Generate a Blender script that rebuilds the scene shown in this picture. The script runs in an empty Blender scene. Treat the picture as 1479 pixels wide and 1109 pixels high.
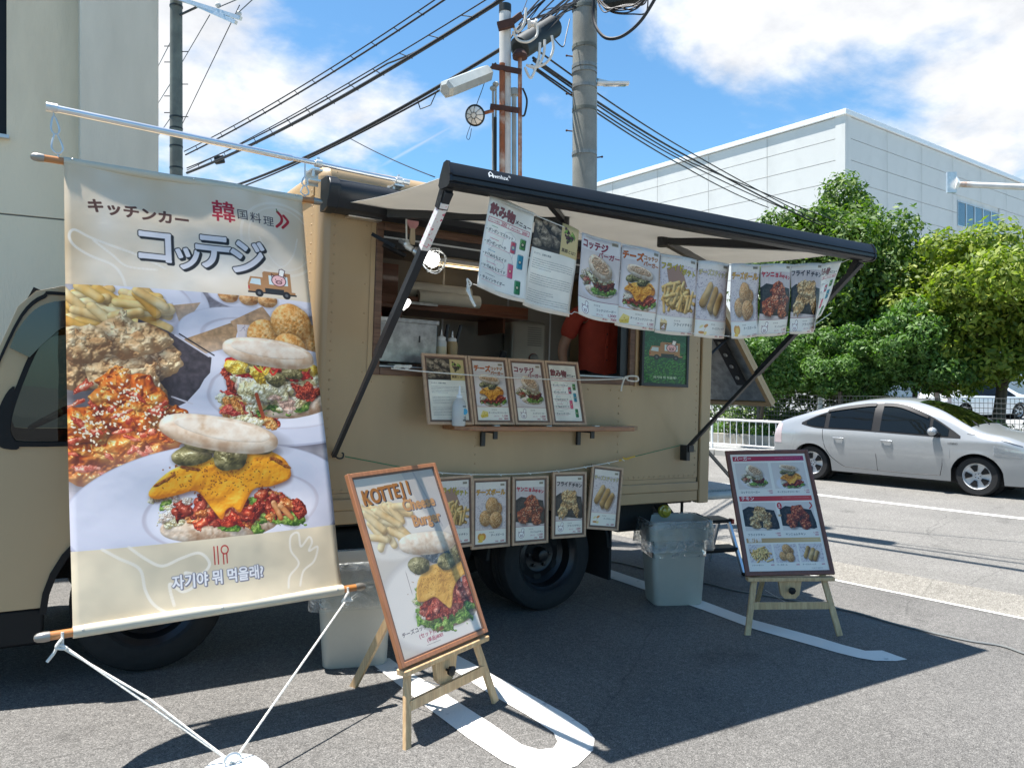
import bpy, bmesh, math, random
import numpy as np
from mathutils import Vector, Matrix, noise as mnoise
random.seed(7)
SC = bpy.context.scene
COL = SC.collection
PI = math.pi
R = math.radians

# ------------------------------------------------------------------ camera
# x runs along the van towards its tail, y away from the camera across the van, z up; metres
F_PX, CX, HY = 1097., 739.5, 547.            # focal length and horizon in pixels of the 1479 px wide photograph
CAM_Z = 1.5
YAW = R(57.8)
FW = Vector((math.cos(YAW), math.sin(YAW), 0)); RT = Vector((math.sin(YAW), -math.cos(YAW), 0)); UP = Vector((0, 0, 1))
cam_d = bpy.data.cameras.new('camera'); cam = bpy.data.objects.new('camera', cam_d); COL.objects.link(cam)
cam.location = (0, 0, CAM_Z); cam.rotation_euler = (PI/2, 0, YAW-PI/2)
cam_d.sensor_width = 36; cam_d.lens = F_PX/1479*36; cam_d.shift_y = (HY-554.5)/1479
cam_d.clip_start = .05; cam_d.clip_end = 2000
SC.camera = cam

# ------------------------------------------------------------------ sun and sky
SUN = Vector((-.217, .152, .964)).normalized()
EL = math.asin(SUN.z); AZ = math.atan2(SUN.x, SUN.y)
sl = bpy.data.lights.new('sun', 'SUN'); sl.energy = 5.0; sl.angle = R(.53); sl.color = (1, .968, .925)
so = bpy.data.objects.new('sun', sl); COL.objects.link(so); so.rotation_euler = SUN.to_track_quat('Z', 'Y').to_euler(); so.location = (0, 0, 20)

W = bpy.data.worlds.new('World'); SC.world = W; W.use_nodes = True
wt = W.node_tree; wn = wt.nodes; wl = wt.links; wn.clear()
def wnode(t, **k):
    n = wn.new(t)
    for a, b in k.items(): setattr(n, a, b)
    return n
sky = wnode('ShaderNodeTexSky', sky_type='NISHITA', sun_disc=False, sun_elevation=EL, sun_rotation=AZ, altitude=50, air_density=1.0, dust_density=.35, ozone_density=2.2)
tc = wnode('ShaderNodeTexCoord')
def ray(px, py): return (FW+RT*((px-CX)/F_PX)+UP*((HY-py)/F_PX)).normalized()
def wmath(op, a, b=None, clamp=False):
    n = wnode('ShaderNodeMath', operation=op, use_clamp=clamp)
    for i, v in enumerate((a, b)):
        if v is None: continue
        if isinstance(v, (int, float)): n.inputs[i].default_value = v
        else: wl.new(v, n.inputs[i])
    return n.outputs[0]
def wdot(v):
    n = wnode('ShaderNodeVectorMath', operation='DOT_PRODUCT'); wl.new(tc.outputs['Generated'], n.inputs[0]); n.inputs[1].default_value = v
    return n.outputs['Value']
sep = wnode('ShaderNodeSeparateXYZ'); wl.new(tc.outputs['Generated'], sep.inputs[0])
zz = wmath('ADD', sep.outputs[2], .30)
u_ = wmath('DIVIDE', sep.outputs[0], zz); v_ = wmath('DIVIDE', sep.outputs[1], zz)
cmb = wnode('ShaderNodeCombineXYZ'); wl.new(u_, cmb.inputs[0]); wl.new(v_, cmb.inputs[1])
n1 = wnode('ShaderNodeTexNoise'); n1.inputs['Scale'].default_value = 2.3; n1.inputs['Detail'].default_value = 9; n1.inputs['Roughness'].default_value = .56; n1.inputs['Distortion'].default_value = .25
wl.new(cmb.outputs[0], n1.inputs['Vector'])
n2 = wnode('ShaderNodeTexNoise'); n2.inputs['Scale'].default_value = 6.; n2.inputs['Detail'].default_value = 6; n2.inputs['Roughness'].default_value = .6
wl.new(cmb.outputs[0], n2.inputs['Vector'])
dens = wmath('ADD', wmath('MULTIPLY', n1.outputs[0], 1.9), wmath('MULTIPLY', n2.outputs[0], .35))
# where the cloud banks stand: directions in the sky
for px, py, tight, amt in ((330, 70, 30, .46), (470, 115, 40, .58), (570, 135, 80, .34), (620, 90, 90, .15), (260, 170, 60, .20), (1330, 30, 36, .56), (1180, 20, 46, .46), (1040, 50, 60, .50), (1440, 110, 70, .35), (1460, 250, 150, .3), (800, 150, 120, .3), (860, 90, 140, .18),
                           (100, -500, 8, .35), (1500, -500, 8, .3)):
    d = wdot(ray(px, py))
    g = wmath('EXPONENT', wmath('MULTIPLY', wmath('SUBTRACT', d, 1.0), tight))
    dens = wmath('ADD', dens, wmath('MULTIPLY', g, amt))
for px, py, tight, amt in ((480, -40, 60, -.5), (640, 20, 90, -.3), (1250, 190, 60, -.5), (500, 215, 90, -.45), (700, 30, 60, -.42), (900, 215, 60, -.35), (1120, 170, 60, -.3)):
    d = wdot(ray(px, py)); g = wmath('EXPONENT', wmath('MULTIPLY', wmath('SUBTRACT', d, 1.0), tight)); dens = wmath('ADD', dens, wmath('MULTIPLY', g, amt))
mr = wnode('ShaderNodeMapRange', interpolation_type='SMOOTHSTEP'); wl.new(dens, mr.inputs[0])
mr.inputs[1].default_value = 1.62; mr.inputs[2].default_value = 2.06; mr.inputs[3].default_value = 0; mr.inputs[4].default_value = .97
# a thin contrail
A_, B_ = ray(545, 243), ray(672, 172); nrm = A_.cross(B_).normalized(); mid = (A_+B_).normalized()
lin = wmath('SUBTRACT', 1, wmath('DIVIDE', wmath('ABSOLUTE', wdot(nrm)), .0028), True)
seg = wmath('EXPONENT', wmath('MULTIPLY', wmath('SUBTRACT', wdot(mid), 1.0), 700))
trail = wmath('MULTIPLY', wmath('MULTIPLY', lin, seg), .42)
fac = wmath('MAXIMUM', mr.outputs[0], trail)
tint = wnode('ShaderNodeMix', data_type='RGBA', blend_type='MULTIPLY'); tint.inputs[0].default_value = 1
wl.new(sky.outputs[0], tint.inputs[6]); tint.inputs[7].default_value = (.80, 1.18, 1.30, 1)
cshade = wnode('ShaderNodeMix', data_type='RGBA'); wl.new(wmath('MULTIPLY', wmath('SUBTRACT', n2.outputs[0], .32), 2.6, True), cshade.inputs[0]); cshade.inputs[6].default_value = (5.2, 5.3, 5.5, 1); cshade.inputs[7].default_value = (7.6, 7.6, 7.6, 1)
mix = wnode('ShaderNodeMix', data_type='RGBA'); wl.new(fac, mix.inputs[0]); wl.new(tint.outputs[2], mix.inputs[6]); wl.new(cshade.outputs[2], mix.inputs[7])
bg = wnode('ShaderNodeBackground'); bg.inputs[1].default_value = .068; wl.new(mix.outputs[2], bg.inputs[0])
wo = wnode('ShaderNodeOutputWorld'); wl.new(bg.outputs[0], wo.inputs[0])
SC.view_settings.view_transform = 'Standard'; SC.view_settings.look = 'None'; SC.view_settings.gamma = 1; SC.view_settings.use_curve_mapping = False
SC.view_settings.exposure = 1.26

# ------------------------------------------------------------------ helpers
def ray_raw(px, py): return FW+RT*((px-CX)/F_PX)+UP*((HY-py)/F_PX)
CAMP = Vector((0, 0, CAM_Z))
SLOPE = .0365                                 # the car park falls towards the road
TH = math.atan(SLOPE)
TM = Matrix.Rotation(TH, 4, 'Y')              # van frame -> world
TI = TM.inverted()
def gz(x): return -SLOPE*x
def lotpt(px, py, off=0):
    d = ray_raw(px, py); t = (CAM_Z-off)/(-d.z-SLOPE*d.x); return CAMP+d*t
def roadpt(px, py, z=-.235):
    d = ray_raw(px, py); return CAMP+d*((z-CAM_Z)/d.z)
def aty(px, py, Y):
    d = ray_raw(px, py); return CAMP+d*(Y/d.y)
def atd(px, py, D): return CAMP+ray_raw(px, py)*D      # D = depth in metres
def vany(px, py, Y): return TI @ aty(px, py, Y)
# road frame: v = metres across the road from the edge of the car park, u = metres along it
RO = Vector((5.839, 3.702, 0)); RE = Vector((.178, -.984, 0)).normalized(); RN = Vector((.984, .178, 0)).normalized()
def rp(u, v, z=0): p = RO+RE*u+RN*v; return Vector((p.x, p.y, z))
def ruv(p): q = p-RO; return q.dot(RE), q.dot(RN)
ROADZ = -.235

def mat(name, col, rough=.6, metal=0, var=.08, scale=6, detail=4, bump=0, bscale=60, col2=None, cscale=2, coat=0, spec=.5, fine=0, trans=0, sheen=0, stretch=None, cr=(.4, .6), alpha=None, emit=None, estr=1):
    m = bpy.data.materials.new(name); m.use_nodes = True; nt = m.node_tree; N = nt.nodes; L = nt.links
    b = N['Principled BSDF']; b.inputs['Roughness'].default_value = rough; b.inputs['Metallic'].default_value = metal
    b.inputs['Specular IOR Level'].default_value = spec; b.inputs['Coat Weight'].default_value = coat; b.inputs['Coat Roughness'].default_value = .08
    tcn = N.new('ShaderNodeTexCoord'); vec = tcn.outputs['Object']
    if stretch:
        mp = N.new('ShaderNodeMapping'); mp.inputs['Scale'].default_value = stretch; L.new(vec, mp.inputs[0]); vec = mp.outputs[0]
    no = N.new('ShaderNodeTexNoise'); no.inputs['Scale'].default_value = scale; no.inputs['Detail'].default_value = detail; L.new(vec, no.inputs['Vector'])
    out = None
    base = N.new('ShaderNodeRGB'); base.outputs[0].default_value = (*col, 1); out = base.outputs[0]
    if col2:
        n2 = N.new('ShaderNodeTexNoise'); n2.inputs['Scale'].default_value = cscale; n2.inputs['Detail'].default_value = 5; n2.inputs['Roughness'].default_value = .6; L.new(vec, n2.inputs['Vector'])
        rmp = N.new('ShaderNodeMapRange'); rmp.inputs[1].default_value = cr[0]; rmp.inputs[2].default_value = cr[1]; L.new(n2.outputs[0], rmp.inputs[0])
        mx = N.new('ShaderNodeMix'); mx.data_type = 'RGBA'; L.new(rmp.outputs[0], mx.inputs[0]); L.new(out, mx.inputs[6]); mx.inputs[7].default_value = (*col2, 1); out = mx.outputs[2]
    k = N.new('ShaderNodeMapRange'); k.inputs[1].default_value = .25; k.inputs[2].default_value = .75; k.inputs[3].default_value = 1-var; k.inputs[4].default_value = 1+var; L.new(no.outputs[0], k.inputs[0])
    fac = k.outputs[0]
    if fine:
        nf = N.new('ShaderNodeTexNoise'); nf.inputs['Scale'].default_value = 260; nf.inputs['Detail'].default_value = 2; L.new(tcn.outputs['Object'], nf.inputs['Vector'])
        kf = N.new('ShaderNodeMapRange'); kf.inputs[1].default_value = .3; kf.inputs[2].default_value = .7; kf.inputs[3].default_value = 1-fine; kf.inputs[4].default_value = 1+fine; L.new(nf.outputs[0], kf.inputs[0])
        mm = N.new('ShaderNodeMath'); mm.operation = 'MULTIPLY'; L.new(fac, mm.inputs[0]); L.new(kf.outputs[0], mm.inputs[1]); fac = mm.outputs[0]
    vm = N.new('ShaderNodeVectorMath'); vm.operation = 'SCALE'; L.new(out, vm.inputs[0]); L.new(fac, vm.inputs['Scale'])
    L.new(vm.outputs[0], b.inputs['Base Color'])
    if bump:
        nb = N.new('ShaderNodeTexNoise'); nb.inputs['Scale'].default_value = bscale; nb.inputs['Detail'].default_value = 4; L.new(vec, nb.inputs['Vector'])
        bp = N.new('ShaderNodeBump'); bp.inputs['Strength'].default_value = bump; bp.inputs['Distance'].default_value = .01; L.new(nb.outputs[0], bp.inputs['Height']); L.new(bp.outputs[0], b.inputs['Normal'])
    if emit: b.inputs['Emission Color'].default_value = (*emit, 1); b.inputs['Emission Strength'].default_value = estr
    o = N['Material Output']
    if trans:
        tb = N.new('ShaderNodeBsdfTranslucent'); L.new(vm.outputs[0], tb.inputs[0]); ms = N.new('ShaderNodeMixShader'); ms.inputs[0].default_value = trans
        L.new(b.outputs[0], ms.inputs[1]); L.new(tb.outputs[0], ms.inputs[2]); L.new(ms.outputs[0], o.inputs[0])
    return m
def glass(name, tint=(.9, .95, .93), body=.0, bodycol=(.02, .025, .025), rough=.02, refl=1.):
    """a thin pane: what is behind it, a little tint and the reflections"""
    m = bpy.data.materials.new(name); m.use_nodes = True; N = m.node_tree.nodes; L = m.node_tree.links; N.clear()
    t = N.new('ShaderNodeBsdfTransparent'); t.inputs[0].default_value = (*tint, 1); g = N.new('ShaderNodeBsdfGlossy'); g.inputs['Roughness'].default_value = rough
    fr = N.new('ShaderNodeFresnel'); fr.inputs[0].default_value = 1.5
    n = N.new('ShaderNodeTexNoise'); n.inputs['Scale'].default_value = 3; tcn = N.new('ShaderNodeTexCoord'); L.new(tcn.outputs['Object'], n.inputs['Vector'])
    bp = N.new('ShaderNodeBump'); bp.inputs['Strength'].default_value = .06; bp.inputs['Distance'].default_value = .02; L.new(n.outputs[0], bp.inputs['Height']); L.new(bp.outputs[0], g.inputs['Normal'])
    mu = N.new('ShaderNodeMath'); mu.operation = 'MULTIPLY'; mu.inputs[1].default_value = refl*1.6; mu.use_clamp = True; L.new(fr.outputs[0], mu.inputs[0])
    src = t.outputs[0]
    if body:
        d = N.new('ShaderNodeBsdfDiffuse'); d.inputs[0].default_value = (*bodycol, 1); m2 = N.new('ShaderNodeMixShader'); m2.inputs[0].default_value = body; L.new(t.outputs[0], m2.inputs[1]); L.new(d.outputs[0], m2.inputs[2]); src = m2.outputs[0]
    mx = N.new('ShaderNodeMixShader'); L.new(mu.outputs[0], mx.inputs[0]); L.new(src, mx.inputs[1]); L.new(g.outputs[0], mx.inputs[2])
    o = N.new('ShaderNodeOutputMaterial'); L.new(mx.outputs[0], o.inputs[0]); return m

class MB:
    """collects geometry for ONE mesh object"""
    def __init__(s): s.v = []; s.f = []; s.uv = {}; s.mi = []
    def add(s, vs, fs, M=None, mi=0):
        o = len(s.v)
        for p in vs:
            p = Vector(p); s.v.append(tuple(M @ p if M else p))
        for f in fs: s.f.append([i+o for i in f]); s.mi.append(mi)
        return o
    def box(s, a, b, M=None, mi=0):
        (x0, y0, z0), (x1, y1, z1) = a, b
        if x0 > x1: x0, x1 = x1, x0
        if y0 > y1: y0, y1 = y1, y0
        if z0 > z1: z0, z1 = z1, z0
        s.add([(x0, y0, z0), (x1, y0, z0), (x1, y1, z0), (x0, y1, z0), (x0, y0, z1), (x1, y0, z1), (x1, y1, z1), (x0, y1, z1)],
              [(0, 3, 2, 1), (4, 5, 6, 7), (0, 1, 5, 4), (1, 2, 6, 5), (2, 3, 7, 6), (3, 0, 4, 7)], M, mi); return s
    def bar(s, a, b, w, h, up=(0, 0, 1), mi=0):
        a, b = Vector(a), Vector(b); d = (b-a); L = d.length; d.normalize(); u = Vector(up)
        if abs(d.dot(u)) > .98: u = Vector((1, 0, 0))
        x = d.cross(u).normalized(); z = x.cross(d).normalized()
        M = Matrix(((x.x, d.x, z.x, a.x), (x.y, d.y, z.y, a.y), (x.z, d.z, z.z, a.z), (0, 0, 0, 1)))
        return s.box((-w/2, 0, -h/2), (w/2, L, h/2), M, mi)
    def tube(s, pts, r, n=8, caps=True, mi=0, closed=False):
        P = [Vector(p) for p in pts]; rr = r if isinstance(r, (list, tuple)) else [r]*len(P); N_ = len(P); rings = []
        prev = None
        for i, p in enumerate(P):
            if closed: t = (P[(i+1) % N_]-P[i-1])
            else: t = (P[min(i+1, N_-1)]-P[max(i-1, 0)])
            if t.length < 1e-9: t = Vector((0, 0, 1))
            t.normalize()
            if prev is None:
                a = Vector((0, 0, 1)) if abs(t.z) < .9 else Vector((1, 0, 0)); x = t.cross(a).normalized()
            else:
                x = prev-t*prev.dot(t)
                if x.length < 1e-6: x = t.orthogonal()
                x.normalize()
            prev = x; y = t.cross(x)
            rings.append([p+(x*math.cos(2*PI*k/n)+y*math.sin(2*PI*k/n))*rr[i] for k in range(n)])
        o = len(s.v)
        for q in rings: s.v += [tuple(k) for k in q]
        for i in range(N_ if closed else N_-1):
            j = (i+1) % N_
            for k in range(n): s.f.append([o+i*n+k, o+i*n+(k+1) % n, o+j*n+(k+1) % n, o+j*n+k]); s.mi.append(mi)
        if caps and not closed:
            s.f.append([o+k for k in range(n)][::-1]); s.mi.append(mi); s.f.append([o+(N_-1)*n+k for k in range(n)]); s.mi.append(mi)
        return s
    def lathe(s, prof, n=24, M=None, mi=0, close=False, caps=True):
        vs = []; fs = []
        for r, z in prof:
            for k in range(n): vs.append((r*math.cos(2*PI*k/n), r*math.sin(2*PI*k/n), z))
        m = len(prof)
        for i in range(m if close else m-1):
            j = (i+1) % m
            for k in range(n): fs.append((i*n+k, i*n+(k+1) % n, j*n+(k+1) % n, j*n+k))
        if not close and caps:
            if prof[0][0] > 1e-4: fs.append(tuple(range(n))[::-1])
            if prof[-1][0] > 1e-4: fs.append(tuple((m-1)*n+k for k in range(n)))
        s.add(vs, fs, M, mi); return s
    def prism(s, poly, h0, h1, M=None, mi=0):
        """polygon in the xy plane pushed from z=h0 to z=h1"""
        n = len(poly)
        a = sum(poly[i][0]*poly[(i+1) % n][1]-poly[(i+1) % n][0]*poly[i][1] for i in range(n))
        if a < 0: poly = poly[::-1]
        vs = [(x, y, h0) for x, y in poly]+[(x, y, h1) for x, y in poly]
        fs = [tuple(range(n))[::-1], tuple(range(n, 2*n))]+[(i, (i+1) % n, n+(i+1) % n, n+i) for i in range(n)]
        s.add(vs, fs, M, mi); return s
    def ball(s, c, r, n=12, sc=(1, 1, 1), M=None, mi=0):
        prof = [(r*math.sin(PI*i/(n//2)), -r*math.cos(PI*i/(n//2))) for i in range(n//2+1)]
        T = Matrix.Translation(c) @ Matrix.Diagonal((*sc, 1)); T = M @ T if M else T
        prof[0] = (1e-5, -r); prof[-1] = (1e-5, r)
        return s.lathe(prof, n, T, mi)
    def grid(s, fn, nu, nv, mi=0, uv=True):
        o = len(s.v)
        for j in range(nv+1):
            for i in range(nu+1): s.v.append(tuple(fn(i/nu, j/nv)))
        for j in range(nv):
            for i in range(nu):
                f = [o+j*(nu+1)+i, o+j*(nu+1)+i+1, o+(j+1)*(nu+1)+i+1, o+(j+1)*(nu+1)+i]
                if uv: s.uv[len(s.f)] = [(i/nu, j/nv), ((i+1)/nu, j/nv), ((i+1)/nu, (j+1)/nv), (i/nu, (j+1)/nv)]
                s.f.append(f); s.mi.append(mi)
        return s
    def mesh(s, name, mats, smooth=35):
        me = bpy.data.meshes.new(name); me.from_pydata(s.v, [], s.f); me.update()
        for m in (mats if isinstance(mats, (list, tuple)) else [mats]): me.materials.append(m)
        if any(s.mi): me.polygons.foreach_set('material_index', s.mi)
        if s.uv:
            ul = me.uv_layers.new(name='UVMap')
            for p in me.polygons:
                q = s.uv.get(p.index)
                if q:
                    for li, c in zip(p.loop_indices, q): ul.data[li].uv = c
        if smooth:
            me.polygons.foreach_set('use_smooth', [True]*len(me.polygons)); me.set_sharp_from_angle(angle=R(smooth))
        return me
    def build(s, name, mats, parent=None, bevel=0, smooth=35, seg=2, M=None, solid=0, fix=False):
        me = s.mesh(name, mats, smooth)
        if fix:
            b = bmesh.new(); b.from_mesh(me); bmesh.ops.recalc_face_normals(b, faces=b.faces); b.to_mesh(me); b.free()
        o = bpy.data.objects.new(name, me); COL.objects.link(o)
        if parent: o.parent = parent
        if M is not None: o.matrix_local = M
        if solid: md = o.modifiers.new('thickness', 'SOLIDIFY'); md.thickness = solid; md.offset = 0
        if bevel: md = o.modifiers.new('edge', 'BEVEL'); md.width = bevel; md.segments = seg; md.limit_method = 'ANGLE'; md.angle_limit = R(40)
        return o
def tag(o, label=None, cat=None, group=None, kind=None):
    if label: o['label'] = label
    if cat: o['category'] = cat
    if group: o['group'] = group
    if kind: o['kind'] = kind
    return o
def thing(name, label, cat, loc=(0, 0, 0), rot=(0, 0, 0), group=None, M=None):
    o = bpy.data.objects.new(name, None); COL.objects.link(o); o.empty_display_size = .1
    if M is not None: o.matrix_world = M
    else: o.location = loc; o.rotation_euler = rot
    return tag(o, label, cat, group)
def part(name, me, parent, M=None, label=None):
    o = bpy.data.objects.new(name, me); COL.objects.link(o); o.parent = parent
    if M is not None: o.matrix_local = M
    if label: o['label'] = label
    return o
def kids(o): return [c for c in list(bpy.data.objects) if c.parent == o]
def copy_tree(o, M, label=None):
    c = o.copy(); COL.objects.link(c); c.matrix_world = M
    if label: c['label'] = label
    def rec(a, b):
        for ch in kids(a):
            d = ch.copy(); COL.objects.link(d); d.parent = b; rec(ch, d)
    rec(o, c); return c
def Tr(x, y=0, z=0): return Matrix.Translation((x, y, z) if not isinstance(x, Vector) else x)
def Rz(a): return Matrix.Rotation(a, 4, 'Z')
def Rx(a): return Matrix.Rotation(a, 4, 'X')
def Ry(a): return Matrix.Rotation(a, 4, 'Y')
# ------------------------------------------------------------------ materials
TAN = mat('tan_paint', (.43, .295, .156), .42, var=.07, scale=2.5, coat=.15, col2=(.385, .265, .142), cscale=.8, bump=.05, bscale=4, stretch=(1.6, 1.6, .5), fine=.015)
CABTAN = mat('cab_paint', (.46, .335, .19), .35, var=.04, scale=2, coat=.4)
BLACKM = mat('black_metal', (.012, .013, .015), .4, var=.2, scale=12)
AWNBLK = mat('awning_case_black', (.016, .018, .021), .42, var=.15, scale=5, spec=.35)
CHAS = mat('chassis_grime', (.007, .007, .007), .75, var=.4, scale=9, bump=.3)
RUBBER = mat('tyre_rubber', (.011, .011, .0115), .8, var=.25, scale=20, bump=.3, bscale=40)
RIMB = mat('wheel_rim_dark', (.03, .03, .032), .35, metal=.6, var=.3, scale=10)
INWALL = mat('inner_wall_panel', (.30, .275, .235), .45, var=.05, scale=3, col2=(.26, .24, .205), cscale=1.5)
STEEL = mat('stainless_steel', (.42, .43, .42), .38, metal=.75, var=.25, scale=14, col2=(.30, .31, .30), cscale=18, bump=.06)
ALU = mat('aluminium_tube', (.72, .73, .74), .28, metal=.9, var=.08, scale=8)
ZINC = mat('zinc_bracket', (.62, .63, .62), .4, metal=.7, var=.15, scale=20)
WOODR = mat('red_brown_wood', (.20, .072, .035), .45, var=.25, scale=6, stretch=(1, 12, 12), coat=.2, bump=.08)
WOODF = mat('window_frame_wood', (.105, .052, .030), .5, var=.3, scale=6, stretch=(1.5, 14, 14), col2=(.16, .085, .05), cscale=4)
SHELFW = mat('shelf_wood', (.30, .125, .045), .3, var=.25, scale=5, stretch=(2, 18, 18), coat=.5, col2=(.22, .08, .03), cscale=3)
PINE = mat('pine_wood', (.56, .385, .205), .5, var=.18, scale=7, stretch=(16, 16, 1.2), col2=(.47, .30, .15), cscale=3, fine=.05)
FRAMEW = mat('picture_frame_oak', (.46, .30, .19), .45, var=.15, scale=12, stretch=(3, 3, 3), fine=.08)
FRAMEI = mat('frame_inner_brown', (.145, .082, .055), .55, var=.2, scale=14)
FRAMEO = mat('easel_frame_orange_wood', (.36, .145, .062), .42, var=.18, scale=9, stretch=(8, 8, 1.5), coat=.2)
FRAMEB = mat('easel_frame_brown_wood', (.15, .055, .032), .42, var=.18, scale=9, stretch=(8, 8, 1.5), coat=.2)
DOWEL = mat('varnished_dowel', (.42, .17, .05), .3, var=.3, scale=5, stretch=(1, 10, 10), coat=.5)
KNOB = mat('brushed_end_cap', (.30, .28, .25), .35, metal=.7, var=.1)
ROPEM = mat('white_rope', (.72, .69, .62), .8, var=.15, scale=90, bump=.5, bscale=300)
GREENS = mat('green_string', (.02, .16, .07), .6, var=.2, scale=40)
YELLOWS = mat('yellow_string', (.62, .38, .04), .6, var=.2, scale=40)
PLAST = mat('grey_green_plastic_bin', (.50, .475, .41), .42, var=.05, scale=4, bump=.04, bscale=30, fine=.02, col2=(.46, .44, .385), cscale=3)
WHITEP = mat('white_paint_metal', (.78, .79, .78), .4, var=.05, scale=10)
def film_mat():
    m = bpy.data.materials.new('clear_bag_film'); m.use_nodes = True; N = m.node_tree.nodes; L = m.node_tree.links; N.clear()
    t = N.new('ShaderNodeBsdfTransparent'); t.inputs[0].default_value = (.93, .95, .95, 1)
    d = N.new('ShaderNodeBsdfDiffuse'); d.inputs[0].default_value = (.72, .75, .74, 1); g = N.new('ShaderNodeBsdfGlossy'); g.inputs['Roughness'].default_value = .12
    tcn = N.new('ShaderNodeTexCoord'); n = N.new('ShaderNodeTexNoise'); n.inputs['Scale'].default_value = 9; n.inputs['Detail'].default_value = 5; n.inputs['Distortion'].default_value = 1.2; L.new(tcn.outputs['Object'], n.inputs['Vector'])
    bp = N.new('ShaderNodeBump'); bp.inputs['Strength'].default_value = .9; bp.inputs['Distance'].default_value = .03; L.new(n.outputs[0], bp.inputs['Height']); L.new(bp.outputs[0], g.inputs['Normal']); L.new(bp.outputs[0], d.inputs['Normal'])
    mr_ = N.new('ShaderNodeMapRange'); mr_.inputs[1].default_value = .35; mr_.inputs[2].default_value = .7; mr_.inputs[3].default_value = .06; mr_.inputs[4].default_value = .34; L.new(n.outputs[0], mr_.inputs[0])
    m1 = N.new('ShaderNodeMixShader'); L.new(mr_.outputs[0], m1.inputs[0]); L.new(t.outputs[0], m1.inputs[1]); L.new(d.outputs[0], m1.inputs[2])
    fr = N.new('ShaderNodeFresnel'); fr.inputs[0].default_value = 1.55; L.new(bp.outputs[0], fr.inputs['Normal'])
    m2 = N.new('ShaderNodeMixShader'); L.new(fr.outputs[0], m2.inputs[0]); L.new(m1.outputs[0], m2.inputs[1]); L.new(g.outputs[0], m2.inputs[2])
    o = N.new('ShaderNodeOutputMaterial'); L.new(m2.outputs[0], o.inputs[0]); return m
FILM = film_mat()
PANE = glass('picture_pane', (.99, .99, .98), refl=.28)
CARGL = glass('car_window_tinted', (.16, .19, .18), .3, refl=.6)
CARGD = glass('car_rear_glass_dark', (.07, .08, .08), .5, (.01, .012, .012), refl=.6)
CABGL = glass('cab_window', (.10, .13, .12), .12, refl=.8)
WINGL = glass('building_window', (.35, .45, .48), .35, (.10, .15, .17), refl=1.4)
RED = mat('red_shirt_cloth', (.42, .055, .03), .85, var=.2, scale=9, bump=.35, bscale=14)
SKIN = mat('skin', (.42, .24, .165), .55, var=.08, scale=12)
HAIR = mat('black_hair', (.012, .010, .009), .5, var=.4, scale=50, bump=.4, bscale=120)
JEANS = mat('dark_trousers', (.03, .032, .045), .9, var=.2, scale=20)
CANVAS_T = None
def awn_fabric():
    m = mat('awning_fabric', (.70, .68, .63), .8, var=.05, scale=3, trans=.30, bump=.12, bscale=5)
    N = m.node_tree.nodes
    return m
AWNF = awn_fabric()
CONC = mat('pole_concrete', (.27, .27, .24), .85, var=.14, scale=3, fine=.22, col2=(.20, .205, .19), cscale=2.2, bump=.15, bscale=120)
CONC2 = mat('pole_concrete_green', (.16, .175, .15), .85, var=.14, scale=3, fine=.15, col2=(.12, .13, .115), cscale=2.2)
RUST = mat('rusted_steel', (.26, .085, .035), .85, var=.35, scale=9, col2=(.42, .33, .27), cscale=5, bump=.3, bscale=40, cr=(.5, .68))
RUSTD = mat('dark_rusted_bracket', (.06, .025, .018), .85, var=.4, scale=14)
POSTW = mat('weathered_white_post', (.58, .57, .54), .6, var=.12, scale=8, col2=(.34, .20, .13), cscale=3.2, cr=(.56, .72))
CABLE = mat('cable_black', (.012, .012, .013), .55, var=.2, scale=20)
CABLEW = mat('cable_white', (.62, .60, .55), .5, var=.1, scale=20)
CLOS = mat('closure_plastic', (.40, .43, .42), .45, var=.1, scale=8, col2=(.34, .37, .36), cscale=6)
CLOSD = mat('closure_dark', (.016, .02, .019), .5, var=.2, scale=10)
ALC = mat('building_panel_white', (.64, .63, .59), .85, var=.05, scale=1.2, bump=.12, bscale=25, col2=(.50, .495, .46), cscale=.8, fine=.03, stretch=(1, 1, .22), cr=(.46, .74))
ALCJ = mat('panel_joint', (.20, .21, .21), .9, var=.1)
STAIN = None
BEIGE = mat('stucco_beige', (.76, .66, .49), .9, var=.06, scale=1.5, bump=.35, bscale=70, col2=(.56, .485, .36), cscale=1.1, fine=.04, stretch=(1, 1, .22), cr=(.48, .72))
BEIGEG = mat('stucco_grey', (.72, .66, .54), .9, var=.06, scale=1.5, bump=.35, bscale=70, col2=(.58, .53, .43), cscale=1.1, fine=.04, stretch=(1, 1, .22), cr=(.48, .72))
ALUW = mat('aluminium_window_frame', (.55, .57, .58), .4, metal=.5, var=.05)
CARP = mat('silver_car_paint', (.34, .35, .355), .3, metal=.35, var=.02, scale=2, coat=.8)
CARDK = mat('car_black_plastic', (.010, .010, .011), .5, var=.1, spec=.25)
CARIN = mat('car_interior', (.03, .03, .032), .8, var=.2)
RIMS = mat('silver_wheel_cover', (.60, .60, .60), .4, metal=.1, var=.05)
LAMPC = glass('headlamp_lens', (.9, .92, .93), .3, (.55, .58, .6), refl=1.5)
FENCEB = mat('brown_fence_steel', (.085, .065, .052), .55, var=.2, scale=10)
FENCEG = mat('fence_wire_grey', (.12, .115, .105), .5, var=.2, scale=10, metal=.2)
KERB = mat('kerb_concrete', (.40, .385, .34), .9, var=.12, scale=4, fine=.18, col2=(.32, .31, .28), cscale=2)
WALLC = mat('planter_wall_concrete', (.36, .33, .27), .9, var=.12, scale=3, fine=.1, col2=(.27, .25, .21), cscale=2)

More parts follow.
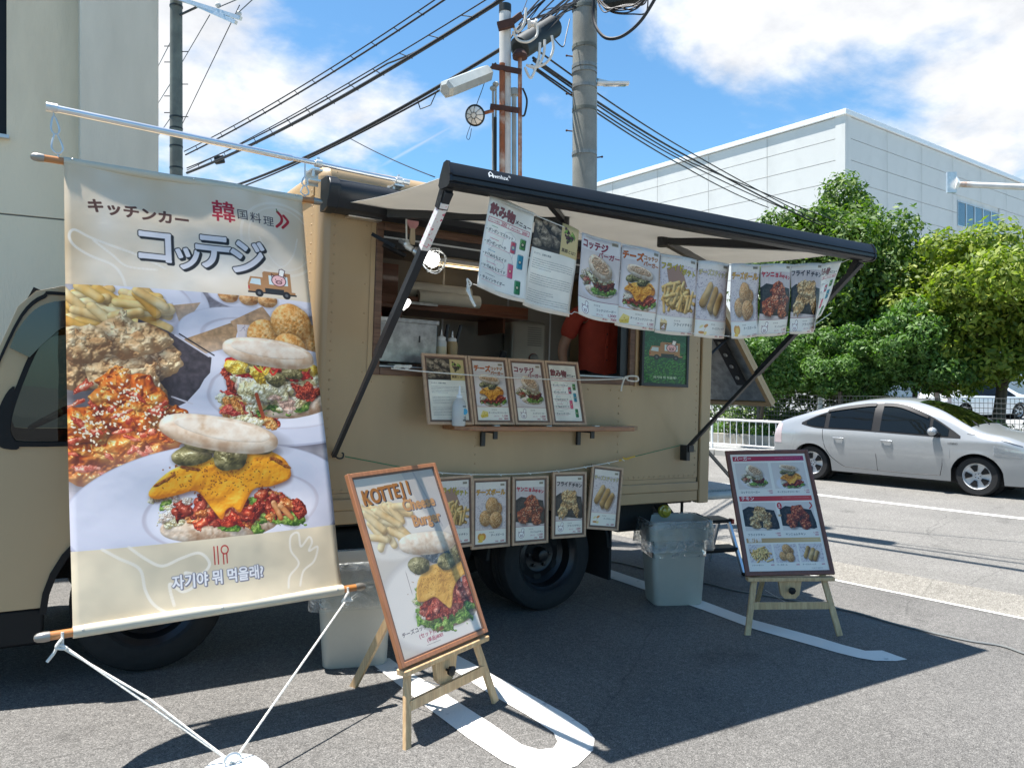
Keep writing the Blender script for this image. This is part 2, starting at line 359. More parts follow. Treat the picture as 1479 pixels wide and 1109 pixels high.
def asphalt(name, base, lo, hi, spark, sc=150, tint2=None):
    m = bpy.data.materials.new(name); m.use_nodes = True; N = m.node_tree.nodes; L = m.node_tree.links; b = N['Principled BSDF']; b.inputs['Roughness'].default_value = .82; b.inputs['Specular IOR Level'].default_value = .35
    tcn = N.new('ShaderNodeTexCoord')
    v = N.new('ShaderNodeTexVoronoi'); v.inputs['Scale'].default_value = sc; L.new(tcn.outputs['Object'], v.inputs['Vector'])
    rs = N.new('ShaderNodeSeparateColor'); L.new(v.outputs['Color'], rs.inputs[0])
    cr_ = N.new('ShaderNodeValToRGB'); e = cr_.color_ramp.elements; e[0].position = 0; e[0].color = (*lo, 1); e[1].position = .95; e[1].color = (*spark, 1)
    a = cr_.color_ramp.elements.new(.3); a.color = (*base, 1); a = cr_.color_ramp.elements.new(.78); a.color = (*hi, 1)
    L.new(rs.outputs[0], cr_.inputs[0])
    n = N.new('ShaderNodeTexNoise'); n.inputs['Scale'].default_value = .9; n.inputs['Detail'].default_value = 6; n.inputs['Roughness'].default_value = .65; L.new(tcn.outputs['Object'], n.inputs['Vector'])
    n3 = N.new('ShaderNodeTexNoise'); n3.inputs['Scale'].default_value = 35; n3.inputs['Detail'].default_value = 3; L.new(tcn.outputs['Object'], n3.inputs['Vector'])
    k = N.new('ShaderNodeMapRange'); k.inputs[1].default_value = .3; k.inputs[2].default_value = .7; k.inputs[3].default_value = .84; k.inputs[4].default_value = 1.14; L.new(n.outputs[0], k.inputs[0])
    k3 = N.new('ShaderNodeMapRange'); k3.inputs[1].default_value = .3; k3.inputs[2].default_value = .7; k3.inputs[3].default_value = .84; k3.inputs[4].default_value = 1.16; L.new(n3.outputs[0], k3.inputs[0])
    mm = N.new('ShaderNodeMath'); mm.operation = 'MULTIPLY'; L.new(k.outputs[0], mm.inputs[0]); L.new(k3.outputs[0], mm.inputs[1])
    # hairline cracks and oily stains
    wv = N.new('ShaderNodeTexNoise'); wv.inputs['Scale'].default_value = 2.5; wv.inputs['Detail'].default_value = 5; L.new(tcn.outputs['Object'], wv.inputs['Vector'])
    ad = N.new('ShaderNodeMix'); ad.data_type = 'VECTOR'; ad.inputs[0].default_value = .12; L.new(tcn.outputs['Object'], ad.inputs[4]); L.new(wv.outputs['Color'], ad.inputs[5])
    vc = N.new('ShaderNodeTexVoronoi'); vc.feature = 'DISTANCE_TO_EDGE'; vc.inputs['Scale'].default_value = .55; L.new(ad.outputs[1], vc.inputs['Vector'])
    kc = N.new('ShaderNodeMapRange'); kc.inputs[1].default_value = .0; kc.inputs[2].default_value = .0045; kc.inputs[3].default_value = .72; kc.inputs[4].default_value = 1; L.new(vc.outputs['Distance'], kc.inputs[0])
    ns = N.new('ShaderNodeTexNoise'); ns.inputs['Scale'].default_value = 2.1; ns.inputs['Detail'].default_value = 4; L.new(tcn.outputs['Object'], ns.inputs['Vector'])
    ks = N.new('ShaderNodeMapRange'); ks.inputs[1].default_value = .62; ks.inputs[2].default_value = .74; ks.inputs[3].default_value = 1; ks.inputs[4].default_value = .72; L.new(ns.outputs[0], ks.inputs[0])
    m2 = N.new('ShaderNodeMath'); m2.operation = 'MULTIPLY'; L.new(kc.outputs[0], m2.inputs[0]); L.new(ks.outputs[0], m2.inputs[1])
    m3 = N.new('ShaderNodeMath'); m3.operation = 'MULTIPLY'; L.new(mm.outputs[0], m3.inputs[0]); L.new(m2.outputs[0], m3.inputs[1]); mm = m3
    vm = N.new('ShaderNodeVectorMath'); vm.operation = 'SCALE'; L.new(cr_.outputs[0], vm.inputs[0]); L.new(mm.outputs[0], vm.inputs['Scale']); L.new(vm.outputs[0], b.inputs['Base Color'])
    bp = N.new('ShaderNodeBump'); bp.inputs['Strength'].default_value = .5; bp.inputs['Distance'].default_value = .004; L.new(v.outputs['Distance'], bp.inputs['Height']); L.new(bp.outputs[0], b.inputs['Normal'])
    return m
ASPH = asphalt('car_park_asphalt', (.104, .0985, .0905), (.045, .043, .040), (.142, .135, .125), (.225, .214, .197), 260)
ROADM = asphalt('road_asphalt', (.145, .137, .123), (.085, .08, .072), (.185, .176, .16), (.25, .238, .215), 190)
GUTM = asphalt('gutter_concrete', (.185, .172, .147), (.13, .118, .098), (.22, .205, .177), (.28, .262, .228), 170)
PAVE = asphalt('pavement_asphalt', (.24, .24, .23), (.14, .14, .14), (.3, .3, .29), (.4, .4, .38), 80)
def paint_mat(name, col, wear):
    m = mat(name, col, .7, var=.05, scale=3, fine=.08, col2=(.42, .42, .41), cscale=9, cr=(wear, wear+.05), bump=.25, bscale=160)
    return m
LINEM = paint_mat('road_paint_white', (.68, .66, .61), .625)
LINEW = paint_mat('road_paint_worn', (.60, .59, .54), .6)
def print_mat(name, img, trans=0, rough=.45, coat=0.):
    m = bpy.data.materials.new(name); m.use_nodes = True; N = m.node_tree.nodes; L = m.node_tree.links; b = N['Principled BSDF']; b.inputs['Roughness'].default_value = rough; b.inputs['Coat Weight'].default_value = coat
    t = N.new('ShaderNodeTexImage'); t.image = img; t.extension = 'EXTEND'; uv = N.new('ShaderNodeUVMap'); uv.uv_map = 'UVMap'; L.new(uv.outputs[0], t.inputs[0])
    vm = N.new('ShaderNodeVectorMath'); vm.operation = 'MULTIPLY'; vm.inputs[1].default_value = (.99, .94, .865); L.new(t.outputs[0], vm.inputs[0])
    L.new(vm.outputs[0], b.inputs['Base Color'])
    tcn = N.new('ShaderNodeTexCoord'); n = N.new('ShaderNodeTexNoise'); n.inputs['Scale'].default_value = 7; n.inputs['Detail'].default_value = 3; L.new(tcn.outputs['Object'], n.inputs['Vector'])
    bp = N.new('ShaderNodeBump'); bp.inputs['Strength'].default_value = .12; bp.inputs['Distance'].default_value = .02; L.new(n.outputs[0], bp.inputs['Height']); L.new(bp.outputs[0], b.inputs['Normal'])
    if trans:
        tb = N.new('ShaderNodeBsdfTranslucent'); L.new(vm.outputs[0], tb.inputs[0]); ms = N.new('ShaderNodeMixShader'); ms.inputs[0].default_value = trans
        L.new(b.outputs[0], ms.inputs[1]); L.new(tb.outputs[0], ms.inputs[2]); L.new(ms.outputs[0], N['Material Output'].inputs[0])
    return m
def leaf_mat(name, c0, c1, c2, tr=.35):
    m = bpy.data.materials.new(name); m.use_nodes = True; N = m.node_tree.nodes; L = m.node_tree.links; b = N['Principled BSDF']; b.inputs['Roughness'].default_value = .58
    g = N.new('ShaderNodeNewGeometry'); cr_ = N.new('ShaderNodeValToRGB'); e = cr_.color_ramp.elements; e[0].color = (*c0, 1); e[1].color = (*c2, 1); a = e.new(.5); a.color = (*c1, 1)
    L.new(g.outputs['Random Per Island'], cr_.inputs[0]); L.new(cr_.outputs[0], b.inputs['Base Color'])
    tb = N.new('ShaderNodeBsdfTranslucent'); sc = N.new('ShaderNodeVectorMath'); sc.operation = 'MULTIPLY'; sc.inputs[1].default_value = (1.2, 1.5, .5); L.new(cr_.outputs[0], sc.inputs[0]); L.new(sc.outputs[0], tb.inputs[0])
    ms = N.new('ShaderNodeMixShader'); ms.inputs[0].default_value = tr; L.new(b.outputs[0], ms.inputs[1]); L.new(tb.outputs[0], ms.inputs[2]); L.new(ms.outputs[0], N['Material Output'].inputs[0])
    return m
LEAFD = leaf_mat('leaf_dark_green', (.040, .088, .014), (.080, .145, .020), (.15, .215, .030))
LEAFY = leaf_mat('leaf_yellow_green', (.085, .135, .014), (.17, .225, .022), (.30, .33, .04))
LEAFM = leaf_mat('leaf_mid_green', (.045, .105, .020), (.085, .17, .032), (.14, .24, .05))
BARK = mat('bark', (.10, .075, .05), .95, var=.3, scale=12, bump=.6, bscale=40, stretch=(1, 1, .3))
# ------------------------------------------------------------------ printed artwork (drawn in code)
def hexc(h):
    return np.array([int(h[i:i+2], 16)/255. for i in (0, 2, 4)], dtype=np.float32)

_rs = np.random.RandomState(5)
def _vnoise(n, cells, rs):
    g = rs.rand(cells, cells).astype(np.float32)
    x = np.arange(n)*cells/n
    i = x.astype(int); f = (x-i).astype(np.float32); f = f*f*(3-2*f)
    i2 = (i+1) % cells
    a = g[i][:, i]*(1-f)[None, :]+g[i][:, i2]*f[None, :]
    b = g[i2][:, i]*(1-f)[None, :]+g[i2][:, i2]*f[None, :]
    return a*(1-f)[:, None]+b*f[:, None]
NZ = 512
def _fbm(c0, octs, rs):
    s = 0; w = 0
    for k in range(octs):
        s = s+_vnoise(NZ, c0*2**k, rs)*.5**k; w += .5**k
    s = s/w
    return ((s-s.mean())/s.std()).astype(np.float32)
NOISE = [_fbm(8, 3, _rs), _fbm(20, 2, _rs), _fbm(32, 2, _rs), _fbm(4, 3, _rs)]
def noise(X, Y, scale, seed=0, kind=0):
    """fractal noise sampled at X,Y (pixels); one tile = scale pixels"""
    fx = (X/scale*NZ+seed*137.3) % NZ; fy = (Y/scale*NZ+seed*71.7) % NZ
    ix = fx.astype(np.int32); iy = fy.astype(np.int32); T = NOISE[kind]
    if scale < 260: return T[iy % NZ, ix % NZ]
    fx = (fx-ix).astype(np.float32); fy = (fy-iy).astype(np.float32); ix %= NZ; iy %= NZ; jx = (ix+1) % NZ; jy = (iy+1) % NZ
    return (T[iy, ix]*(1-fx)+T[iy, jx]*fx)*(1-fy)+(T[jy, ix]*(1-fx)+T[jy, jx]*fx)*fy

_glyphs = {}
def glyph_tris(s):
    if s in _glyphs: return _glyphs[s]
    cu = bpy.data.curves.new('lettering', 'FONT'); cu.body = s; cu.size = 1; cu.resolution_u = 4
    ob = bpy.data.objects.new('lettering', cu); bpy.context.scene.collection.objects.link(ob)
    dg = bpy.context.evaluated_depsgraph_get()
    ev = ob.evaluated_get(dg); me = ev.to_mesh(); me.calc_loop_triangles()
    v = np.array([q.co[:2] for q in me.vertices], dtype=np.float32).reshape(-1, 2)
    t = np.array([list(q.vertices) for q in me.loop_triangles], dtype=np.int32).reshape(-1, 3)
    ev.to_mesh_clear(); bpy.data.objects.remove(ob); bpy.data.curves.remove(cu)
    _glyphs[s] = (v, t); return v, t

def dilate(m, r):
    """grow a soft mask by r pixels (disc)"""
    if r <= 0: return m
    R = int(math.ceil(r)); out = m.copy(); h, w = m.shape
    P = np.zeros((h+2*R, w+2*R), np.float32); P[R:R+h, R:R+w] = m
    for dy in range(-R, R+1):
        for dx in range(-R, R+1):
            d = math.hypot(dx, dy)
            if d <= r+.5:
                k = min(1, r+.5-d)
                np.maximum(out, P[R+dy:R+dy+h, R+dx:R+dx+w]*k, out=out)
    return out

class Canvas:
    def __init__(s, w, h, c='ffffff'):
        s.w, s.h = w, h
        s.a = np.empty((h, w, 3), np.float32); s.a[:] = hexc(c)
        s.clip = None
    def win(s, x0, y0, x1, y1):
        x0 = max(0, int(math.floor(x0))); y0 = max(0, int(math.floor(y0)))
        x1 = min(s.w, int(math.ceil(x1))); y1 = min(s.h, int(math.ceil(y1)))
        if s.clip:
            x0 = max(x0, s.clip[0]); y0 = max(y0, s.clip[1]); x1 = min(x1, s.clip[2]); y1 = min(y1, s.clip[3])
        if x1 <= x0 or y1 <= y0: return None
        Y, X = np.mgrid[y0:y1, x0:x1].astype(np.float32)
        return slice(y0, y1), slice(x0, x1), X+.5, Y+.5
    def put(s, sl, m, c):
        c = hexc(c) if isinstance(c, str) else c
        v = s.a[sl[0], sl[1]]; m = m[..., None]
        s.a[sl[0], sl[1]] = v*(1-m)+c*m
    def rect(s, x0, y0, x1, y1, c, al=1):
        q = s.win(x0, y0, x1, y1)
        if q: s.put(q, np.full(q[2].shape, al, np.float32), c)
    def ell(s, cx, cy, rx, ry, c, rot=0, soft=1.5, al=1, ring=0):
        R = max(rx, ry)+ring+soft+2
        q = s.win(cx-R, cy-R, cx+R, cy+R)
        if not q: return
        X, Y = q[2]-cx, q[3]-cy; cr, sr = math.cos(rot), math.sin(rot)
        u = (X*cr+Y*sr)/rx; v = (-X*sr+Y*cr)/ry
        d = (np.sqrt(u*u+v*v)-1)*min(rx, ry)
        if ring: d = np.abs(d)-ring/2
        s.put(q, np.clip(.5-d/soft, 0, 1)*al, c)
    def line(s, pts, w, c, al=1, soft=1.2):
        for (x0, y0), (x1, y1) in zip(pts[:-1], pts[1:]):
            q = s.win(min(x0, x1)-w, min(y0, y1)-w, max(x0, x1)+w, max(y0, y1)+w)
            if not q: continue
            dx, dy = x1-x0, y1-y0; L = dx*dx+dy*dy+1e-6
            t = np.clip(((q[2]-x0)*dx+(q[3]-y0)*dy)/L, 0, 1)
            d = np.hypot(q[2]-x0-t*dx, q[3]-y0-t*dy)-w/2
            s.put(q, np.clip(.5-d/soft, 0, 1)*al, c)
    def curve(s, pts, w, c, al=1, closed=False):
        s.line(smooth(pts, closed), w, c, al)
    def pmask(s, pts):
        xs = [p[0] for p in pts]; ys = [p[1] for p in pts]
        q = s.win(min(xs)-2, min(ys)-2, max(xs)+2, max(ys)+2)
        if not q: return None, None
        m = np.zeros(q[2].shape, np.float32)
        for ox, oy in ((-.25, -.25), (.25, -.25), (-.25, .25), (.25, .25)):
            X, Y = q[2]+ox, q[3]+oy; ins = np.zeros(X.shape, bool)
            for (x0, y0), (x1, y1) in zip(pts, pts[1:]+pts[:1]):
                if y0 == y1: continue
                c = ((y0 > Y) != (y1 > Y)) & (X < (x1-x0)*(Y-y0)/(y1-y0)+x0)
                ins ^= c
            m += ins*.25
        return q, m
    def poly(s, pts, c, al=1, nz=None):
        q, m = s.pmask(list(pts))
        if q is None: return
        if nz is None: s.put(q, m*al, c)
        else:
            sc, amt, seed = nz
            n = noise(q[2], q[3], sc, seed)[..., None]*amt
            s.put(q, m*al, np.clip(hexc(c)*(1+n), 0, 1))
    def blob(s, cx, cy, rx, ry, rot, cols, bump=.2, scale=120, edge=.08, spec=0., seed=0, flat=1., shadow=.0, px=2., kind=0, amb=.45):
        """a lit lump of food: an uneven outline and a height field shaded as a camera would see it"""
        R = max(rx, ry)*(1.15+edge)+3
        if shadow: s.ell(cx+rx*.08, cy+ry*.14, rx*1.06, ry*1.06, '1a1010', rot, soft=min(rx, ry)*.35, al=shadow)
        q = s.win(cx-R, cy-R, cx+R, cy+R)
        if not q: return
        X, Y = q[2]-cx, q[3]-cy; cr, sr = math.cos(rot), math.sin(rot)
        u = (X*cr+Y*sr)/rx; v = (-X*sr+Y*cr)/ry
        ang = noise(q[2], q[3], max(rx, ry)*5, seed+3, 0)
        d = (np.abs(u)**px+np.abs(v)**px)**(1/px)*(1+edge*ang)
        m = np.clip((1-d)*min(rx, ry)/1.4+.5, 0, 1)
        n = noise(q[2], q[3], scale, seed, kind)
        r = min(rx, ry)
        H = np.sqrt(np.clip(1-d*d, 0, 1))*r*flat+n*bump*r*.16
        gy, gx = np.gradient(H)
        nz_ = 1/np.sqrt(gx*gx+gy*gy+1)
        L = np.clip((-gx*-.42+-gy*-.62+.66)*nz_, 0, 1.2)
        L = amb+.12+(.92-amb)*L
        t = np.clip(.58+.22*n+.8*(L-.85), 0, 1)[..., None]
        c0, c1, c2 = [hexc(k) for k in cols]
        col = np.where(t < .5, c0+(c1-c0)*t*2, c1+(c2-c1)*(t*2-1))
        col = col*np.clip(.25+.8*L, .4, 1.1)[..., None]
        if spec:
            hx, hy, hz = .22, .36, .9
            sp = np.clip((gx*hx+gy*hy+hz)*nz_, 0, 1)**40*spec
            col = col+sp[..., None]
        s.put(q, m, np.clip(col, 0, 1))
    def drape(s, pts, cols, seed=0, scale=200, bump=6, edge=7, spec=.25, shadow=.5):
        """a soft slab (a cheese slice): rounded edges, gentle folds, a shadow under it"""
        P = smooth(pts, True, 6)
        xs = [p[0] for p in P]; ys = [p[1] for p in P]
        q = s.win(min(xs)-20, min(ys)-20, max(xs)+24, max(ys)+30)
        if not q: return
        X, Y = q[2], q[3]; ins = np.zeros(X.shape, bool)
        for (x0, y0), (x1, y1) in zip(P, P[1:]+P[:1]):
            if y0 == y1: continue
            ins ^= ((y0 > Y) != (y1 > Y)) & (X < (x1-x0)*(Y-y0)/(y1-y0)+x0)
        m = ins.astype(np.float32)
        def blur(a, r):
            for ax in (0, 1):
                k = 2*r+1; pad = [(0, 0), (0, 0)]; pad[ax] = (r+1, r); c = np.cumsum(np.pad(a, pad, mode='edge'), axis=ax)
                a = (c[k:, :]-c[:-k, :])/k if ax == 0 else (c[:, k:]-c[:, :-k])/k
            return a
        sh = blur(blur(m, 8), 6); sh = np.roll(np.roll(sh, 12, 0), 3, 1)
        s.put(q, np.clip(sh, 0, 1)*shadow, '3a1008')
        T = blur(blur(m, edge), edge); H = np.sqrt(np.clip(T, 0, 1))*edge*1.6+noise(X, Y, scale*2.4, seed, 3)*bump+noise(X, Y, scale, seed+1, 0)*bump*.25
        gy, gx = np.gradient(H); nn = 1/np.sqrt(gx*gx+gy*gy+1)
        L = np.clip((gx*.40+gy*.55+.72)*nn, 0, 1.2)
        c0, c1, c2 = [hexc(k) for k in cols]; t = np.clip(.5+2.2*(L-.72), 0, 1)[..., None]
        col = np.where(t < .5, c0+(c1-c0)*t*2, c1+(c2-c1)*(t*2-1))
        col = col+(np.clip((gx*.22+gy*.36+.9)*nn, 0, 1)**50*spec)[..., None]
        s.put(q, np.clip(blur(m, 1), 0, 1), np.clip(col, 0, 1))
    def cap(s, x0, y0, x1, y1, r, cols, seed=0, bump=.15, spec=.0, shadow=.25, r1=None, endk=.75):
        """a lit stick (chips, cheese sticks)"""
        r1 = r1 or r; R = max(r, r1)+3
        q = s.win(min(x0, x1)-R, min(y0, y1)-R, max(x0, x1)+R+4, max(y0, y1)+R+4)
        if not q: return
        dx, dy = x1-x0, y1-y0; L = math.hypot(dx, dy)+1e-6; ux, uy = dx/L, dy/L
        for k in ((1, 0) if shadow else (0,)):
            X, Y = q[2]-x0-k*r*.4, q[3]-y0-k*r*.5
            a = X*ux+Y*uy; b = -X*uy+Y*ux
            rr = r+(r1-r)*np.clip(a/L, 0, 1)
            e = np.maximum(np.maximum(-a, a-L)+rr*endk, 0)
            d = np.sqrt(b*b+e*e)/rr*(1+.05*noise(q[2], q[3], r*16, seed, 0))
            m = np.clip((1-d)*r/1.3+.5, 0, 1)
            if k: s.put(q, np.clip((1-d)*1.5+.5, 0, 1)*shadow, '3a2010'); continue
            n = noise(q[2], q[3], r*22, seed, 0)
            H = np.sqrt(np.clip(1-d*d, 0, 1))*r+n*bump*r*.3
            gy, gx = np.gradient(H); nn = 1/np.sqrt(gx*gx+gy*gy+1)
            Li = np.clip((gx*.42+gy*.62+.66)*nn, 0, 1.2); Li = .55+.5*Li
            t = np.clip(.64+.16*n+.6*(Li-.85), 0, 1)[..., None]
            c0, c1, c2 = [hexc(k2) for k2 in cols]
            col = np.where(t < .5, c0+(c1-c0)*t*2, c1+(c2-c1)*(t*2-1))*np.clip(.35+.7*Li, .5, 1.08)[..., None]
            s.put(q, m, np.clip(col, 0, 1))
    def text(s, t, x, y, size, c, anchor='l', rot=0, bold=0, out=0, outc='000000', shear=0, al=1, shc=None, sho=(2, 2), sx=1.):
        """lettering: baseline-left (or centre / right) at x,y; size = em height in pixels"""
        v, tr = glyph_tris(t)
        if len(tr) == 0: return
        v = v.copy(); v[:, 0] *= sx
        w = v[:, 0].max()
        v[:, 0] -= {'l': 0, 'c': w/2, 'r': w}[anchor]
        v[:, 0] += shear*v[:, 1]
        v *= size; v[:, 1] *= -1
        cr, sr = math.cos(rot), math.sin(rot)
        P = np.stack([x+v[:, 0]*cr-v[:, 1]*sr, y+v[:, 0]*sr+v[:, 1]*cr], 1)
        pad = bold+out+4
        x0, y0 = np.floor(P.min(0)-pad); x1, y1 = np.ceil(P.max(0)+pad)
        x0, y0, x1, y1 = int(x0), int(y0), int(x1), int(y1)
        SS = 3
        M = np.zeros(((y1-y0)*SS, (x1-x0)*SS), np.float32)
        Q = (P-[x0, y0])*SS
        for a, b, cc in tr:
            A, B, Cc = Q[a], Q[b], Q[cc]
            mx0 = int(max(0, math.floor(min(A[0], B[0], Cc[0])))); mx1 = int(min(M.shape[1], math.ceil(max(A[0], B[0], Cc[0]))+1))
            my0 = int(max(0, math.floor(min(A[1], B[1], Cc[1])))); my1 = int(min(M.shape[0], math.ceil(max(A[1], B[1], Cc[1]))+1))
            if mx1 <= mx0 or my1 <= my0: continue
            yy = np.arange(my0, my1, dtype=np.float32)[:, None]+.5; xx = np.arange(mx0, mx1, dtype=np.float32)[None, :]+.5
            e0 = (B[0]-A[0])*(yy-A[1])-(B[1]-A[1])*(xx-A[0])
            e1 = (Cc[0]-B[0])*(yy-B[1])-(Cc[1]-B[1])*(xx-B[0])
            e2 = (A[0]-Cc[0])*(yy-Cc[1])-(A[1]-Cc[1])*(xx-Cc[0])
            M[my0:my1, mx0:mx1][((e0 >= 0) & (e1 >= 0) & (e2 >= 0)) | ((e0 <= 0) & (e1 <= 0) & (e2 <= 0))] = 1
        M = M.reshape(y1-y0, SS, x1-x0, SS).mean((1, 3))
        M = dilate(M, bold) if bold else M
        def stamp(m, col, ox=0, oy=0):
            X0, Y0 = x0+ox, y0+oy
            ax0, ay0 = max(0, X0), max(0, Y0); ax1, ay1 = min(s.w, X0+m.shape[1]), min(s.h, Y0+m.shape[0])
            if ax1 <= ax0 or ay1 <= ay0: return
            s.put((slice(ay0, ay1), slice(ax0, ax1)), m[ay0-Y0:ay1-Y0, ax0-X0:ax1-X0]*al, col)
        if shc: stamp(dilate(M, out), shc, *sho)
        if out: stamp(dilate(M, out), outc)
        stamp(M, c)
    def grain(s, amt, scale=60, seed=0, tint=None):
        q = s.win(0, 0, s.w, s.h)
        n = noise(q[2], q[3], scale, seed, 3)[..., None]*amt
        s.a[q[0], q[1]] = np.clip(s.a[q[0], q[1]]*(1+n*(np.array(tint) if tint else 1)), 0, 1)
    def image(s, name):
        im = bpy.data.images.new(name, s.w, s.h)
        px = np.ones((s.h, s.w, 4), np.float32); px[..., :3] = np.clip(s.a[::-1], 0, 1)
        im.pixels.foreach_set(px.ravel()); im.update(); im.pack()
        return im

def smooth(pts, closed=False, n=8):
    P = list(pts); N = len(P); out = []
    rng_ = range(N if closed else N-1)
    for i in rng_:
        p0 = P[(i-1) % N] if closed or i > 0 else P[i]; p1 = P[i]; p2 = P[(i+1) % N]
        p3 = P[(i+2) % N] if closed or i+2 < N else p2
        for k in range(n):
            t = k/n; a = []
            for j in range(len(p1)):
                a.append(.5*((2*p1[j])+(-p0[j]+p2[j])*t+(2*p0[j]-5*p1[j]+4*p2[j]-p3[j])*t*t+(-p0[j]+3*p1[j]-3*p2[j]+p3[j])*t**3))
            out.append(tuple(a))
    out.append(P[0] if closed else P[-1]); return out

# colours of the food
FRY = ('c8883c', 'f0c270', 'fbe0a4'); BALL = ('b4743a', 'd8a062', 'ecc490'); STK = ('9a6a34', 'c89a58', 'e2bf88')
CHK = ('b47c44', 'e4b87c', 'fbe2b4'); YNG = ('78281a', 'b8502e', 'e89464'); BUN = ('c8a284', 'eedac6', 'fbf2e8')
MEAT = ('5c120c', 'a8321c', 'd8644a'); LEAF = ('3c6a1e', '7ea83c', 'b8d470'); PKL = ('4c4626', '827848', 'b8ac7c'); EGG = ('c8b070', 'f4ecc0', 'fffbea')

def paint_fries(c, cx, cy, s, seed=1, n=30):
    r = random.Random(seed)
    c.blob(cx, cy+s*.1, s*.75, s*.62, 0, ('8a5a20', 'c89540', 'e0b868'), .5, s*1.5, .15, seed=seed)
    for i in range(n):
        a = r.gauss(-1.0, .75); L = s*r.uniform(.5, .85)
        x = cx+r.gauss(0, .34)*s; y = cy+r.gauss(.02, .26)*s
        x = cx+max(-.75, min(.75, (x-cx)/s))*s; y = cy+max(-.5, min(.6, (y-cy)/s))*s
        c.cap(x-math.cos(a)*L/2, y-math.sin(a)*L/2, x+math.cos(a)*L/2, y+math.sin(a)*L/2, s*.075, FRY, seed+i, .04, shadow=.3, endk=.35)
def paint_balls(c, cx, cy, s, seed=2):
    for i, (dx, dy, r) in enumerate([(.45, -.2, .38), (-.35, .28, .44), (.1, -.42, .46), (.36, .42, .46)]):
        c.blob(cx+dx*s, cy+dy*s, r*s, r*s*1.02, 0, BALL, .16, s*1.2, .02, seed=seed+i, shadow=.35, kind=1, amb=.55)
def paint_sticks(c, cx, cy, s, seed=3):
    for i, (dx, dy, L) in enumerate([(-.05, .4, .3), (-.42, -.05, .56), (.0, .1, .56), (.38, .28, .5)]):
        a = -1.05
        c.cap(cx+dx*s-math.cos(a)*L*s, cy+dy*s-math.sin(a)*L*s, cx+dx*s+math.cos(a)*L*s, cy+dy*s+math.sin(a)*L*s, s*.19, STK, seed+i, .35, shadow=.4, endk=.85)
def paint_chicken(c, cx, cy, s, cols, spec=0, seed=4, pts=None, sesame=False, bump=1.5):
    r = random.Random(seed)
    pts = pts or [(.42, .05, .36, .42, .3), (-.45, .3, .4, .44, -.2), (.4, .42, .34, .4, -.3), (.05, -.3, .5, .46, .1), (-.15, .02, .3, .3, 0)]
    for i, (dx, dy, rx, ry, ro) in enumerate(pts):
        c.blob(cx+dx*s, cy+dy*s, rx*s, ry*s, ro, cols, bump, s*1.3, .13, spec, seed*7+i, shadow=.4, kind=0, amb=.35)
        for k in range(5):
            a = r.uniform(0, 6.28); q = r.uniform(.2, .75)
            c.blob(cx+dx*s+math.cos(a)*rx*s*q, cy+dy*s+math.sin(a)*ry*s*q, rx*s*.34, ry*s*.28, a, cols, bump, s*1.0, .2, spec, seed*11+i*5+k, amb=.45)
    if sesame:
        for k in range(70):
            dx, dy, rx, ry, ro = r.choice(pts); a = r.uniform(0, 6.28); q = r.uniform(0, .8)
            c.ell(cx+dx*s+math.cos(a)*rx*s*q, cy+dy*s-abs(math.sin(a))*ry*s*q, s*.022, s*.012, 'f8e6c4', r.uniform(0, 3), 1)
def paint_tray(c, x0, y0, x1, y1):
    k = (x1-x0)*.12
    c.poly([(x0+k, y0), (x1, y0+k*1.2), (x1+k, y1-k*.4), (x1-k*.2, y1), (x0-k, y1-k), (x0-k, y0+k)], '2c2a2c', nz=(90, .12, 2))
    c.poly([(x0+k*1.6, y0+k*.6), (x1-k*.3, y0+k*1.8), (x1, y1-k), (x1-k*1.5, y1-k*.6), (x0, y1-k*1.6), (x0, y0+k*1.3)], '3d3a3a', nz=(60, .15, 3))
def paint_newsprint(c, x0, y0, x1, y1, seed=1, base='e4dadd'):
    c.rect(x0, y0, x1, y1, base); r = random.Random(seed)
    old = c.clip; c.clip = (int(x0), int(y0), int(x1), int(y1))
    for i in range(int((x1-x0)*(y1-y0)/330)):
        x = r.uniform(x0, x1); y = r.uniform(y0, y1); a = r.choice((-.5, -.45, 1.1)); L = r.uniform(6, 22)
        p = [(x, y)]
        for k in range(3): p.append((p[-1][0]+math.cos(a)*L/3, p[-1][1]+math.sin(a)*L/3+r.uniform(-3, 3)))
        c.line(p, r.uniform(.8, 2.2), '6a4c66', .6)
    c.clip = old
def paint_bun(c, cx, cy, rx, ry, rot, seed=1, brown=.5):
    c.blob(cx, cy, rx, ry, rot, ('d8b696', 'f4dfc8', 'fff4e6'), .03, rx*1.2, .015, seed=seed, flat=.9, px=2.4, shadow=.25)
    if brown:
        nx, ny = math.sin(rot), -math.cos(rot)
        c.blob(cx+nx*ry*.22, cy+ny*ry*.22, rx*.78, ry*.6, rot, ('b88c66', 'd8b08c', 'ecd2b6'), .5, rx*.7, .04, seed=seed+3, flat=.3, px=2.2)
def paint_messy(c, cx, cy, rx, ry, cols, seed, n=26, s=.22, spec=.2, bump=.8):
    r = random.Random(seed)
    for i in range(n):
        a = r.uniform(0, 6.28); q = math.sqrt(r.random())
        k = s*r.uniform(.6, 1.3)
        c.blob(cx+math.cos(a)*rx*q, cy+math.sin(a)*ry*q, rx*k*1.5, rx*k*.8, r.uniform(-1, 1), cols if not callable(cols) else cols(r), bump, rx*.8, .18, spec, seed+i*3, shadow=.25)
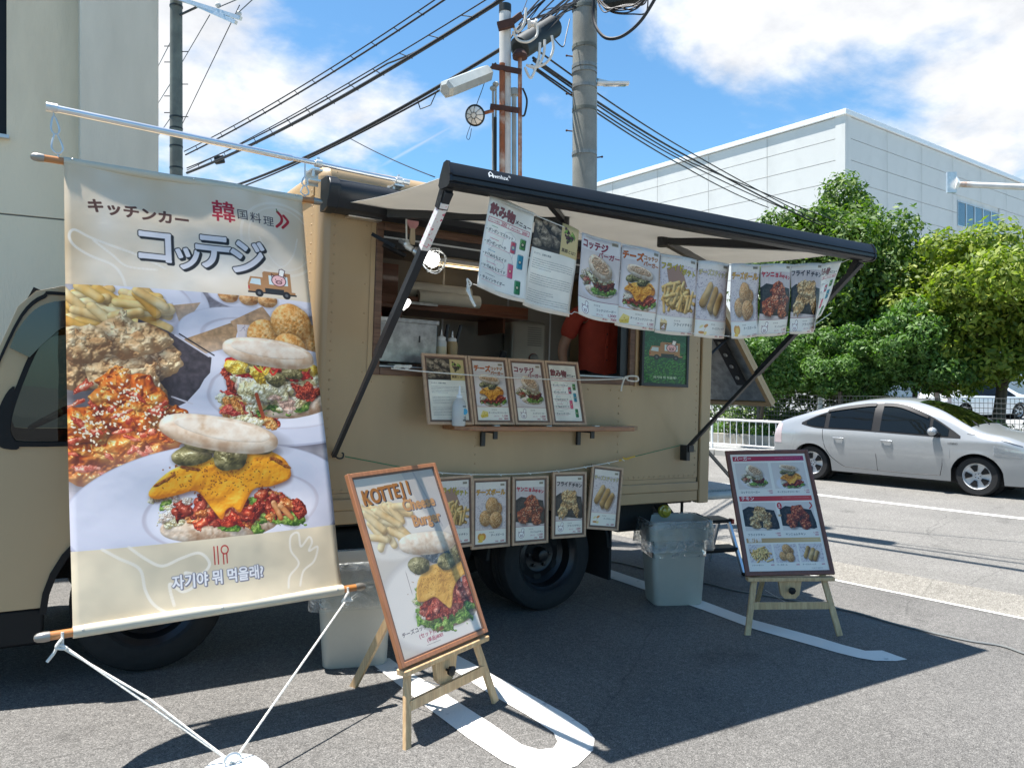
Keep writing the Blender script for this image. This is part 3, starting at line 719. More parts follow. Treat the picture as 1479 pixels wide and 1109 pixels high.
def paint_burger_egg(c, cx, cy, s, seed=5):
    """tilted muffin burger: egg salad, patty, lettuce, bacon spilling left"""
    c.ell(cx, cy+s*.35, s*1.15, s*.6, 'e6dfe6', 0, s*.1)
    c.blob(cx+s*.1, cy+s*.62, s*.8, s*.26, .05, BUN, .2, s, .03, seed=seed, flat=.5)
    paint_messy(c, cx+s*.35, cy+s*.45, s*.62, s*.2, LEAF, seed+1, 16, .25, .1)
    paint_messy(c, cx-s*.62, cy+s*.1, s*.3, s*.4, lambda r: r.choice((MEAT, ('a04a2c', 'd8886a', 'f4c8ae'), BUN, PKL)), seed+2, 26, .36, .25)
    paint_messy(c, cx+s*.3, cy+s*.3, s*.5, s*.17, ('3c100c', '7c2a1c', 'a85038'), seed+4, 14, .3, .3)
    paint_messy(c, cx+s*.15, cy+s*.02, s*.55, s*.2, lambda r: r.choice((EGG, EGG, EGG, PKL, ('b04a20', 'e09a50', 'f2c880'))), seed+3, 26, .24, .15)
    paint_bun(c, cx+s*.12, cy-s*.42, s*.72, s*.44, .5, seed+5)
def paint_burger_cheese(c, cx, cy, s, seed=6, detail=1):
    """muffin burger with toasted cheese, pickles and red meat"""
    c.ell(cx, cy+s*.45, s*1.15, s*.55, 'e9e4ec', 0, s*.08)
    c.blob(cx+s*.1, cy+s*.66, s*.7, s*.24, .05, BUN, .2, s, .03, seed=seed, flat=.5)
    paint_messy(c, cx+s*.15, cy+s*.5, s*.85, s*.16, LEAF, seed+1, 18, .2, .1)
    paint_messy(c, cx+s*.1, cy+s*.38, s*.72, s*.2, MEAT, seed+2, int(34*detail), .17, .45)
    paint_messy(c, cx-s*.55, cy+s*.35, s*.22, s*.25, ('d8c0a8', 'f2e4d0', 'fffaf0'), seed+4, 8, .4, .1)
    P = [(-.75, .02), (-.45, -.2), (.0, -.32), (.55, -.34), (.88, -.1), (.84, .16), (.50, .2), (.22, .5), (.08, .42), (-.1, .52), (-.4, .18), (-.72, .12)]
    c.drape([(cx+x*s, cy+y*s) for x, y in P], ('b8681c', 'eaa030', 'fccb62'), seed, s*.9, s*.022, max(2, int(s*.03)), .2)
    r = random.Random(seed)
    for i in range(int(70*detail)):
        x = r.gauss(.1, .35); y = r.gauss(0, .14)
        c.ell(cx+x*s, cy+y*s, s*.014, s*.01, '7a3a10', r.random()*3, 1, .7)
    for x, y in ((-.45, -.12), (.72, -.12), (.6, -.2)):
        c.blob(cx+x*s, cy+y*s, s*.16, s*.035, .5, ('7a3a10', 'b4681c', 'd89030'), .5, s*.3, .2, seed=seed)
    for i, (x, y, a) in enumerate([(-.42, -.42, -.2), (.22, -.5, .2), (-.1, -.5, .0), (.16, -.3, -.3)]):
        c.blob(cx+x*s, cy+y*s, s*.3, s*.17, a, PKL, .5, s*.8, .05, .35, seed+i, shadow=.3)
    paint_bun(c, cx+s*.02, cy-s*.72, s*.72, s*.25, .18, seed+5, brown=.4)

def paint_pig(c, cx, cy, s, line='4a1c30', fill='ffffff', w=2):
    c.ell(cx, cy, s*.5, s*.42, fill); c.ell(cx, cy, s*.5, s*.42, line, ring=w)
    c.ell(cx, cy+s*.12, s*.2, s*.13, line, ring=w)
    for k in (-1, 1):
        c.ell(cx+k*s*.07, cy+s*.12, w*.8, w*1.1, line); c.ell(cx+k*s*.22, cy-s*.08, w*.9, w*.9, line)
        c.line([(cx+k*s*.3, cy-s*.36), (cx+k*s*.5, cy-s*.48), (cx+k*s*.46, cy-s*.18)], w, line)
    c.poly([(cx+s*.02, cy-s*.4), (cx+s*.1, cy-s*.85), (cx+s*.5, cy-s*.78), (cx+s*.34, cy-s*.3)], 'ffffff')
    c.line([(cx+s*.02, cy-s*.4), (cx+s*.1, cy-s*.85), (cx+s*.3, cy-s*.9), (cx+s*.5, cy-s*.78), (cx+s*.34, cy-s*.3), (cx+s*.02, cy-s*.4)], w, line)
def paint_minitruck(c, x, y, s, pig=True):
    """the little tan van drawing, s = length"""
    c.poly([(x, y), (x, y-s*.2), (x+s*.06, y-s*.36), (x+s*.32, y-s*.36), (x+s*.32, y-s*.47), (x+s*.36, y-s*.5), (x+s*.92, y-s*.5), (x+s*.92, y-s*.08), (x+s, y-s*.08), (x+s, y)], 'b98a5e')
    c.poly([(x+s*.04, y-s*.2), (x+s*.085, y-s*.32), (x+s*.27, y-s*.32), (x+s*.27, y-s*.18)], 'cfe4ee')
    c.rect(x+s*.45, y-s*.42, x+s*.85, y-s*.22, 'd8ecf4')
    c.rect(x-s*.01, y-s*.03, x+s*1.02, y+s*.005, '2c2c30')
    c.rect(x+s*.35, y-s*.12, x+s*.75, y-s*.03, '2c3034')
    for k in (.22, .8): c.ell(x+s*k, y, s*.085, s*.085, '22242a'); c.ell(x+s*k, y, s*.035, s*.035, '666a70')
    c.rect(x, y-s*.15, x+s*.03, y-s*.08, 'c03030')
    if pig: paint_pig(c, x+s*.66, y-s*.32, s*.3, '4a2430', 'f6c8cc', max(1, s*.014))
def fake_lines(c, x0, y0, x1, n, dy, col='555050', seed=1, al=.55, gap=None):
    """running text far too small to read: broken grey marks"""
    r = random.Random(seed)
    for i in range(n):
        if gap and i in gap: continue
        x = x0; xe = x1 if r.random() < .8 else x0+(x1-x0)*r.uniform(.3, .8)
        while x < xe:
            w = r.uniform(2.2, 4.2)
            c.rect(x, y0+i*dy, x+w, y0+i*dy+r.uniform(2.0, 3.2), col, al*r.uniform(.5, 1)); x += w+1.2
W_, H_ = 330, 520
def price_panel(c, icon, name, p1, p2, y=400, colr='8a2436'):
    c.rect(0, y, W_, H_, 'f6f3ee'); c.rect(0, y, W_, y+3, colr)
    if icon == 'pig': paint_pig(c, 68, y+72, 62, '6a2440', 'ffffff', 2.5)
    if icon == 'cheese':
        c.poly([(30, y+80), (60, y+35), (110, y+45), (108, y+88), (42, y+100)], 'e8cc58'); c.poly([(30, y+80), (60, y+35), (110, y+45), (100, y+62)], 'f4e088')
        for q in ((58, 82), (84, 74), (72, 60)): c.ell(q[0], y+q[1], 5, 4, 'd0a838')
    if icon == 'fries':
        for k in range(6): c.rect(42+k*9, y+22+(k % 3)*5, 48+k*9, y+60, 'f0cc68')
        c.poly([(38, y+48), (98, y+48), (90, y+104), (44, y+104)], 'a98a5e'); paint_pig(c, 67, y+78, 26, '6a2440', 'ffffff', 1.5)
    if icon == 'ball':
        c.ell(56, y+60, 27, 30, 'e2a040'); c.ell(88, y+60, 27, 30, 'e2a040'); c.ell(72, y+66, 24, 22, 'f2cc58'); c.ell(58, y+96, 26, 10, 'f0cc50')
    if icon == 'stick':
        c.ell(60, y+88, 28, 9, 'd49a58'); c.ell(98, y+40, 22, 10, 'd8944c', -.4); c.line([(96, y+48), (82, y+78)], 3, 'd8b070'); c.ell(96, y+90, 16, 11, 'f2e098', -.5); c.ell(54, y+48, 20, 8, 'f2e4a8', -.5)
    c.text('자기야 뭐', 150, y+32, 13, '7a6a60')
    c.text(name, W_-18, y+60, 24 if len(name) < 8 else 18, '3a2c2c', 'r', bold=.6)
    if p1:
        c.text('(セット)', W_-92-len(p1)*3, y+86, 14, 'a03448', 'r', bold=.5); c.text(p1, W_-18, y+88, 25, '9a2038', 'r', bold=.8)
    if p2:
        c.text('(単品)', W_-80, y+110, 14, 'a03448', 'r', bold=.5); c.text(p2, W_-18, y+112, 24, '9a2038', 'r', bold=.8)
def sheet_base(c, bg):
    c.a[:] = hexc(bg); c.grain(.03, 500, 3)
def stamp_tag(c):
    c.rect(W_-62, 16, W_-16, 36, 'b8ac98'); c.rect(W_-58, 20, W_-20, 32, '6e6458', .6)
def art_sheet(kind):
    c = Canvas(W_, H_)
    if kind == 'egg':
        sheet_base(c, 'e2d8d8'); paint_burger_egg(c, 165, 250, 142)
        c.rect(0, 0, W_, 95, 'ece8ea', .75)
        c.text('コッテジ', 12, 78, 58, '8c1430', bold=2.5, out=1, outc='4a0a20', rot=.03); c.text('バーガー', 168, 122, 40, '8c1430', bold=1.8, rot=.05)
        price_panel(c, 'pig', 'コッテジバーガー', '1,000!', '700!')
    if kind == 'cheese':
        sheet_base(c, 'e0d7d8'); paint_burger_cheese(c, 160, 270, 150)
        c.rect(0, 0, W_, 90, 'ece8ea', .7)
        c.text('チーズ', 10, 84, 58, 'd06a20', bold=2.5, out=2, outc='5a3010', rot=.03); c.text('コッテジ', 182, 74, 32, 'c87828', bold=1.5, out=1.2, outc='5a3010'); c.text('バーガー', 182, 112, 34, 'c06a30', bold=1.5, out=1.2, outc='5a3010', rot=.05)
        price_panel(c, 'cheese', 'チーズコッテジバーガー', '1,100!', '800!', colr='c8783c')
    if kind == 'fries':
        paint_newsprint(c, 0, 0, W_, 400, 3); c.poly([(60, 90), (180, 60), (240, 200), (90, 220)], 'b08a78'); paint_fries(c, 165, 262, 150, 9, 46)
        c.rect(0, 0, W_, 60, 'f0ece6', .8)
        c.text('フライド', 8, 92, 50, 'd8c030', bold=2, out=2.2, outc='3c3c1c', rot=.03); c.text('ポテト', 188, 118, 44, 'd8c030', bold=2, out=2.2, outc='3c3c1c', rot=.06)
        price_panel(c, 'fries', 'フライドチキン', None, '400!', colr='d8d0c8')
    if kind == 'stick':
        paint_newsprint(c, 0, 0, W_, 400, 4); paint_sticks(c, 165, 240, 170, 5)
        c.rect(0, 0, W_, 56, 'f0ece6', .8)
        c.text('チーズスティック', 8, 92, 42, 'e8d8a0', bold=2, out=2.2, outc='3a3430', rot=.02, sx=.95)
        price_panel(c, 'stick', 'チーズスティック', None, '600!', colr='d8a8a0')
    if kind == 'ball':
        paint_newsprint(c, 0, 0, W_, 400, 5); paint_balls(c, 165, 262, 150, 5)
        c.rect(0, 0, W_, 60, 'f0ece6', .8)
        c.text('チーズボール', 8, 104, 54, 'e0a830', bold=2.5, out=2.2, outc='5a3c18', rot=.02, sx=.97)
        price_panel(c, 'ball', 'チーズボール', None, '600!', colr='d8a8a0')
    if kind == 'yang':
        sheet_base(c, 'dccfd0')
        for k in range(9): c.rect(k*40, 0, k*40+2, 400, 'b4a4ac', .6)
        paint_tray(c, 25, 140, 315, 390); paint_chicken(c, 170, 262, 165, YNG, .35, 4, sesame=True)
        c.rect(0, 0, W_, 60, 'f0ece6', .8)
        c.text('ヤンニョム', 8, 88, 44, 'c42038', bold=2.5, out=1, outc='5a1020', rot=.05); c.text('チキン', 222, 108, 33, 'c42038', bold=2, out=1, outc='5a1020', rot=.08)
        price_panel(c, 'pig', 'ヤンニョムチキン', '1,100!', '800!')
    if kind == 'fried':
        sheet_base(c, 'd9cccc')
        for k in range(9): c.rect(k*40, 0, k*40+2, 400, 'b0a0a8', .6)
        paint_tray(c, 25, 150, 315, 390); paint_chicken(c, 165, 250, 160, CHK, 0, 8, [(.0, -.1, .4, .45, .2), (.5, .15, .22, .5, -.3), (-.42, .36, .38, .42, -.2), (-.12, -.42, .42, .34, .1), (.3, -.3, .3, .34, .4)], bump=2.2)
        c.rect(0, 0, W_, 50, 'f0ece6', .8)
        c.text('フライド', 10, 84, 46, '2c2630', bold=2.5, rot=.04); c.text('チキン', 196, 98, 42, '2c2630', bold=2.5, rot=.06)
        price_panel(c, 'pig', 'フライドチキン', '1,000!', '700!')
    if kind in ('egg', 'cheese', 'fries', 'stick', 'ball', 'yang', 'fried'): stamp_tag(c)
    if kind == 'drinks':
        sheet_base(c, 'f6f5f2'); paint_pig(c, 140, 330, 190, 'c8c4c8', 'f6f5f2', 2.5)
        c.text('飲み物', 14, 96, 66, '8c4a50', bold=3, out=2, outc='3a2428', rot=.04); c.text('メニュー', 214, 100, 27, '3a2428', bold=1.6, rot=.08)
        c.rect(16, 118, 316, 146, 'c03848'); c.rect(19, 121, 313, 143, 'f8f4f2')
        c.text('(セットの場合)', 24, 138, 12, 'b04050', bold=.4); c.text('200!', 116, 141, 25, 'b02c40', bold=.9); c.text('/', 172, 141, 25, 'b02c40', bold=.6); c.text('(単品の場合)', 190, 138, 12, 'b04050', bold=.4); c.text('300!', 268, 141, 21, 'b02c40', bold=.9)
        rows = [('ポンポン マスカット', '4a8a50'), ('ポンポン ピーチ', 'c03040'), ('V−Talkももエイド', '4890b0'), ('V−Talkももエイド', 'd06080'), ('チルソンサイダー', '707070')]
        for i, (t, k) in enumerate(rows):
            y = 196+i*66; c.text('・'+t, 6, y, 21, '3a3030', bold=.9); fake_lines(c, 46, y-34, 116, 1, 4, k, i, .8); c.rect(24, y+6, 170+(i % 2)*40, y+8, 'd07080', .7)
        for x, y, k, k2, hh in ((284, 200, '4a8c3c', '1e4428', 56), (226, 234, 'c84a60', '5a8ca8', 60), (280, 300, '2e90ac', '1e6484', 76), (222, 366, 'e46488', 'c83c64', 76), (276, 446, '2c8048', '1c5c34', 74)):
            c.rect(x-19, y-hh/2, x+19, y+hh/2, k); c.rect(x-15, y-hh/2-5, x+15, y-hh/2, 'b8bcc0'); c.rect(x-19, y-hh/2, x-9, y+hh/2, 'ffffff', .25); c.rect(x+11, y-hh/2, x+19, y+hh/2, k2, .6)
            c.ell(x, y+2, 12, 13, k2); c.ell(x, y, 7, 7, 'f2e6c0', al=.85); c.rect(x-15, y+hh/2, x+15, y+hh/2+3, '8c9094')
        fake_lines(c, 240, 498, 316, 1, 4, '807878', 3)
    if kind == 'pork':
        sheet_base(c, 'f3f0ea'); c.rect(0, 0, 205, 182, '4a4038')
        c.clip = (0, 0, 205, 182)
        for i, (x, y, rx, ry, ro) in enumerate([(120, 30, 60, 30, .2), (175, 60, 44, 26, .3), (30, 40, 50, 34, .6), (40, 150, 50, 22, 0), (150, 120, 60, 34, .3), (85, 95, 95, 42, .75)]):
            c.blob(x, y, rx, ry, ro, ('3c342c', '8a7a68', 'b8a894'), .4, 160, .06, .1, i+3, shadow=.5)
        c.clip = None
        c.rect(205, 0, W_, 182, 'dcc690'); paint_messy(c, 262, 60, 34, 34, lambda r: r.choice((('241418', '4c2830', '7a4a50'), LEAF, ('2a1c20', '5c3c44', '886068'))), 5, 18, .3, .3)
        c.text('黒豚とは？', 214, 160, 23, '3a2c20', bold=1)
        c.text('コッテジ、自慢の黒豚', 24, 214, 13, '4a4444', bold=.3)
        fake_lines(c, 24, 238, 308, 20, 12.5, seed=4, gap=(5, 6, 12, 13))
    if kind == 'green':
        sheet_base(c, '1f5a38')
        r = random.Random(2)
        for i in range(240):
            x = r.uniform(0, W_); y = r.uniform(250, H_); c.blob(x, y, r.uniform(8, 22), r.uniform(5, 10), r.uniform(-1.5, 1.5), ('14441e', '2c7a34', '58a848'), .5, 60, .2, seed=i)
        for i in range(22):
            x = r.uniform(0, W_) if i % 2 else r.choice((r.uniform(0, 50), r.uniform(280, W_))); y = r.uniform(0, 250)
            c.ell(x, y, r.uniform(10, 24), r.uniform(10, 24), '2f8a58', ring=4, al=.7)
        paint_minitruck(c, 40, 300, 260, True)
        c.text('자기야 뭐 먹을래?', 165, 480, 25, 'f2f6ee', 'c', bold=1)
    return c.image('print_'+kind)

def art_banner():
    Wb, Hb = 900, 1650
    c = Canvas(Wb, Hb, 'e9dfd0'); q = c.win(0, 0, Wb, Hb)
    n = noise(q[2], q[3], 1500, 2, 0)[..., None]; c.a = np.clip(c.a*(1+.03*n*np.array([.6, 1, 1.7])), 0, 1)
    e = np.clip(1-np.minimum(q[2], Wb-q[2])/120, 0, 1)[..., None]
    c.a = c.a*(1-e*.07*np.array([.4, 1, 2.]))
    al = .38
    c.curve([(330, 395), (230, 350), (150, 325), (80, 300), (30, 275), (14, 300), (30, 335), (80, 370), (150, 400), (180, 440), (195, 490), (225, 530)], 10, 'f6f2ee', al)
    c.curve([(90, 310), (150, 360), (200, 400), (300, 405)], 9, 'f6f2ee', al)
    c.ell(790, 215, 165, 160, 'f6f2ee', ring=11, al=al); c.ell(792, 212, 135, 138, 'f6f2ee', ring=7, al=al*.8); c.curve([(700, 220), (745, 305), (790, 335), (840, 280), (865, 200)], 7, 'f6f2ee', al*.8)
    def blk(pts, w=13): c.line(pts, w, '5c3a30', soft=1)
    for i, ch in enumerate('キッチンカー'):
        c.text(ch, 70+i*60, 196+i*3, 56, '5c3a30', bold=2.8, sx=1.06)
    c.text('韓', 512, 168, 96, 'b8283c', bold=1.8)
    for i, ch in enumerate('国料理'): c.text(ch, 612+i*54, 150+i*5, 48, '40343c', bold=.4)
    for k in (0, 26): c.curve([(786+k, 92+k*.5), (802+k, 112+k*.5), (800+k, 136), (778+k, 160)], 11, 'b8222c')
    c.curve([(786, 92), (782, 80)], 4, '4a7a38')
    for ch, x, y, s_, sx in (('コ', 218, 366, 158, 1.), ('ッ', 352, 378, 124, 1.0), ('テ', 434, 362, 158, 1.), ('ジ', 568, 372, 158, .98)):
        c.text(ch, x, y, s_, 'e8e8f2', bold=5, out=4, outc='26282c', shc='26282c', sho=(7, 7), sx=sx)
    paint_minitruck(c, 640, 462, 195)
    y0, y1 = 480, 1400
    c.rect(0, y0, Wb, y1+6, 'b0aab2'); c.clip = (0, y0, Wb, y1+6)
    qq = c.win(0, y0, Wb, y1)
    for k in range(34): c.line([(0, y0+k*30), (Wb, y0+k*30+30)], 3, '948e98', .35)
    c.a[qq[0], qq[1]] *= (1+.06*noise(qq[2], qq[3], 500, 3, 0)[..., None])
    c.blob(470, 620, 260, 160, 0, ('6c6870', '88848c', 'a09ca4'), .2, 300, .02, flat=.05)
    PL = 'd6d8ea'; PL2 = 'e8e8f6'
    def plate(x, y, rx, ry, rot=0, inner=.72, io=(0, 0)):
        c.ell(x+6, y+12, rx*1.01, ry*1.02, '4c4858', rot, 26, .55); c.ell(x, y, rx, ry, 'b4b6cc', rot); c.ell(x, y-3, rx*.985, ry*.975, PL, rot, 3)
        c.ell(x-rx*.15, y-ry*.3, rx*.7, ry*.5, 'e6e6f4', rot, rx*.35, .8)
        c.ell(x+io[0], y+io[1], rx*inner, ry*inner*.94, 'c2bcca', rot, 3, .8, ring=6); c.ell(x+3+io[0], y+3+io[1], rx*inner*.97, ry*inner*.9, PL2, rot, 14)
    def paper(pts, col='bd9874', k=1):
        c.poly(pts, col, nz=(110, .06, k))
    # chips plate
    plate(250, 540, 235, 150, .05); paper([(330, 545), (452, 522), (385, 625)]); c.poly([(300, 560), (350, 530), (372, 610), (320, 660)], 'd2cada')
    r = random.Random(4)
    for i in range(60):
        a = r.gauss(.3, .42); x = r.uniform(-20, 290); y = r.uniform(505, 680-x*.25); L = r.uniform(90, 150)
        c.cap(x-math.cos(a)*L/2, y-math.sin(a)*L/2, x+math.cos(a)*L/2, y+math.sin(a)*L/2, 17, r.choice((('d08a30', 'f6c260', 'ffe09c'), ('d09a50', 'f6cf88', 'fff0c4'))), i, .03, shadow=.25, endk=.4)
    # top right plate
    plate(730, 480, 250, 75, .03)
    for i, (x, y) in enumerate(((560, 484), (640, 490), (712, 492))): c.blob(x, y, 40, 30, 0, BALL, .15, 90, .03, seed=i, shadow=.3)
    # ball plate
    plate(690, 665, 330, 130, .12); paper([(385, 670), (600, 580), (545, 760), (500, 790)], 'b8946e', 2); paper([(560, 590), (690, 520), (740, 590), (600, 660)], 'c09c7a', 3); paint_newsprint(c, 585, 600, 660, 680, 2)
    for i, (x, y, rr) in enumerate(((890, 640, 62), (690, 640, 66), (805, 580, 82), (790, 690, 68))): c.blob(x, y, rr*1.05, rr, 0, ('cc8434', 'eeb060', 'fcd698'), .06, 200, .015, seed=i+9, shadow=.35, kind=1)
    # second burger plate
    plate(760, 880, 440, 200, .04, .68)
    # dark pan, fried chicken
    c.poly([(230, 600), (330, 640), (480, 740), (470, 800), (380, 900), (260, 960), (200, 800)], '4a4248', nz=(120, .1, 1)); c.line([(355, 655), (470, 735)], 7, 'd4d0dc'); c.line([(330, 880), (400, 905)], 6, 'd4d0dc'); c.line([(370, 650), (490, 730)], 5, '241c20')
    paint_chicken(c, 165, 745, 205, ('bc8450', 'e6bc86', 'fce4bc'), 0, 3, [(.5, -.05, .44, .42, .2), (-.6, .1, .45, .62, 0), (.05, .3, .62, .44, .1), (.12, -.3, .66, .34, .12), (-.5, -.25, .4, .3, -.2), (.2, .55, .5, .4, 0)], bump=.8)
    # second burger
    paint_messy(c, 615, 900, 110, 85, lambda r: r.choice((MEAT, ('a8201c', 'd8443a', 'f28a70'), ('c0601c', 'f0a050', 'ffd890'), EGG)), 31, 56, .24, .35)
    c.blob(800, 905, 165, 62, -.1, ('c49a78', 'efd8c0', 'fff2e4'), .08, 200, .02, seed=3, flat=.6)
    paint_messy(c, 740, 905, 130, 24, LEAF, 9, 16, .2, .1)
    paint_messy(c, 740, 830, 160, 66, lambda r: r.choice((EGG, EGG, EGG, ('e8d8b8', 'faf0dc', 'ffffff'), ('c49a88', 'f0c8b4', 'ffe8dc'))), 33, 70, .2, .12)
    paint_messy(c, 715, 775, 165, 34, lambda r: r.choice((PKL, ('9a1414', 'd02c24', 'f06050'), ('9a1414', 'd02c24', 'f06050'), ('c8961c', 'f2c83c', 'ffe880'))), 35, 30, .17, .45)
    for k, (x, y) in enumerate(((720, 815), (790, 790))): c.blob(x, y, 42, 26, .2, PKL, .3, 90, .05, .5, k, shadow=.3)
    c.curve([(640, 770), (665, 790), (690, 765), (710, 800), (735, 770)], 8, 'e03a2c'); c.curve([(660, 760), (680, 800), (700, 770)], 7, 'f6cf4a')
    paint_messy(c, 850, 862, 55, 14, MEAT, 36, 16, .3, .3); c.line([(640, 870), (660, 960)], 14, 'a84a24')
    paint_bun(c, 705, 712, 182, 58, .1, 7, 0); c.blob(705, 698, 150, 32, .1, ('e4c6a8', 'f6e4d2', 'fff6ea'), .03, 200, .05, seed=3, flat=.2)
    # glazed chicken
    paint_chicken(c, 190, 985, 225, ('a83408', 'ec7a20', 'ffbc60'), .75, 5, [(-.5, .4, .66, .52, .2), (.42, .12, .42, .42, -.2), (-.6, -.05, .42, .3, 0), (.06, -.38, .52, .42, .15)], False, .5)
    for k in range(26): c.blob(r.gauss(170, 120), r.gauss(1000, 90), r.uniform(12, 34), r.uniform(6, 14), r.uniform(-1, 1), ('a8301c', 'cc4a2c', 'f09a78'), .25, 90, .2, .8, k, amb=.65)
    for k in range(150):
        x, y = r.choice(((60, 1010), (190, 870), (130, 950), (280, 960))); x = r.gauss(x, 42); y = r.gauss(y, 30); c.ell(x, y, 5.5, 3.2, 'fdf0d8', r.uniform(0, 3), 1)
    # front plate, cheese burger
    plate(470, 1290, 500, 235, -.06, .62, (60, 10))
    s_ = 255; cx, cy = 490, 1200
    c.blob(cx-10, cy+148, 205, 62, 0, ('c49a78', 'efd8c0', 'fff2e4'), .12, 200, .03, seed=3, flat=.6)
    paint_messy(c, cx+120, cy+125, 150, 50, LEAF, 41, 30, .17, .15)
    paint_messy(c, cx-195, cy+70, 55, 70, lambda r: r.choice((LEAF, EGG, EGG, ('d8b8a4', 'f6e4d4', 'ffffff'))), 42, 18, .35, .15)
    paint_messy(c, cx+45, cy+95, 205, 52, lambda r: r.choice((MEAT, ('8c180c', 'c8381c', 'f48050'), ('98401c', 'd07030', 'f4b474'))), 43, 80, .11, .7, .6)
    for k, (x, y, a) in enumerate(((190, 118, 1.2), (222, 126, .9))): c.cap(cx+x-math.cos(a)*40, cy+y-math.sin(a)*40, cx+x+math.cos(a)*40, cy+y+math.sin(a)*40, 10, ('a8501c', 'd88a4c', 'f2c08c'), k, .3, endk=.9)
    c.blob(cx+275, cy+120, 30, 38, 0, MEAT, .6, 60, .1, .6, 4)
    P = [(-1.0, .06), (-.72, -.2), (-.3, -.34), (.1, -.38), (.55, -.46), (.93, -.30), (1.02, -.02), (.72, .10), (.45, .12), (.30, .30), (.20, .44), (.10, .36), (.0, .40), (-.07, .52), (-.20, .34), (-.38, .10), (-.62, .13), (-.92, .17)]
    c.drape([(cx+x*s_*.98, cy+y*s_) for x, y in P], ('d67c10', 'ffb01c', 'ffd650'), 2, 240, 3.5, 7, .12)
    for i in range(200):
        x = r.gauss(.0, .42); y = r.gauss(-.08, .14)
        if abs(x) < .85: c.ell(cx+x*s_, cy+y*s_, r.uniform(1.5, 4), r.uniform(1.5, 3), '8c4410', r.random()*3, 1.2, .75)
    for x, y, a in ((-.82, -.05, -.5), (.9, -.2, .5), (.8, -.28, .4), (-.45, -.22, .2)): c.blob(cx+x*s_, cy+y*s_, 34, 7, a, ('7a3a10', 'a8581c', 'd08a30'), .5, 60, .2, seed=3)
    for i, (x, y, rx, ry, a) in enumerate([(-.4, -.4, .28, .15, -.1), (-.15, -.55, .34, .14, .1), (.3, -.55, .5, .13, .25), (.12, -.36, .26, .21, -.1)]):
        c.blob(cx+x*s_, cy+y*s_, rx*s_, ry*s_, a, PKL, .3, 200, .05, .6, i+3, shadow=.4)
    paint_bun(c, cx+10, cy-178, 215, 66, .2, 17, 0); c.blob(cx+14, cy-196, 175, 36, .2, ('e4c8aa', 'f6e6d4', 'fff6ea'), .03, 200, .05, seed=5, flat=.2)
    c.clip = None
    c.rect(0, 1396, Wb, Hb, 'e6dac2'); q = c.win(0, 1396, Wb, Hb); c.a[q[0], q[1]] *= (1+.03*noise(q[2], q[3], 900, 5, 0)[..., None])
    c.curve([(90, 1396), (140, 1430), (200, 1470), (215, 1540), (240, 1590), (290, 1630)], 10, 'f6f1ea', .5)
    c.curve([(170, 1396), (220, 1440), (270, 1468), (330, 1450), (390, 1440), (420, 1480), (390, 1510), (340, 1500), (370, 1540), (330, 1560), (290, 1530), (300, 1600)], 10, 'f6f1ea', .5)
    c.curve([(690, 1600), (700, 1560), (740, 1520), (715, 1470), (720, 1420), (750, 1410), (755, 1460), (790, 1430), (800, 1450), (785, 1480), (820, 1470), (800, 1520), (755, 1550), (735, 1600)], 8, 'f6f1ea', .55)
    for x in (0, 12): c.line([(438+x, 1424), (438+x, 1484)], 4, 'b83a34')
    c.ell(474, 1438, 12, 14, 'b83a34', ring=4); c.line([(468, 1450), (468, 1486)], 4, 'b83a34'); c.line([(480, 1450), (480, 1484)], 4, 'b83a34')
    c.text('자기야 뭐 먹을래?', 450, 1546, 50, 'f4f4fa', 'c', bold=2.2, out=2.2, outc='6a6a80', shc='6a6a80', sho=(2, 2), sx=.84)
    return c.image('print_banner')

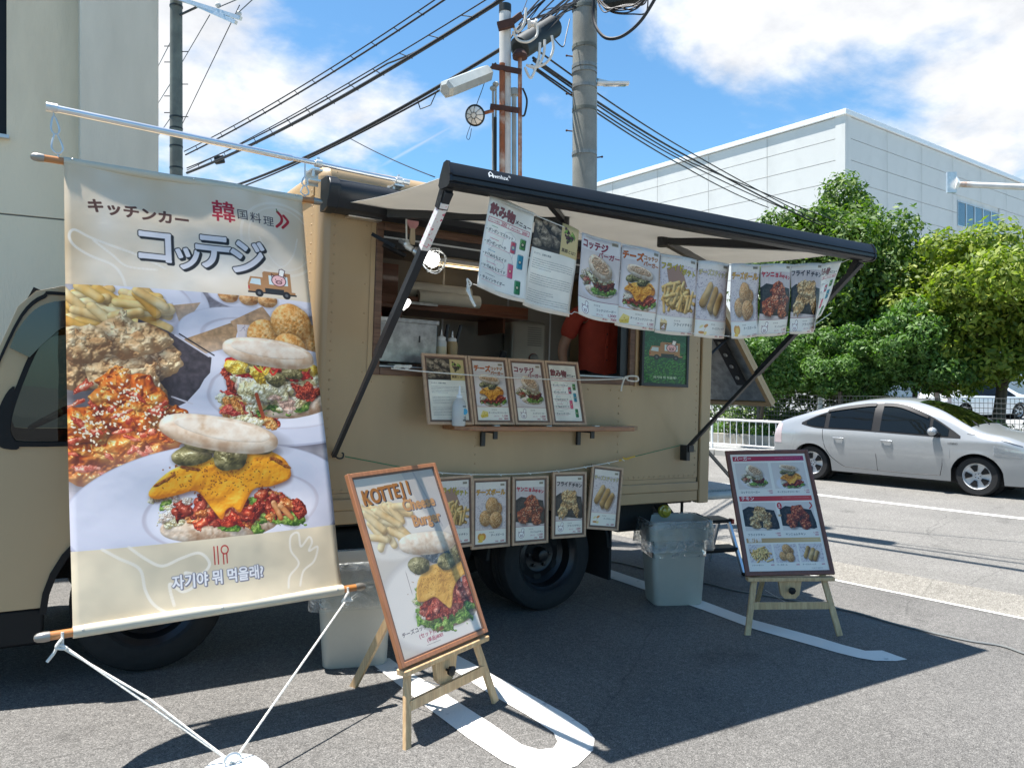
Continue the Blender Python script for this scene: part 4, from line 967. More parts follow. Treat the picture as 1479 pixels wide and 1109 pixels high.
def art_bigburger():
    Wk, Hk = 520, 920
    c = Canvas(Wk, Hk, 'ddd2c8'); c.grain(.05, 900, 2)
    c.rect(0, 0, Wk, 900, 'e0d6ce', .5); c.poly([(300, 0), (520, 0), (520, 330), (420, 380)], 'b4b0b4', .6); c.line([(380, 0), (470, 330)], 10, '9c98a0', .6)
    c.ell(150, 300, 260, 150, 'ece4de', .1, 20); r = random.Random(8)
    for i in range(26):
        a = r.gauss(.9, .5); x = r.uniform(20, 250); y = r.uniform(170, 330); L = r.uniform(110, 170)
        c.cap(x-math.cos(a)*L/2, y-math.sin(a)*L/2, x+math.cos(a)*L/2, y+math.sin(a)*L/2, 20, ('d8a258', 'f6d294', 'ffecc0'), i, .04, shadow=.2, endk=.4)
    c.ell(330, 700, 400, 260, 'cfc6c4', 0, 30); c.ell(335, 700, 385, 245, 'efe8e4', 0, 30)
    cx, cy, s = 350, 620, 230
    c.blob(cx, cy+150, 190, 90, .1, ('c49a78', 'efd8c0', 'fff2e4'), .12, 200, .03, seed=3, flat=.6)
    paint_messy(c, cx+30, cy+150, 200, 60, LEAF, 51, 34, .2, .15)
    paint_messy(c, cx-150, cy+80, 40, 90, lambda q: q.choice((LEAF, EGG, ('d0a890', 'f2d8c4', 'ffffff'))), 52, 18, .5, .15)
    paint_messy(c, cx+30, cy+100, 190, 70, lambda q: q.choice((MEAT, ('7c1c14', 'b44a38', 'e08c74'))), 53, 70, .15, .5, 1)
    P = [(-.78, .2), (-.6, -.2), (-.2, -.42), (.3, -.42), (.75, -.48), (.98, -.05), (.62, .02), (.3, .22), (.06, .62), (-.1, .5), (-.3, .28), (-.6, .3)]
    c.drape([(cx+x*s, cy+y*s) for x, y in P], ('bc8030', 'e4aa46', 'f4c868'), 2, 220, 3.5, 6, .1)
    for i in range(110):
        x = r.gauss(-.1, .3); y = r.gauss(-.02, .17); c.ell(cx+x*s, cy+y*s, r.uniform(1.5, 4), 2, '8c4c18', r.random()*3, 1.2, .7)
    for i, (x, y, rx, ry, a) in enumerate([(-.45, -.5, .3, .2, .2), (.5, -.55, .34, .25, .1), (.05, -.72, .42, .26, .25), (.3, -.42, .25, .2, -.1)]):
        c.blob(cx+x*s, cy+y*s, rx*s, ry*s, a, ('4c5862', '7a848e', 'a8a89c') if i == 2 else PKL, .5, 200, .05, .3, i+3, shadow=.4)
    paint_bun(c, cx-10, cy-218, 185, 62, .12, 17, 0)
    c.rect(0, 0, Wk, Hk, 'e6dcd8', .16)
    for i, ch in enumerate('KOTTEJI'):
        c.text(ch, 24+[0, 50, 104, 150, 196, 246, 286][i], 140-i*3, 108, 'b8762c', bold=4, out=0, shc='3a3440', sho=(6, 6), sx=.7)
    c.text('Cheese', 250, 208, 84, 'd8a06a', bold=4, shc='6a6470', sho=(5, 5), sx=.85); c.text('Burger', 282, 300, 84, 'd8a06a', bold=4, shc='6a6470', sho=(5, 5), sx=.82)
    c.text('チーズコッテジバーガー', 26, 820, 26, '4a3438', bold=.8, rot=-.02); c.text('(セット)1,100!', 120, 852, 26, 'a83048', bold=.8); c.text('(単品)800!', 158, 882, 24, 'a83048', bold=.8)
    fake_lines(c, 150, 894, 260, 1, 5, '806a6a', 2)
    return c.image('print_bigburger')

def art_menuboard():
    Wm, Hm = 560, 800
    c = Canvas(Wm, Hm, 'f4eeea')
    def bar(y, k, k2, t, h=34):
        q = c.win(16, y, Wm-16, y+h); f = ((q[2]-16)/(Wm-32))[..., None]; c.a[q[0], q[1]] = hexc(k)*(1-f)+hexc(k2)*f
        c.text(t, 28, y+h-7, 32, 'f4eef0', bold=1.6)
        fake_lines(c, 330, y+12, 520, 1, 5, 'f0e0e4', 5, .6)
    bar(16, 'c02a40', 'b03068', 'バーガー'); bar(300, 'c03040', 'd8504c', 'チキン'); bar(585, 'c8a070', 'dcc090', '揚げ物', 30)
    def pic(x0, y0, x1, y1, fn, bg='e2d8d6'):
        c.clip = (x0, y0, x1, y1); c.rect(x0, y0, x1, y1, bg); fn((x0+x1)/2, (y0+y1)/2, (x1-x0)); c.clip = None
    pic(24, 64, 270, 250, lambda x, y, w: paint_burger_egg(c, x, y+5, w*.36)); pic(292, 64, 538, 250, lambda x, y, w: paint_burger_cheese(c, x, y+14, w*.38))
    pic(24, 345, 270, 535, lambda x, y, w: (paint_tray(c, x-100, y-70, x+105, y+88), paint_chicken(c, x, y+5, w*.4, CHK, 0, 8, bump=2.2)))
    pic(292, 345, 538, 535, lambda x, y, w: (paint_tray(c, x-100, y-70, x+105, y+88), paint_chicken(c, x, y+5, w*.42, YNG, .3, 4)))
    c.ell(296, 368, 17, 22, 'c82c34'); c.ell(296, 362, 6, 6, 'f4e0e0'); c.ell(296, 376, 8, 5, 'f4e0e0'); c.curve([(520, 350), (530, 370), (512, 390)], 8, 'c8242c')
    for k, (fn) in enumerate((lambda x, y, w: paint_fries(c, x, y, w*.45, 6, 34), lambda x, y, w: paint_balls(c, x, y, w*.4), lambda x, y, w: paint_sticks(c, x, y, w*.46))):
        x0 = 20+k*178; c.clip = (x0, 625, x0+165, 745); paint_newsprint(c, x0, 625, x0+165, 745, k+2); fn(x0+82, 685, 165); c.clip = None
    for x, y, t, p, p2 in ((60, 278, 'コッテジバーガー', '1,000!', '700!'), (330, 278, 'チーズコッテジバーガー', '1,100!', '800!'), (60, 568, 'フライドチキン', '1,000!', '700!'), (330, 568, 'ヤンニョムチキン', '1,100!', '800!')):
        c.text(t, x-28, y, 18 if len(t) < 9 else 15, '4a3c3c', bold=.6); c.text(p, x+208, y-10, 15, 'b03048', 'r', bold=.5); c.text(p2, x+208, y+5, 15, 'b03048', 'r', bold=.5)
    for x, t, p in ((24, 'フライドポテト', '400!'), (202, 'チーズボール', '600!'), (380, 'チーズスティック', '600!')):
        c.text(t, x, 764, 12, '4a3c3c', bold=.3); c.text(p, x+158, 764, 14, 'b03048', 'r', bold=.4)
    fake_lines(c, 440, 782, 540, 1, 4, '706868', 2)
    return c.image('print_menu')
# ------------------------------------------------------------------ ground, road, painted lines
def sheet(name, pts, m, kind='structure', sub=0):
    b = MB(); b.add([tuple(p) for p in pts], [tuple(range(len(pts)))])
    o = b.build(name, m, smooth=0, fix=False)
    if o.data.polygons[0].normal.z < 0: o.data.flip_normals()
    o['kind'] = kind; return o
def lotz(p): return Vector((p[0], p[1], gz(p[0])))
U0, U1 = -60, 60
def lotedge(u, v): p = rp(u, v); return lotz(p)
sheet('ground', [(-400, -400, -.9), (400, -400, -.9), (400, 400, -.9), (-400, 400, -.9)], mat('distant_ground', (.16, .16, .14), .95, scale=.2))
sheet('parking_lot', [lotedge(-30, 0), lotedge(30, 0), lotedge(30, -22), lotedge(-30, -22)], ASPH)
# concrete gutter strip from the lot edge down to the road, then the road, kerb and pavement beyond
sheet('gutter', [lotedge(-30, 0), lotedge(30, 0), rp(30, .57, ROADZ), rp(-30, .57, ROADZ)], GUTM)
sheet('road', [rp(-70, .57, ROADZ), rp(50, .57, ROADZ), rp(50, 8.6, ROADZ), rp(-70, 8.6, ROADZ)], ROADM)
b = MB()
for i in range(36):
    u = -24+i*1.0
    b.add([rp(u, 8.6, ROADZ-.02), rp(u+.985, 8.6, ROADZ-.02), rp(u+.985, 8.75, ROADZ-.02), rp(u, 8.75, ROADZ-.02), rp(u, 8.6, -.1), rp(u+.985, 8.6, -.1), rp(u+.985, 8.75, -.1), rp(u, 8.75, -.1)],
          [(0, 3, 2, 1), (4, 5, 6, 7), (0, 1, 5, 4), (1, 2, 6, 5), (2, 3, 7, 6), (3, 0, 4, 7)])
k = b.build('kerb', KERB, bevel=.012, fix=True); k['kind'] = 'structure'
sheet('pavement', [rp(-70, 8.75, -.104), rp(50, 8.75, -.104), rp(50, 60, -.104), rp(-70, 60, -.104)], PAVE)

def strip_px(name, px, f, m, dz=.004):
    """painted marking: its outline laid on the ground"""
    return sheet(name, [f(x, y)+Vector((0, 0, dz)) for x, y in px], m)
def line_uv(name, u0, u1, v, w, z, m):
    return sheet(name, [rp(u0, v, z), rp(u1, v, z), rp(u1, v+w, z), rp(u0, v+w, z)], m)
line_uv('painted_line', -60, 40, 4.56, .14, ROADZ+.004, LINEM)
b = MB()
b.add([lotedge(-.9, -.05)+Vector((0, 0, .004)), lotedge(30, -.05)+Vector((0, 0, .004)), lotedge(30, 0.0)+Vector((0, 0, .004)), lotedge(-.9, 0.0)+Vector((0, 0, .004))], [(0, 1, 2, 3)])
o = b.build('painted_line', LINEW, smooth=0); o['kind'] = 'structure'
def z5(x, y): return (440+x*.4229, 640+y*.4229)
outer = [(200, 735), (230, 755), (400, 890), (560, 1010), (680, 1090), (760, 1125), (850, 1128), (930, 1103), (985, 1050), (990, 1010), (965, 975), (900, 930), (800, 875), (640, 790), (560, 745), (470, 700)]
inner = [(395, 690), (455, 740), (620, 850), (760, 930), (850, 990), (864, 1020), (850, 1042), (800, 1048), (740, 1030), (640, 960), (540, 895), (440, 830), (330, 765), (290, 735)]
loop = [z5(*p) for p in outer]+[z5(*p) for p in inner]
P_ = [lotpt(*p)+Vector((0, 0, .004)) for p in loop]
b = MB(); b.add(P_, [tuple(range(len(P_)))]); o = b.build('painted_line', LINEM, smooth=0); o['kind'] = 'structure'
if o.data.polygons[0].normal.z < 0: o.data.flip_normals()
# triangulate so the concave outline fills cleanly
bm_ = bmesh.new(); bm_.from_mesh(o.data); bmesh.ops.triangulate(bm_, faces=bm_.faces, ngon_method='EAR_CLIP'); bm_.to_mesh(o.data); bm_.free()
z8 = lambda x, y: (1180+x*.20216, 800+y*.20216)
line2 = [(845, 820), (870, 819), (1015, 868), (1090, 896)]+[z8(*p) for p in ((0, 595), (180, 650), (345, 693), (465, 691), (560, 725), (645, 755), (560, 767), (420, 765), (300, 745), (150, 708), (0, 665))]+[(1090, 909), (1015, 881), (850, 824)]
P_ = [lotpt(*p)+Vector((0, 0, .004)) for p in line2]
b = MB(); b.add(P_, [tuple(range(len(P_)))]); o = b.build('painted_line', LINEM, smooth=0); o['kind'] = 'structure'
bm_ = bmesh.new(); bm_.from_mesh(o.data); bmesh.ops.triangulate(bm_, faces=bm_.faces, ngon_method='EAR_CLIP')
for f in bm_.faces:
    if f.normal.z < 0: f.normal_flip()
bm_.to_mesh(o.data); bm_.free()

# ------------------------------------------------------------------ buildings
t = thing('stucco_building', 'beige stucco building wall with a grey pilaster behind the truck cab', 'building', (0, 8, 0))
LM = Tr(0, -8, 0)
MB().box((-12, 7.95, -1), (.9, 14, 2.925)).box((-12, 7.95, 2.94), (-1.6, 14, 9)).box((-.20, 7.95, 2.94), (.9, 14, 9)).box((-1.6, 7.95, 2.94), (-.20, 14, 3.62)).box((-1.6, 7.95, 5.2), (-.20, 14, 9)).build('wall', BEIGE, t, M=LM)
MB().box((-11.9, 7.97, 2.9), (.89, 8.2, 2.96)).build('wall_joint', ALCJ, t, M=LM)
MB().box((.344, 7.70, -1), (.98, 7.95, 9.05)).box((.9, 7.95, -1), (.98, 14, 9.05)).build('pilaster', BEIGEG, t, bevel=.012, M=LM)
w = MB().box((-1.6, 7.98, 3.62), (-1.54, 8.1, 5.2)).box((-.30, 7.98, 3.62), (-.20, 8.1, 5.2)).box((-1.54, 7.98, 3.62), (-.3, 8.1, 3.68)).box((-1.54, 7.98, 5.14), (-.3, 8.1, 5.2)).build('window', CARDK, t, M=LM)
MB().box((-1.54, 8.04, 3.68), (-.3, 8.05, 5.14)).build('pane', WINGL, w)
MB().box((-1.66, 7.9, 3.585), (-.18, 8.0, 3.615)).build('sill', ALUW, w)

# white panel building across the road
BC = atd(1220.5, 158, 32); BZ = BC.z
LD = Vector((-.085, .9964, 0)); RD = Vector((.9964, .085, 0))
t = thing('warehouse_building', 'large white panel clad building standing beyond the trees across the road', 'building', (BC.x, BC.y, -.1))
BM = Matrix(((RD.x, LD.x, 0, 0), (RD.y, LD.y, 0, 0), (0, 0, 1, .1), (0, 0, 0, 1)))   # x along the right face, y along the left face
MB().box((.06, .06, -.5), (40, 40, BZ-.2)).build('wall', ALCJ, t, M=BM)
def onface(px, py, left):
    d = ray_raw(px, py); D = LD if left else RD
    # CAMP + d s = BC + D a  (horizontal)
    det = d.x*-D.y+D.x*d.y; rx, ry = BC.x, BC.y
    s_ = (rx*-D.y+D.x*ry)/det; a = ((rx-d.x*s_)*-1)
    p = CAMP+d*s_; return (p-BC).dot(D), p.z
PH = .91
wx0, wz1 = onface(1383, 289, False); wx1 = wx0+1.02*5; _, wz0 = onface(1383, 326, False)
pl = MB().box((0, 0, 0), (1, .05, 1)).mesh('wall_panel', ALC, 0)
def panel(x0, x1, z0, z1, left):
    g = .012
    M = BM @ (Tr(0, 0, 0) if not left else Matrix(((0, 1, 0, 0), (1, 0, 0, 0), (0, 0, 1, 0), (0, 0, 0, 1)))) @ Tr(x0+g, 0, z0+g) @ Matrix.Diagonal((x1-x0-2*g, 1, z1-z0-2*g, 1))
    part('wall_panel', pl, t, M)
MB().box((-.02, -.02, -.3), (.42, .42, BZ-.22)).build('corner_panel', ALC, t, M=BM)
ztop = BZ-.24
for left, xs in ((True, [.42+i*3.35 for i in range(9)]), (False, [.42]+[3.55+i*3.3 for i in range(9)])):
    for a, c in zip(xs[:-1], xs[1:]):
        for r_ in range(10):
            z1_ = ztop-r_*PH; z0_ = z1_-PH
            if not left and a < wx1 and c > wx0 and z0_ < wz1 and z1_ > wz0:
                if a < wx0-.05: panel(a, wx0-.05, z0_, z1_, left)
                if c > wx1+.05: panel(wx1+.05, c, z0_, z1_, left)
                continue
            panel(a, c, z0_, z1_, left)
MB().box((.0, .0, -.3), (40, .05, ztop-10*PH)).box((0, .06, -.3), (.05, 40, ztop-10*PH)).build('base_wall', ALC, t, M=BM)
MB().box((-.10, -.10, BZ-.22), (40, .5, BZ-.0)).box((-.10, .5, BZ-.22), (.5, 40, BZ)).build('parapet_cap', WHITEP, t, M=BM, bevel=.01)
MB().box((wx0, .03, wz1), (wx1, .06, wz1+PH)).box((wx0, .03, wz0-PH), (wx1, .06, wz0)).build('spandrel', ALC, t, M=BM)
for i in range(5):
    a = wx0+i*1.02
    w = MB().box((a, -.01, wz0), (a+.05, .06, wz1)).box((a+.97, -.01, wz0), (a+1.02, .06, wz1)).box((a+.05, -.01, wz0), (a+.97, .06, wz0+.05)).box((a+.05, -.01, wz1-.05), (a+.97, .06, wz1)).build('window', ALUW, t, M=BM)
    MB().box((a+.05, .02, wz0+.05), (a+.97, .03, wz1-.05)).build('pane', WINGL, w)

# ------------------------------------------------------------------ planter wall, fence, guard rail
t = thing('planter_wall', 'low concrete planter wall along the far pavement with green ground cover', 'wall', rp(-6, 9.9, -.1), (0, 0, math.atan2(RE.y, RE.x)))
IM = t.matrix_basis.inverted()
b = MB(); M_ = Matrix(((RE.x, RN.x, 0, RO.x), (RE.y, RN.y, 0, RO.y), (0, 0, 1, 0), (0, 0, 0, 1)))
b.box((-24, 9.9, -.12), (8, 10.05, .17), M_); b.box((-24, 10.05, -.12), (8, 10.7, .08), M_)
b.build('wall', WALLC, t, bevel=.01, M=IM, fix=True)
def leafcloud(name, centers, n, size, m, parent=None, seed=1, flat=.0, M=None, aspect=2.3, density_in=.35):
    """many leaf-sized faces through the volume of uneven lobes (center, rx, ry, rz, weight)"""
    rs = np.random.RandomState(seed)
    w = np.array([c[4] if len(c) > 4 else c[1]*c[3] for c in centers]); w = w/w.sum()
    idx = rs.choice(len(centers), n, p=w)
    ce = np.array([[*c[0]] for c in centers])[idx]; ra = np.array([[c[1], c[2], c[3]] for c in centers])[idx]
    d = rs.normal(size=(n, 3)); d /= np.linalg.norm(d, axis=1)[:, None]
    rad = 1-density_in*rs.rand(n)**1.6
    rad *= 1+.16*np.sin(d[:, 0]*7+idx*1.7)*np.sin(d[:, 2]*8+idx)+.08*rs.normal(size=n)
    p = ce+d*ra*rad[:, None]
    nrm = d+rs.normal(scale=.65, size=(n, 3))+[0, 0, .35]; nrm /= np.linalg.norm(nrm, axis=1)[:, None]
    tt = np.cross(nrm, rs.normal(size=(n, 3))); tt /= np.linalg.norm(tt, axis=1)[:, None]; bb = np.cross(nrm, tt)
    s = size*(.6+.8*rs.rand(n))[:, None]
    V = np.empty((n, 4, 3)); V[:, 0] = p-tt*s; V[:, 1] = p+bb*s/aspect+nrm*s*.12; V[:, 2] = p+tt*s; V[:, 3] = p-bb*s/aspect+nrm*s*.12
    me = bpy.data.meshes.new(name); me.vertices.add(n*4); me.vertices.foreach_set('co', V.reshape(-1).astype(np.float32))
    me.loops.add(n*4); me.polygons.add(n); me.loops.foreach_set('vertex_index', np.arange(n*4, dtype=np.int32)); me.polygons.foreach_set('loop_start', np.arange(0, n*4, 4, dtype=np.int32)); me.polygons.foreach_set('loop_total', np.full(n, 4, np.int32))
    me.materials.append(m); me.update(); me.validate()
    o = bpy.data.objects.new(name, me); COL.objects.link(o)
    if parent: o.parent = parent
    if M is not None: o.matrix_local = M
    return o
rr = random.Random(3)
cs = []
for i in range(90):
    u = rr.uniform(-16, 6); p = rp(u, rr.uniform(10.08, 10.38), .2)
    cs.append(((p.x, p.y, .16+rr.uniform(0, .12)), .28, .22, rr.uniform(.12, .34)))
tag(leafcloud('ground_cover', cs, 9000, .05, LEAFM, seed=4), kind='stuff')
# mesh fence
t = thing('mesh_fence', 'brown wire mesh fence running along the far side of the road', 'fence', rp(-6, 10.5, -.1))
IM = t.matrix_basis.inverted(); b = MB(); fu0, fu1 = -17., 7.
n_ = int((fu1-fu0)/.075)
for i in range(n_): b.bar(M_ @ Vector((fu0+i*.075, 10.5, .12)), M_ @ Vector((fu0+i*.075, 10.5, 1.12)), .007, .007, RE)
b.build('mesh_wires', FENCEG, t, M=IM, smooth=0)['kind'] = 'stuff'
for k in range(11):
    z = .14+k*.098; h = .012
    part('fence_rail', MB().bar(M_ @ Vector((fu0, 10.49, z)), M_ @ Vector((fu1, 10.49, z)), .012, h).mesh('fence_rail', FENCEG, 0), t, IM)
fp = MB().box((-.035, -.035, -.05), (.035, .035, 1.16)).mesh('fence_post', FENCEB, 0)
for i in range(13): part('fence_post', fp, t, IM @ Tr(rp(fu0+i*2, 10.53, .05)) @ Rz(math.atan2(RE.y, RE.x)))
# white guard rail
t = thing('guard_rail', 'white metal guard rail with thin balusters along the far pavement', 'railing', rp(-6, 9, -.1)); IM = t.matrix_basis.inverted()
ru0, ru1 = -15., 4.
for z, r_ in ((.56, .025), (-.0, .016)): part('rail', MB().tube([rp(ru0, 9, z), rp(ru1, 9, z)], r_, 8).mesh('rail', WHITEP), t, IM)
bl = MB().tube([(0, 0, 0), (0, 0, .55)], .009, 6).mesh('baluster', WHITEP); ps = MB().tube([(0, 0, -.1), (0, 0, .58)], .028, 8).mesh('post', WHITEP)
for i in range(int((ru1-ru0)/.16)):
    if i % 12 == 0: part('post', ps, t, IM @ Tr(rp(ru0+i*.16, 9, 0)))
    else: part('baluster', bl, t, IM @ Tr(rp(ru0+i*.16, 9, 0)))
p = roadpt(1184, 640, -.1); p = atd(1184.5, 590, 17.6)
tag(MB().tube([(p.x, p.y, -.1), (p.x, p.y, 1.06)], .055, 12).ball((p.x, p.y, 1.06), .055, 12, (1, 1, .5)).build('marker_post', WHITEP), 'white round topped marker post in front of the mesh fence', 'post')

# ------------------------------------------------------------------ trees
def tree(px, topy, boty, wpx, D, m, n, leaf, label, seed, trunkpx, lobes=26, name='broadleaf_tree', trunk_r=.09):
    c = atd(px, (topy+boty)/2, D); rx = wpx/2/F_PX*D; rz = (boty-topy)/2/F_PX*D
    base = atd(trunkpx, 620, D); t = thing(name, label, 'tree', (base.x, base.y, -.1), group='trees along the far side of the road')
    IM = t.matrix_basis.inverted(); r_ = random.Random(seed); cs = []
    for i in range(lobes):
        a = r_.uniform(0, 2*PI); ph = math.asin(r_.uniform(-.85, 1)); q = r_.uniform(.50, .92)
        wz = math.cos(ph)
        k = r_.uniform(.15, .30)
        cs.append(((c.x+rx*q*wz*math.cos(a), c.y+rx*q*wz*math.sin(a), c.z+rz*q*math.sin(ph)), rx*k, rx*k, rz*k*.85))
    cs.append(((c.x, c.y, c.z), rx*.55, rx*.55, rz*.6)); cs.append(((c.x+.1*rx, c.y, c.z-.35*rz), rx*.6, rx*.6, rz*.4))
    leafcloud('crown', cs, n, leaf, m, t, seed, M=IM, density_in=.45)
    b = MB(); top = Vector((c.x, c.y, c.z+rz*.3)); bs = Vector((base.x, base.y, -.15)); fork = Vector((base.x*.6+c.x*.4, base.y*.6+c.y*.4, c.z-rz*.75))
    b.tube([bs, bs+Vector((0, 0, .15)), (bs+fork)/2+Vector((.05, .03, 0)), fork, top], [trunk_r*1.5, trunk_r*1.1, trunk_r, trunk_r*.8, trunk_r*.25], 10)
    b.build('trunk', BARK, t, M=IM)
    for q in cs[:9]:
        part('limb', MB().tube([fork, fork.lerp(Vector(q[0]), .5)+Vector((0, 0, -.1)), Vector(q[0])], [trunk_r*.6, trunk_r*.4, trunk_r*.15], 6).mesh('limb', BARK), t, IM)
    return t
tree(1207, 258, 590, 262, 19.5, LEAFD, 60000, .075, 'tall dark green tree rising right above the awning corner', 11, 1225, 70, trunk_r=.13)
tree(1462, 308, 592, 336, 16.5, LEAFY, 46000, .075, 'large yellow green tree at the right edge of the photo', 12, 1438, 64, trunk_r=.13)
tree(1335, 412, 590, 200, 16.8, LEAFM, 34000, .055, 'mid green tree between the tall dark tree and the yellow green tree', 13, 1366, 46, trunk_r=.06)
tree(1120, 450, 592, 170, 18.2, LEAFM, 24000, .05, 'small loose tree half hidden behind the open rear flap', 14, 1092, 34, trunk_r=.05)
tree(1232, 460, 596, 160, 17.6, LEAFM, 24000, .05, 'small bushy tree under the tall dark tree, above the silver car', 15, 1221, 34, trunk_r=.05)
tree(1330, 340, 480, 130, 19.5, LEAFY, 14000, .075, 'narrow yellow green tree top behind the mid green tree', 16, 1320, 26, trunk_r=.06)
# clipped hedge behind the fence
cs = []
rr = random.Random(9)
for i in range(60):
    p = rp(rr.uniform(-6.5, 5), rr.uniform(10.9, 11.5), 0); cs.append(((p.x, p.y, rr.uniform(.1, .62)), .4, .4, .32))
tag(leafcloud('hedge', cs, 30000, .055, LEAFM, seed=8), 'clipped green hedge behind the mesh fence', 'hedge')
cs = []
for i in range(70):
    p = rp(rr.uniform(-20, -5), rr.uniform(11.2, 12.5), 0); cs.append(((p.x, p.y, rr.uniform(.0, 1.3)), .55, .55, .45))
tag(leafcloud('shrubs', cs, 34000, .065, LEAFD, seed=18), 'dark shrubs growing behind the left part of the mesh fence', 'shrub')

# ------------------------------------------------------------------ poles, lamps and cables
BANDM = mat('pole_band_steel', (.24, .25, .24), .5, metal=.4, var=.25, scale=30)
def pole_bands(t, x, y, zs, r, m=BANDM):
    for z in zs: part('pole_band', MB().lathe([(r, -.02), (r+.008, -.02), (r+.008, .02), (r, .02)], 24).mesh('pole_band', m), t, Tr(0, 0, z))
# big concrete pole
bp_ = atd(844, 300, 9.0)
t = thing('utility_pole', 'thick grey concrete utility pole rising right behind the awning', 'utility pole', (bp_.x, bp_.y, -.2))
MB().lathe([(.165, 0), (.146, 2.5), (.138, 6), (.128, 10)], 32).build('pole', CONC, t)
zof = lambda py, D: 1.5+(HY-py)/F_PX*D+.2
pole_bands(t, 0, 0, [zof(14, 9), zof(70, 9), zof(160, 9)], .139, CONC2); pole_bands(t, 0, 0, [zof(98, 9), zof(127, 9), zof(223, 9), zof(105, 9)], .142)
for py, a in ((82, 1), (190, 1), (137, 1), (228, 0)):
    z = zof(py, 9); dr = (-RT if a else RT)
    part('step_bolt', MB().tube([(dr.x*.13, dr.y*.13, z), (dr.x*.21, dr.y*.21, z+.01)], .008, 6).ball((dr.x*.21, dr.y*.21, z+.01), .014, 8).mesh('step_bolt', RUSTD), t)
part('conduit', MB().tube([(RT.x*.150+FW.x*-.03, RT.y*.150, 1), (RT.x*.143, RT.y*.143, 8)], .011, 6).mesh('conduit', CLOS), t)
# lamp on the pole
p = bp_+RT*.15; z = zof(121, 9)-.2
t = thing('street_lamp', 'slim white lamp bracketed to the thick concrete pole', 'street lamp', (p.x, p.y, z))
d = RT*1
b = MB(); b.bar((0, 0, 0), d*.38+Vector((0, 0, .0)), .09, .035); b.build('lamp_housing', WHITEP, t, bevel=.01)
part('lens', MB().bar(d*.08+Vector((0, 0, -.022)), d*.34+Vector((0, 0, -.022)), .06, .012).mesh('lens', LAMPC), t)
part('bracket', MB().bar((-d*.02)+Vector((0, 0, .05)), d*.12+Vector((0, 0, .015)), .03, .03).bar(-d*.05, -d*.0+Vector((0, 0, .06)), .03, .05).mesh('bracket', ZINC), t)

# cluster of rusted posts
rp_ = atd(730, 300, 7.8)
def colm(px0, px1, py_top, D, m, name, parent, IM, n=14, cap=None, dz=0):
    c = atd((px0+px1)/2, py_top, D); r_ = (px1-px0)/2/F_PX*D
    return part(name, MB().tube([(c.x, c.y, -.3), (c.x, c.y, c.z)], r_, n).mesh(name, m), parent, IM), c, r_
t = thing('rusted_post_frame', 'weathered white post bolted to two rust red pipes behind the awning', 'pole', (rp_.x, rp_.y, -.2)); IM = t.matrix_basis.inverted()
_, c, r_ = colm(721, 738, 9, 7.8, POSTW, 'post', t, IM)
part('cap', MB().tube([(c.x, c.y, c.z-.07), (c.x, c.y, c.z+.01)], r_*1.06, 14).mesh('cap', CLOSD), t, IM)
colm(721, 729.5, 92, 7.7, RUST, 'pipe', t, IM); _, c2, r2 = colm(748, 754, 82, 7.75, RUST, 'pipe', t, IM)
part('pipe_hood', MB().lathe([(.075, 0), (.08, .03), (.05, .08), (.001, .09)], 14).mesh('pipe_hood', RUSTD), t, IM @ Tr(c2.x, c2.y, c2.z-.02))
colm(739, 746, 138, 7.85, CLOS, 'conduit', t, IM); q = atd(742.5, 134, 7.85)
part('conduit_cap', MB().lathe([(.05, -.03), (.05, .02), (.04, .04), (.001, .045)], 12).mesh('conduit_cap', CLOS), t, IM @ Tr(q))
for px, py in ((712, 128), (716, 122)):
    q = atd(px, py, 7.9); part('conduit', MB().tube([(q.x, q.y, -.2), (q.x, q.y, q.z)], .012, 8).ball((q.x, q.y, q.z), .035, 10, (1, 1, .8)).mesh('conduit', CLOS), t, IM)
part('conduit', MB().tube([(lambda p: (p.x, p.y, -.2))(atd(715, 200, 7.8)), atd(715, 170, 7.8)], .018, 8).mesh('conduit', CLOSD), t, IM)
for y0, y1, xa, xb in ((96, 104, 710, 753), (154, 160, 708, 750)):
    a, c = atd(xa, y0, 7.68), atd(xb, y1, 7.68); part('bracket', MB().bar(a, c, .03, .05).mesh('bracket', RUSTD), t, IM)
a = atd(731, 30, 7.75); part('clamp', MB().bar(atd(719, 39, 7.7), atd(742, 33, 7.7), .05, .08).bar(atd(738, 33, 7.7), atd(752, 22, 7.8), .04, .06).mesh('clamp', RUSTD), t, IM)
# round guarded lamp
q = atd(687, 167, 7.6); t = thing('round_lamp', 'round white lamp in a wire guard on an arm of the rusted posts', 'lamp', q)
fd = (CAMP-q).normalized()*1.0+RT*-.35; fd.normalize(); QM = fd.to_track_quat('Z', 'Y').to_matrix().to_4x4()
part('housing', MB().lathe([(.001, -.06), (.07, -.05), (.098, 0), (.102, .012), (.09, .02)], 28).mesh('housing', CLOSD), t, QM)
part('lens', MB().lathe([(.09, .01), (.085, .03), (.06, .048), (.001, .055)], 28).mesh('lens', mat('lamp_lens_white', (.72, .72, .70), .35, var=.06, scale=20)), t, QM)
g = MB()
for k in range(9): a = 2*PI*k/9; g.tube([(.1*math.cos(a), .1*math.sin(a), .02), (.07*math.cos(a), .07*math.sin(a), .055), (.022*math.cos(a), .022*math.sin(a), .064)], .0025, 5)
g.tube([(.03*math.cos(2*PI*k/20), .03*math.sin(2*PI*k/20), .063) for k in range(20)], .0025, 5, closed=True); g.tube([(.103*math.cos(2*PI*k/28), .103*math.sin(2*PI*k/28), .02) for k in range(28)], .003, 5, closed=True)
part('wire_guard', g.mesh('wire_guard', CLOSD), t, QM)
part('arm', MB().tube([Vector((0, 0, 0)), atd(712, 160, 7.75)-q], .018, 8).mesh('arm', RUST), t)
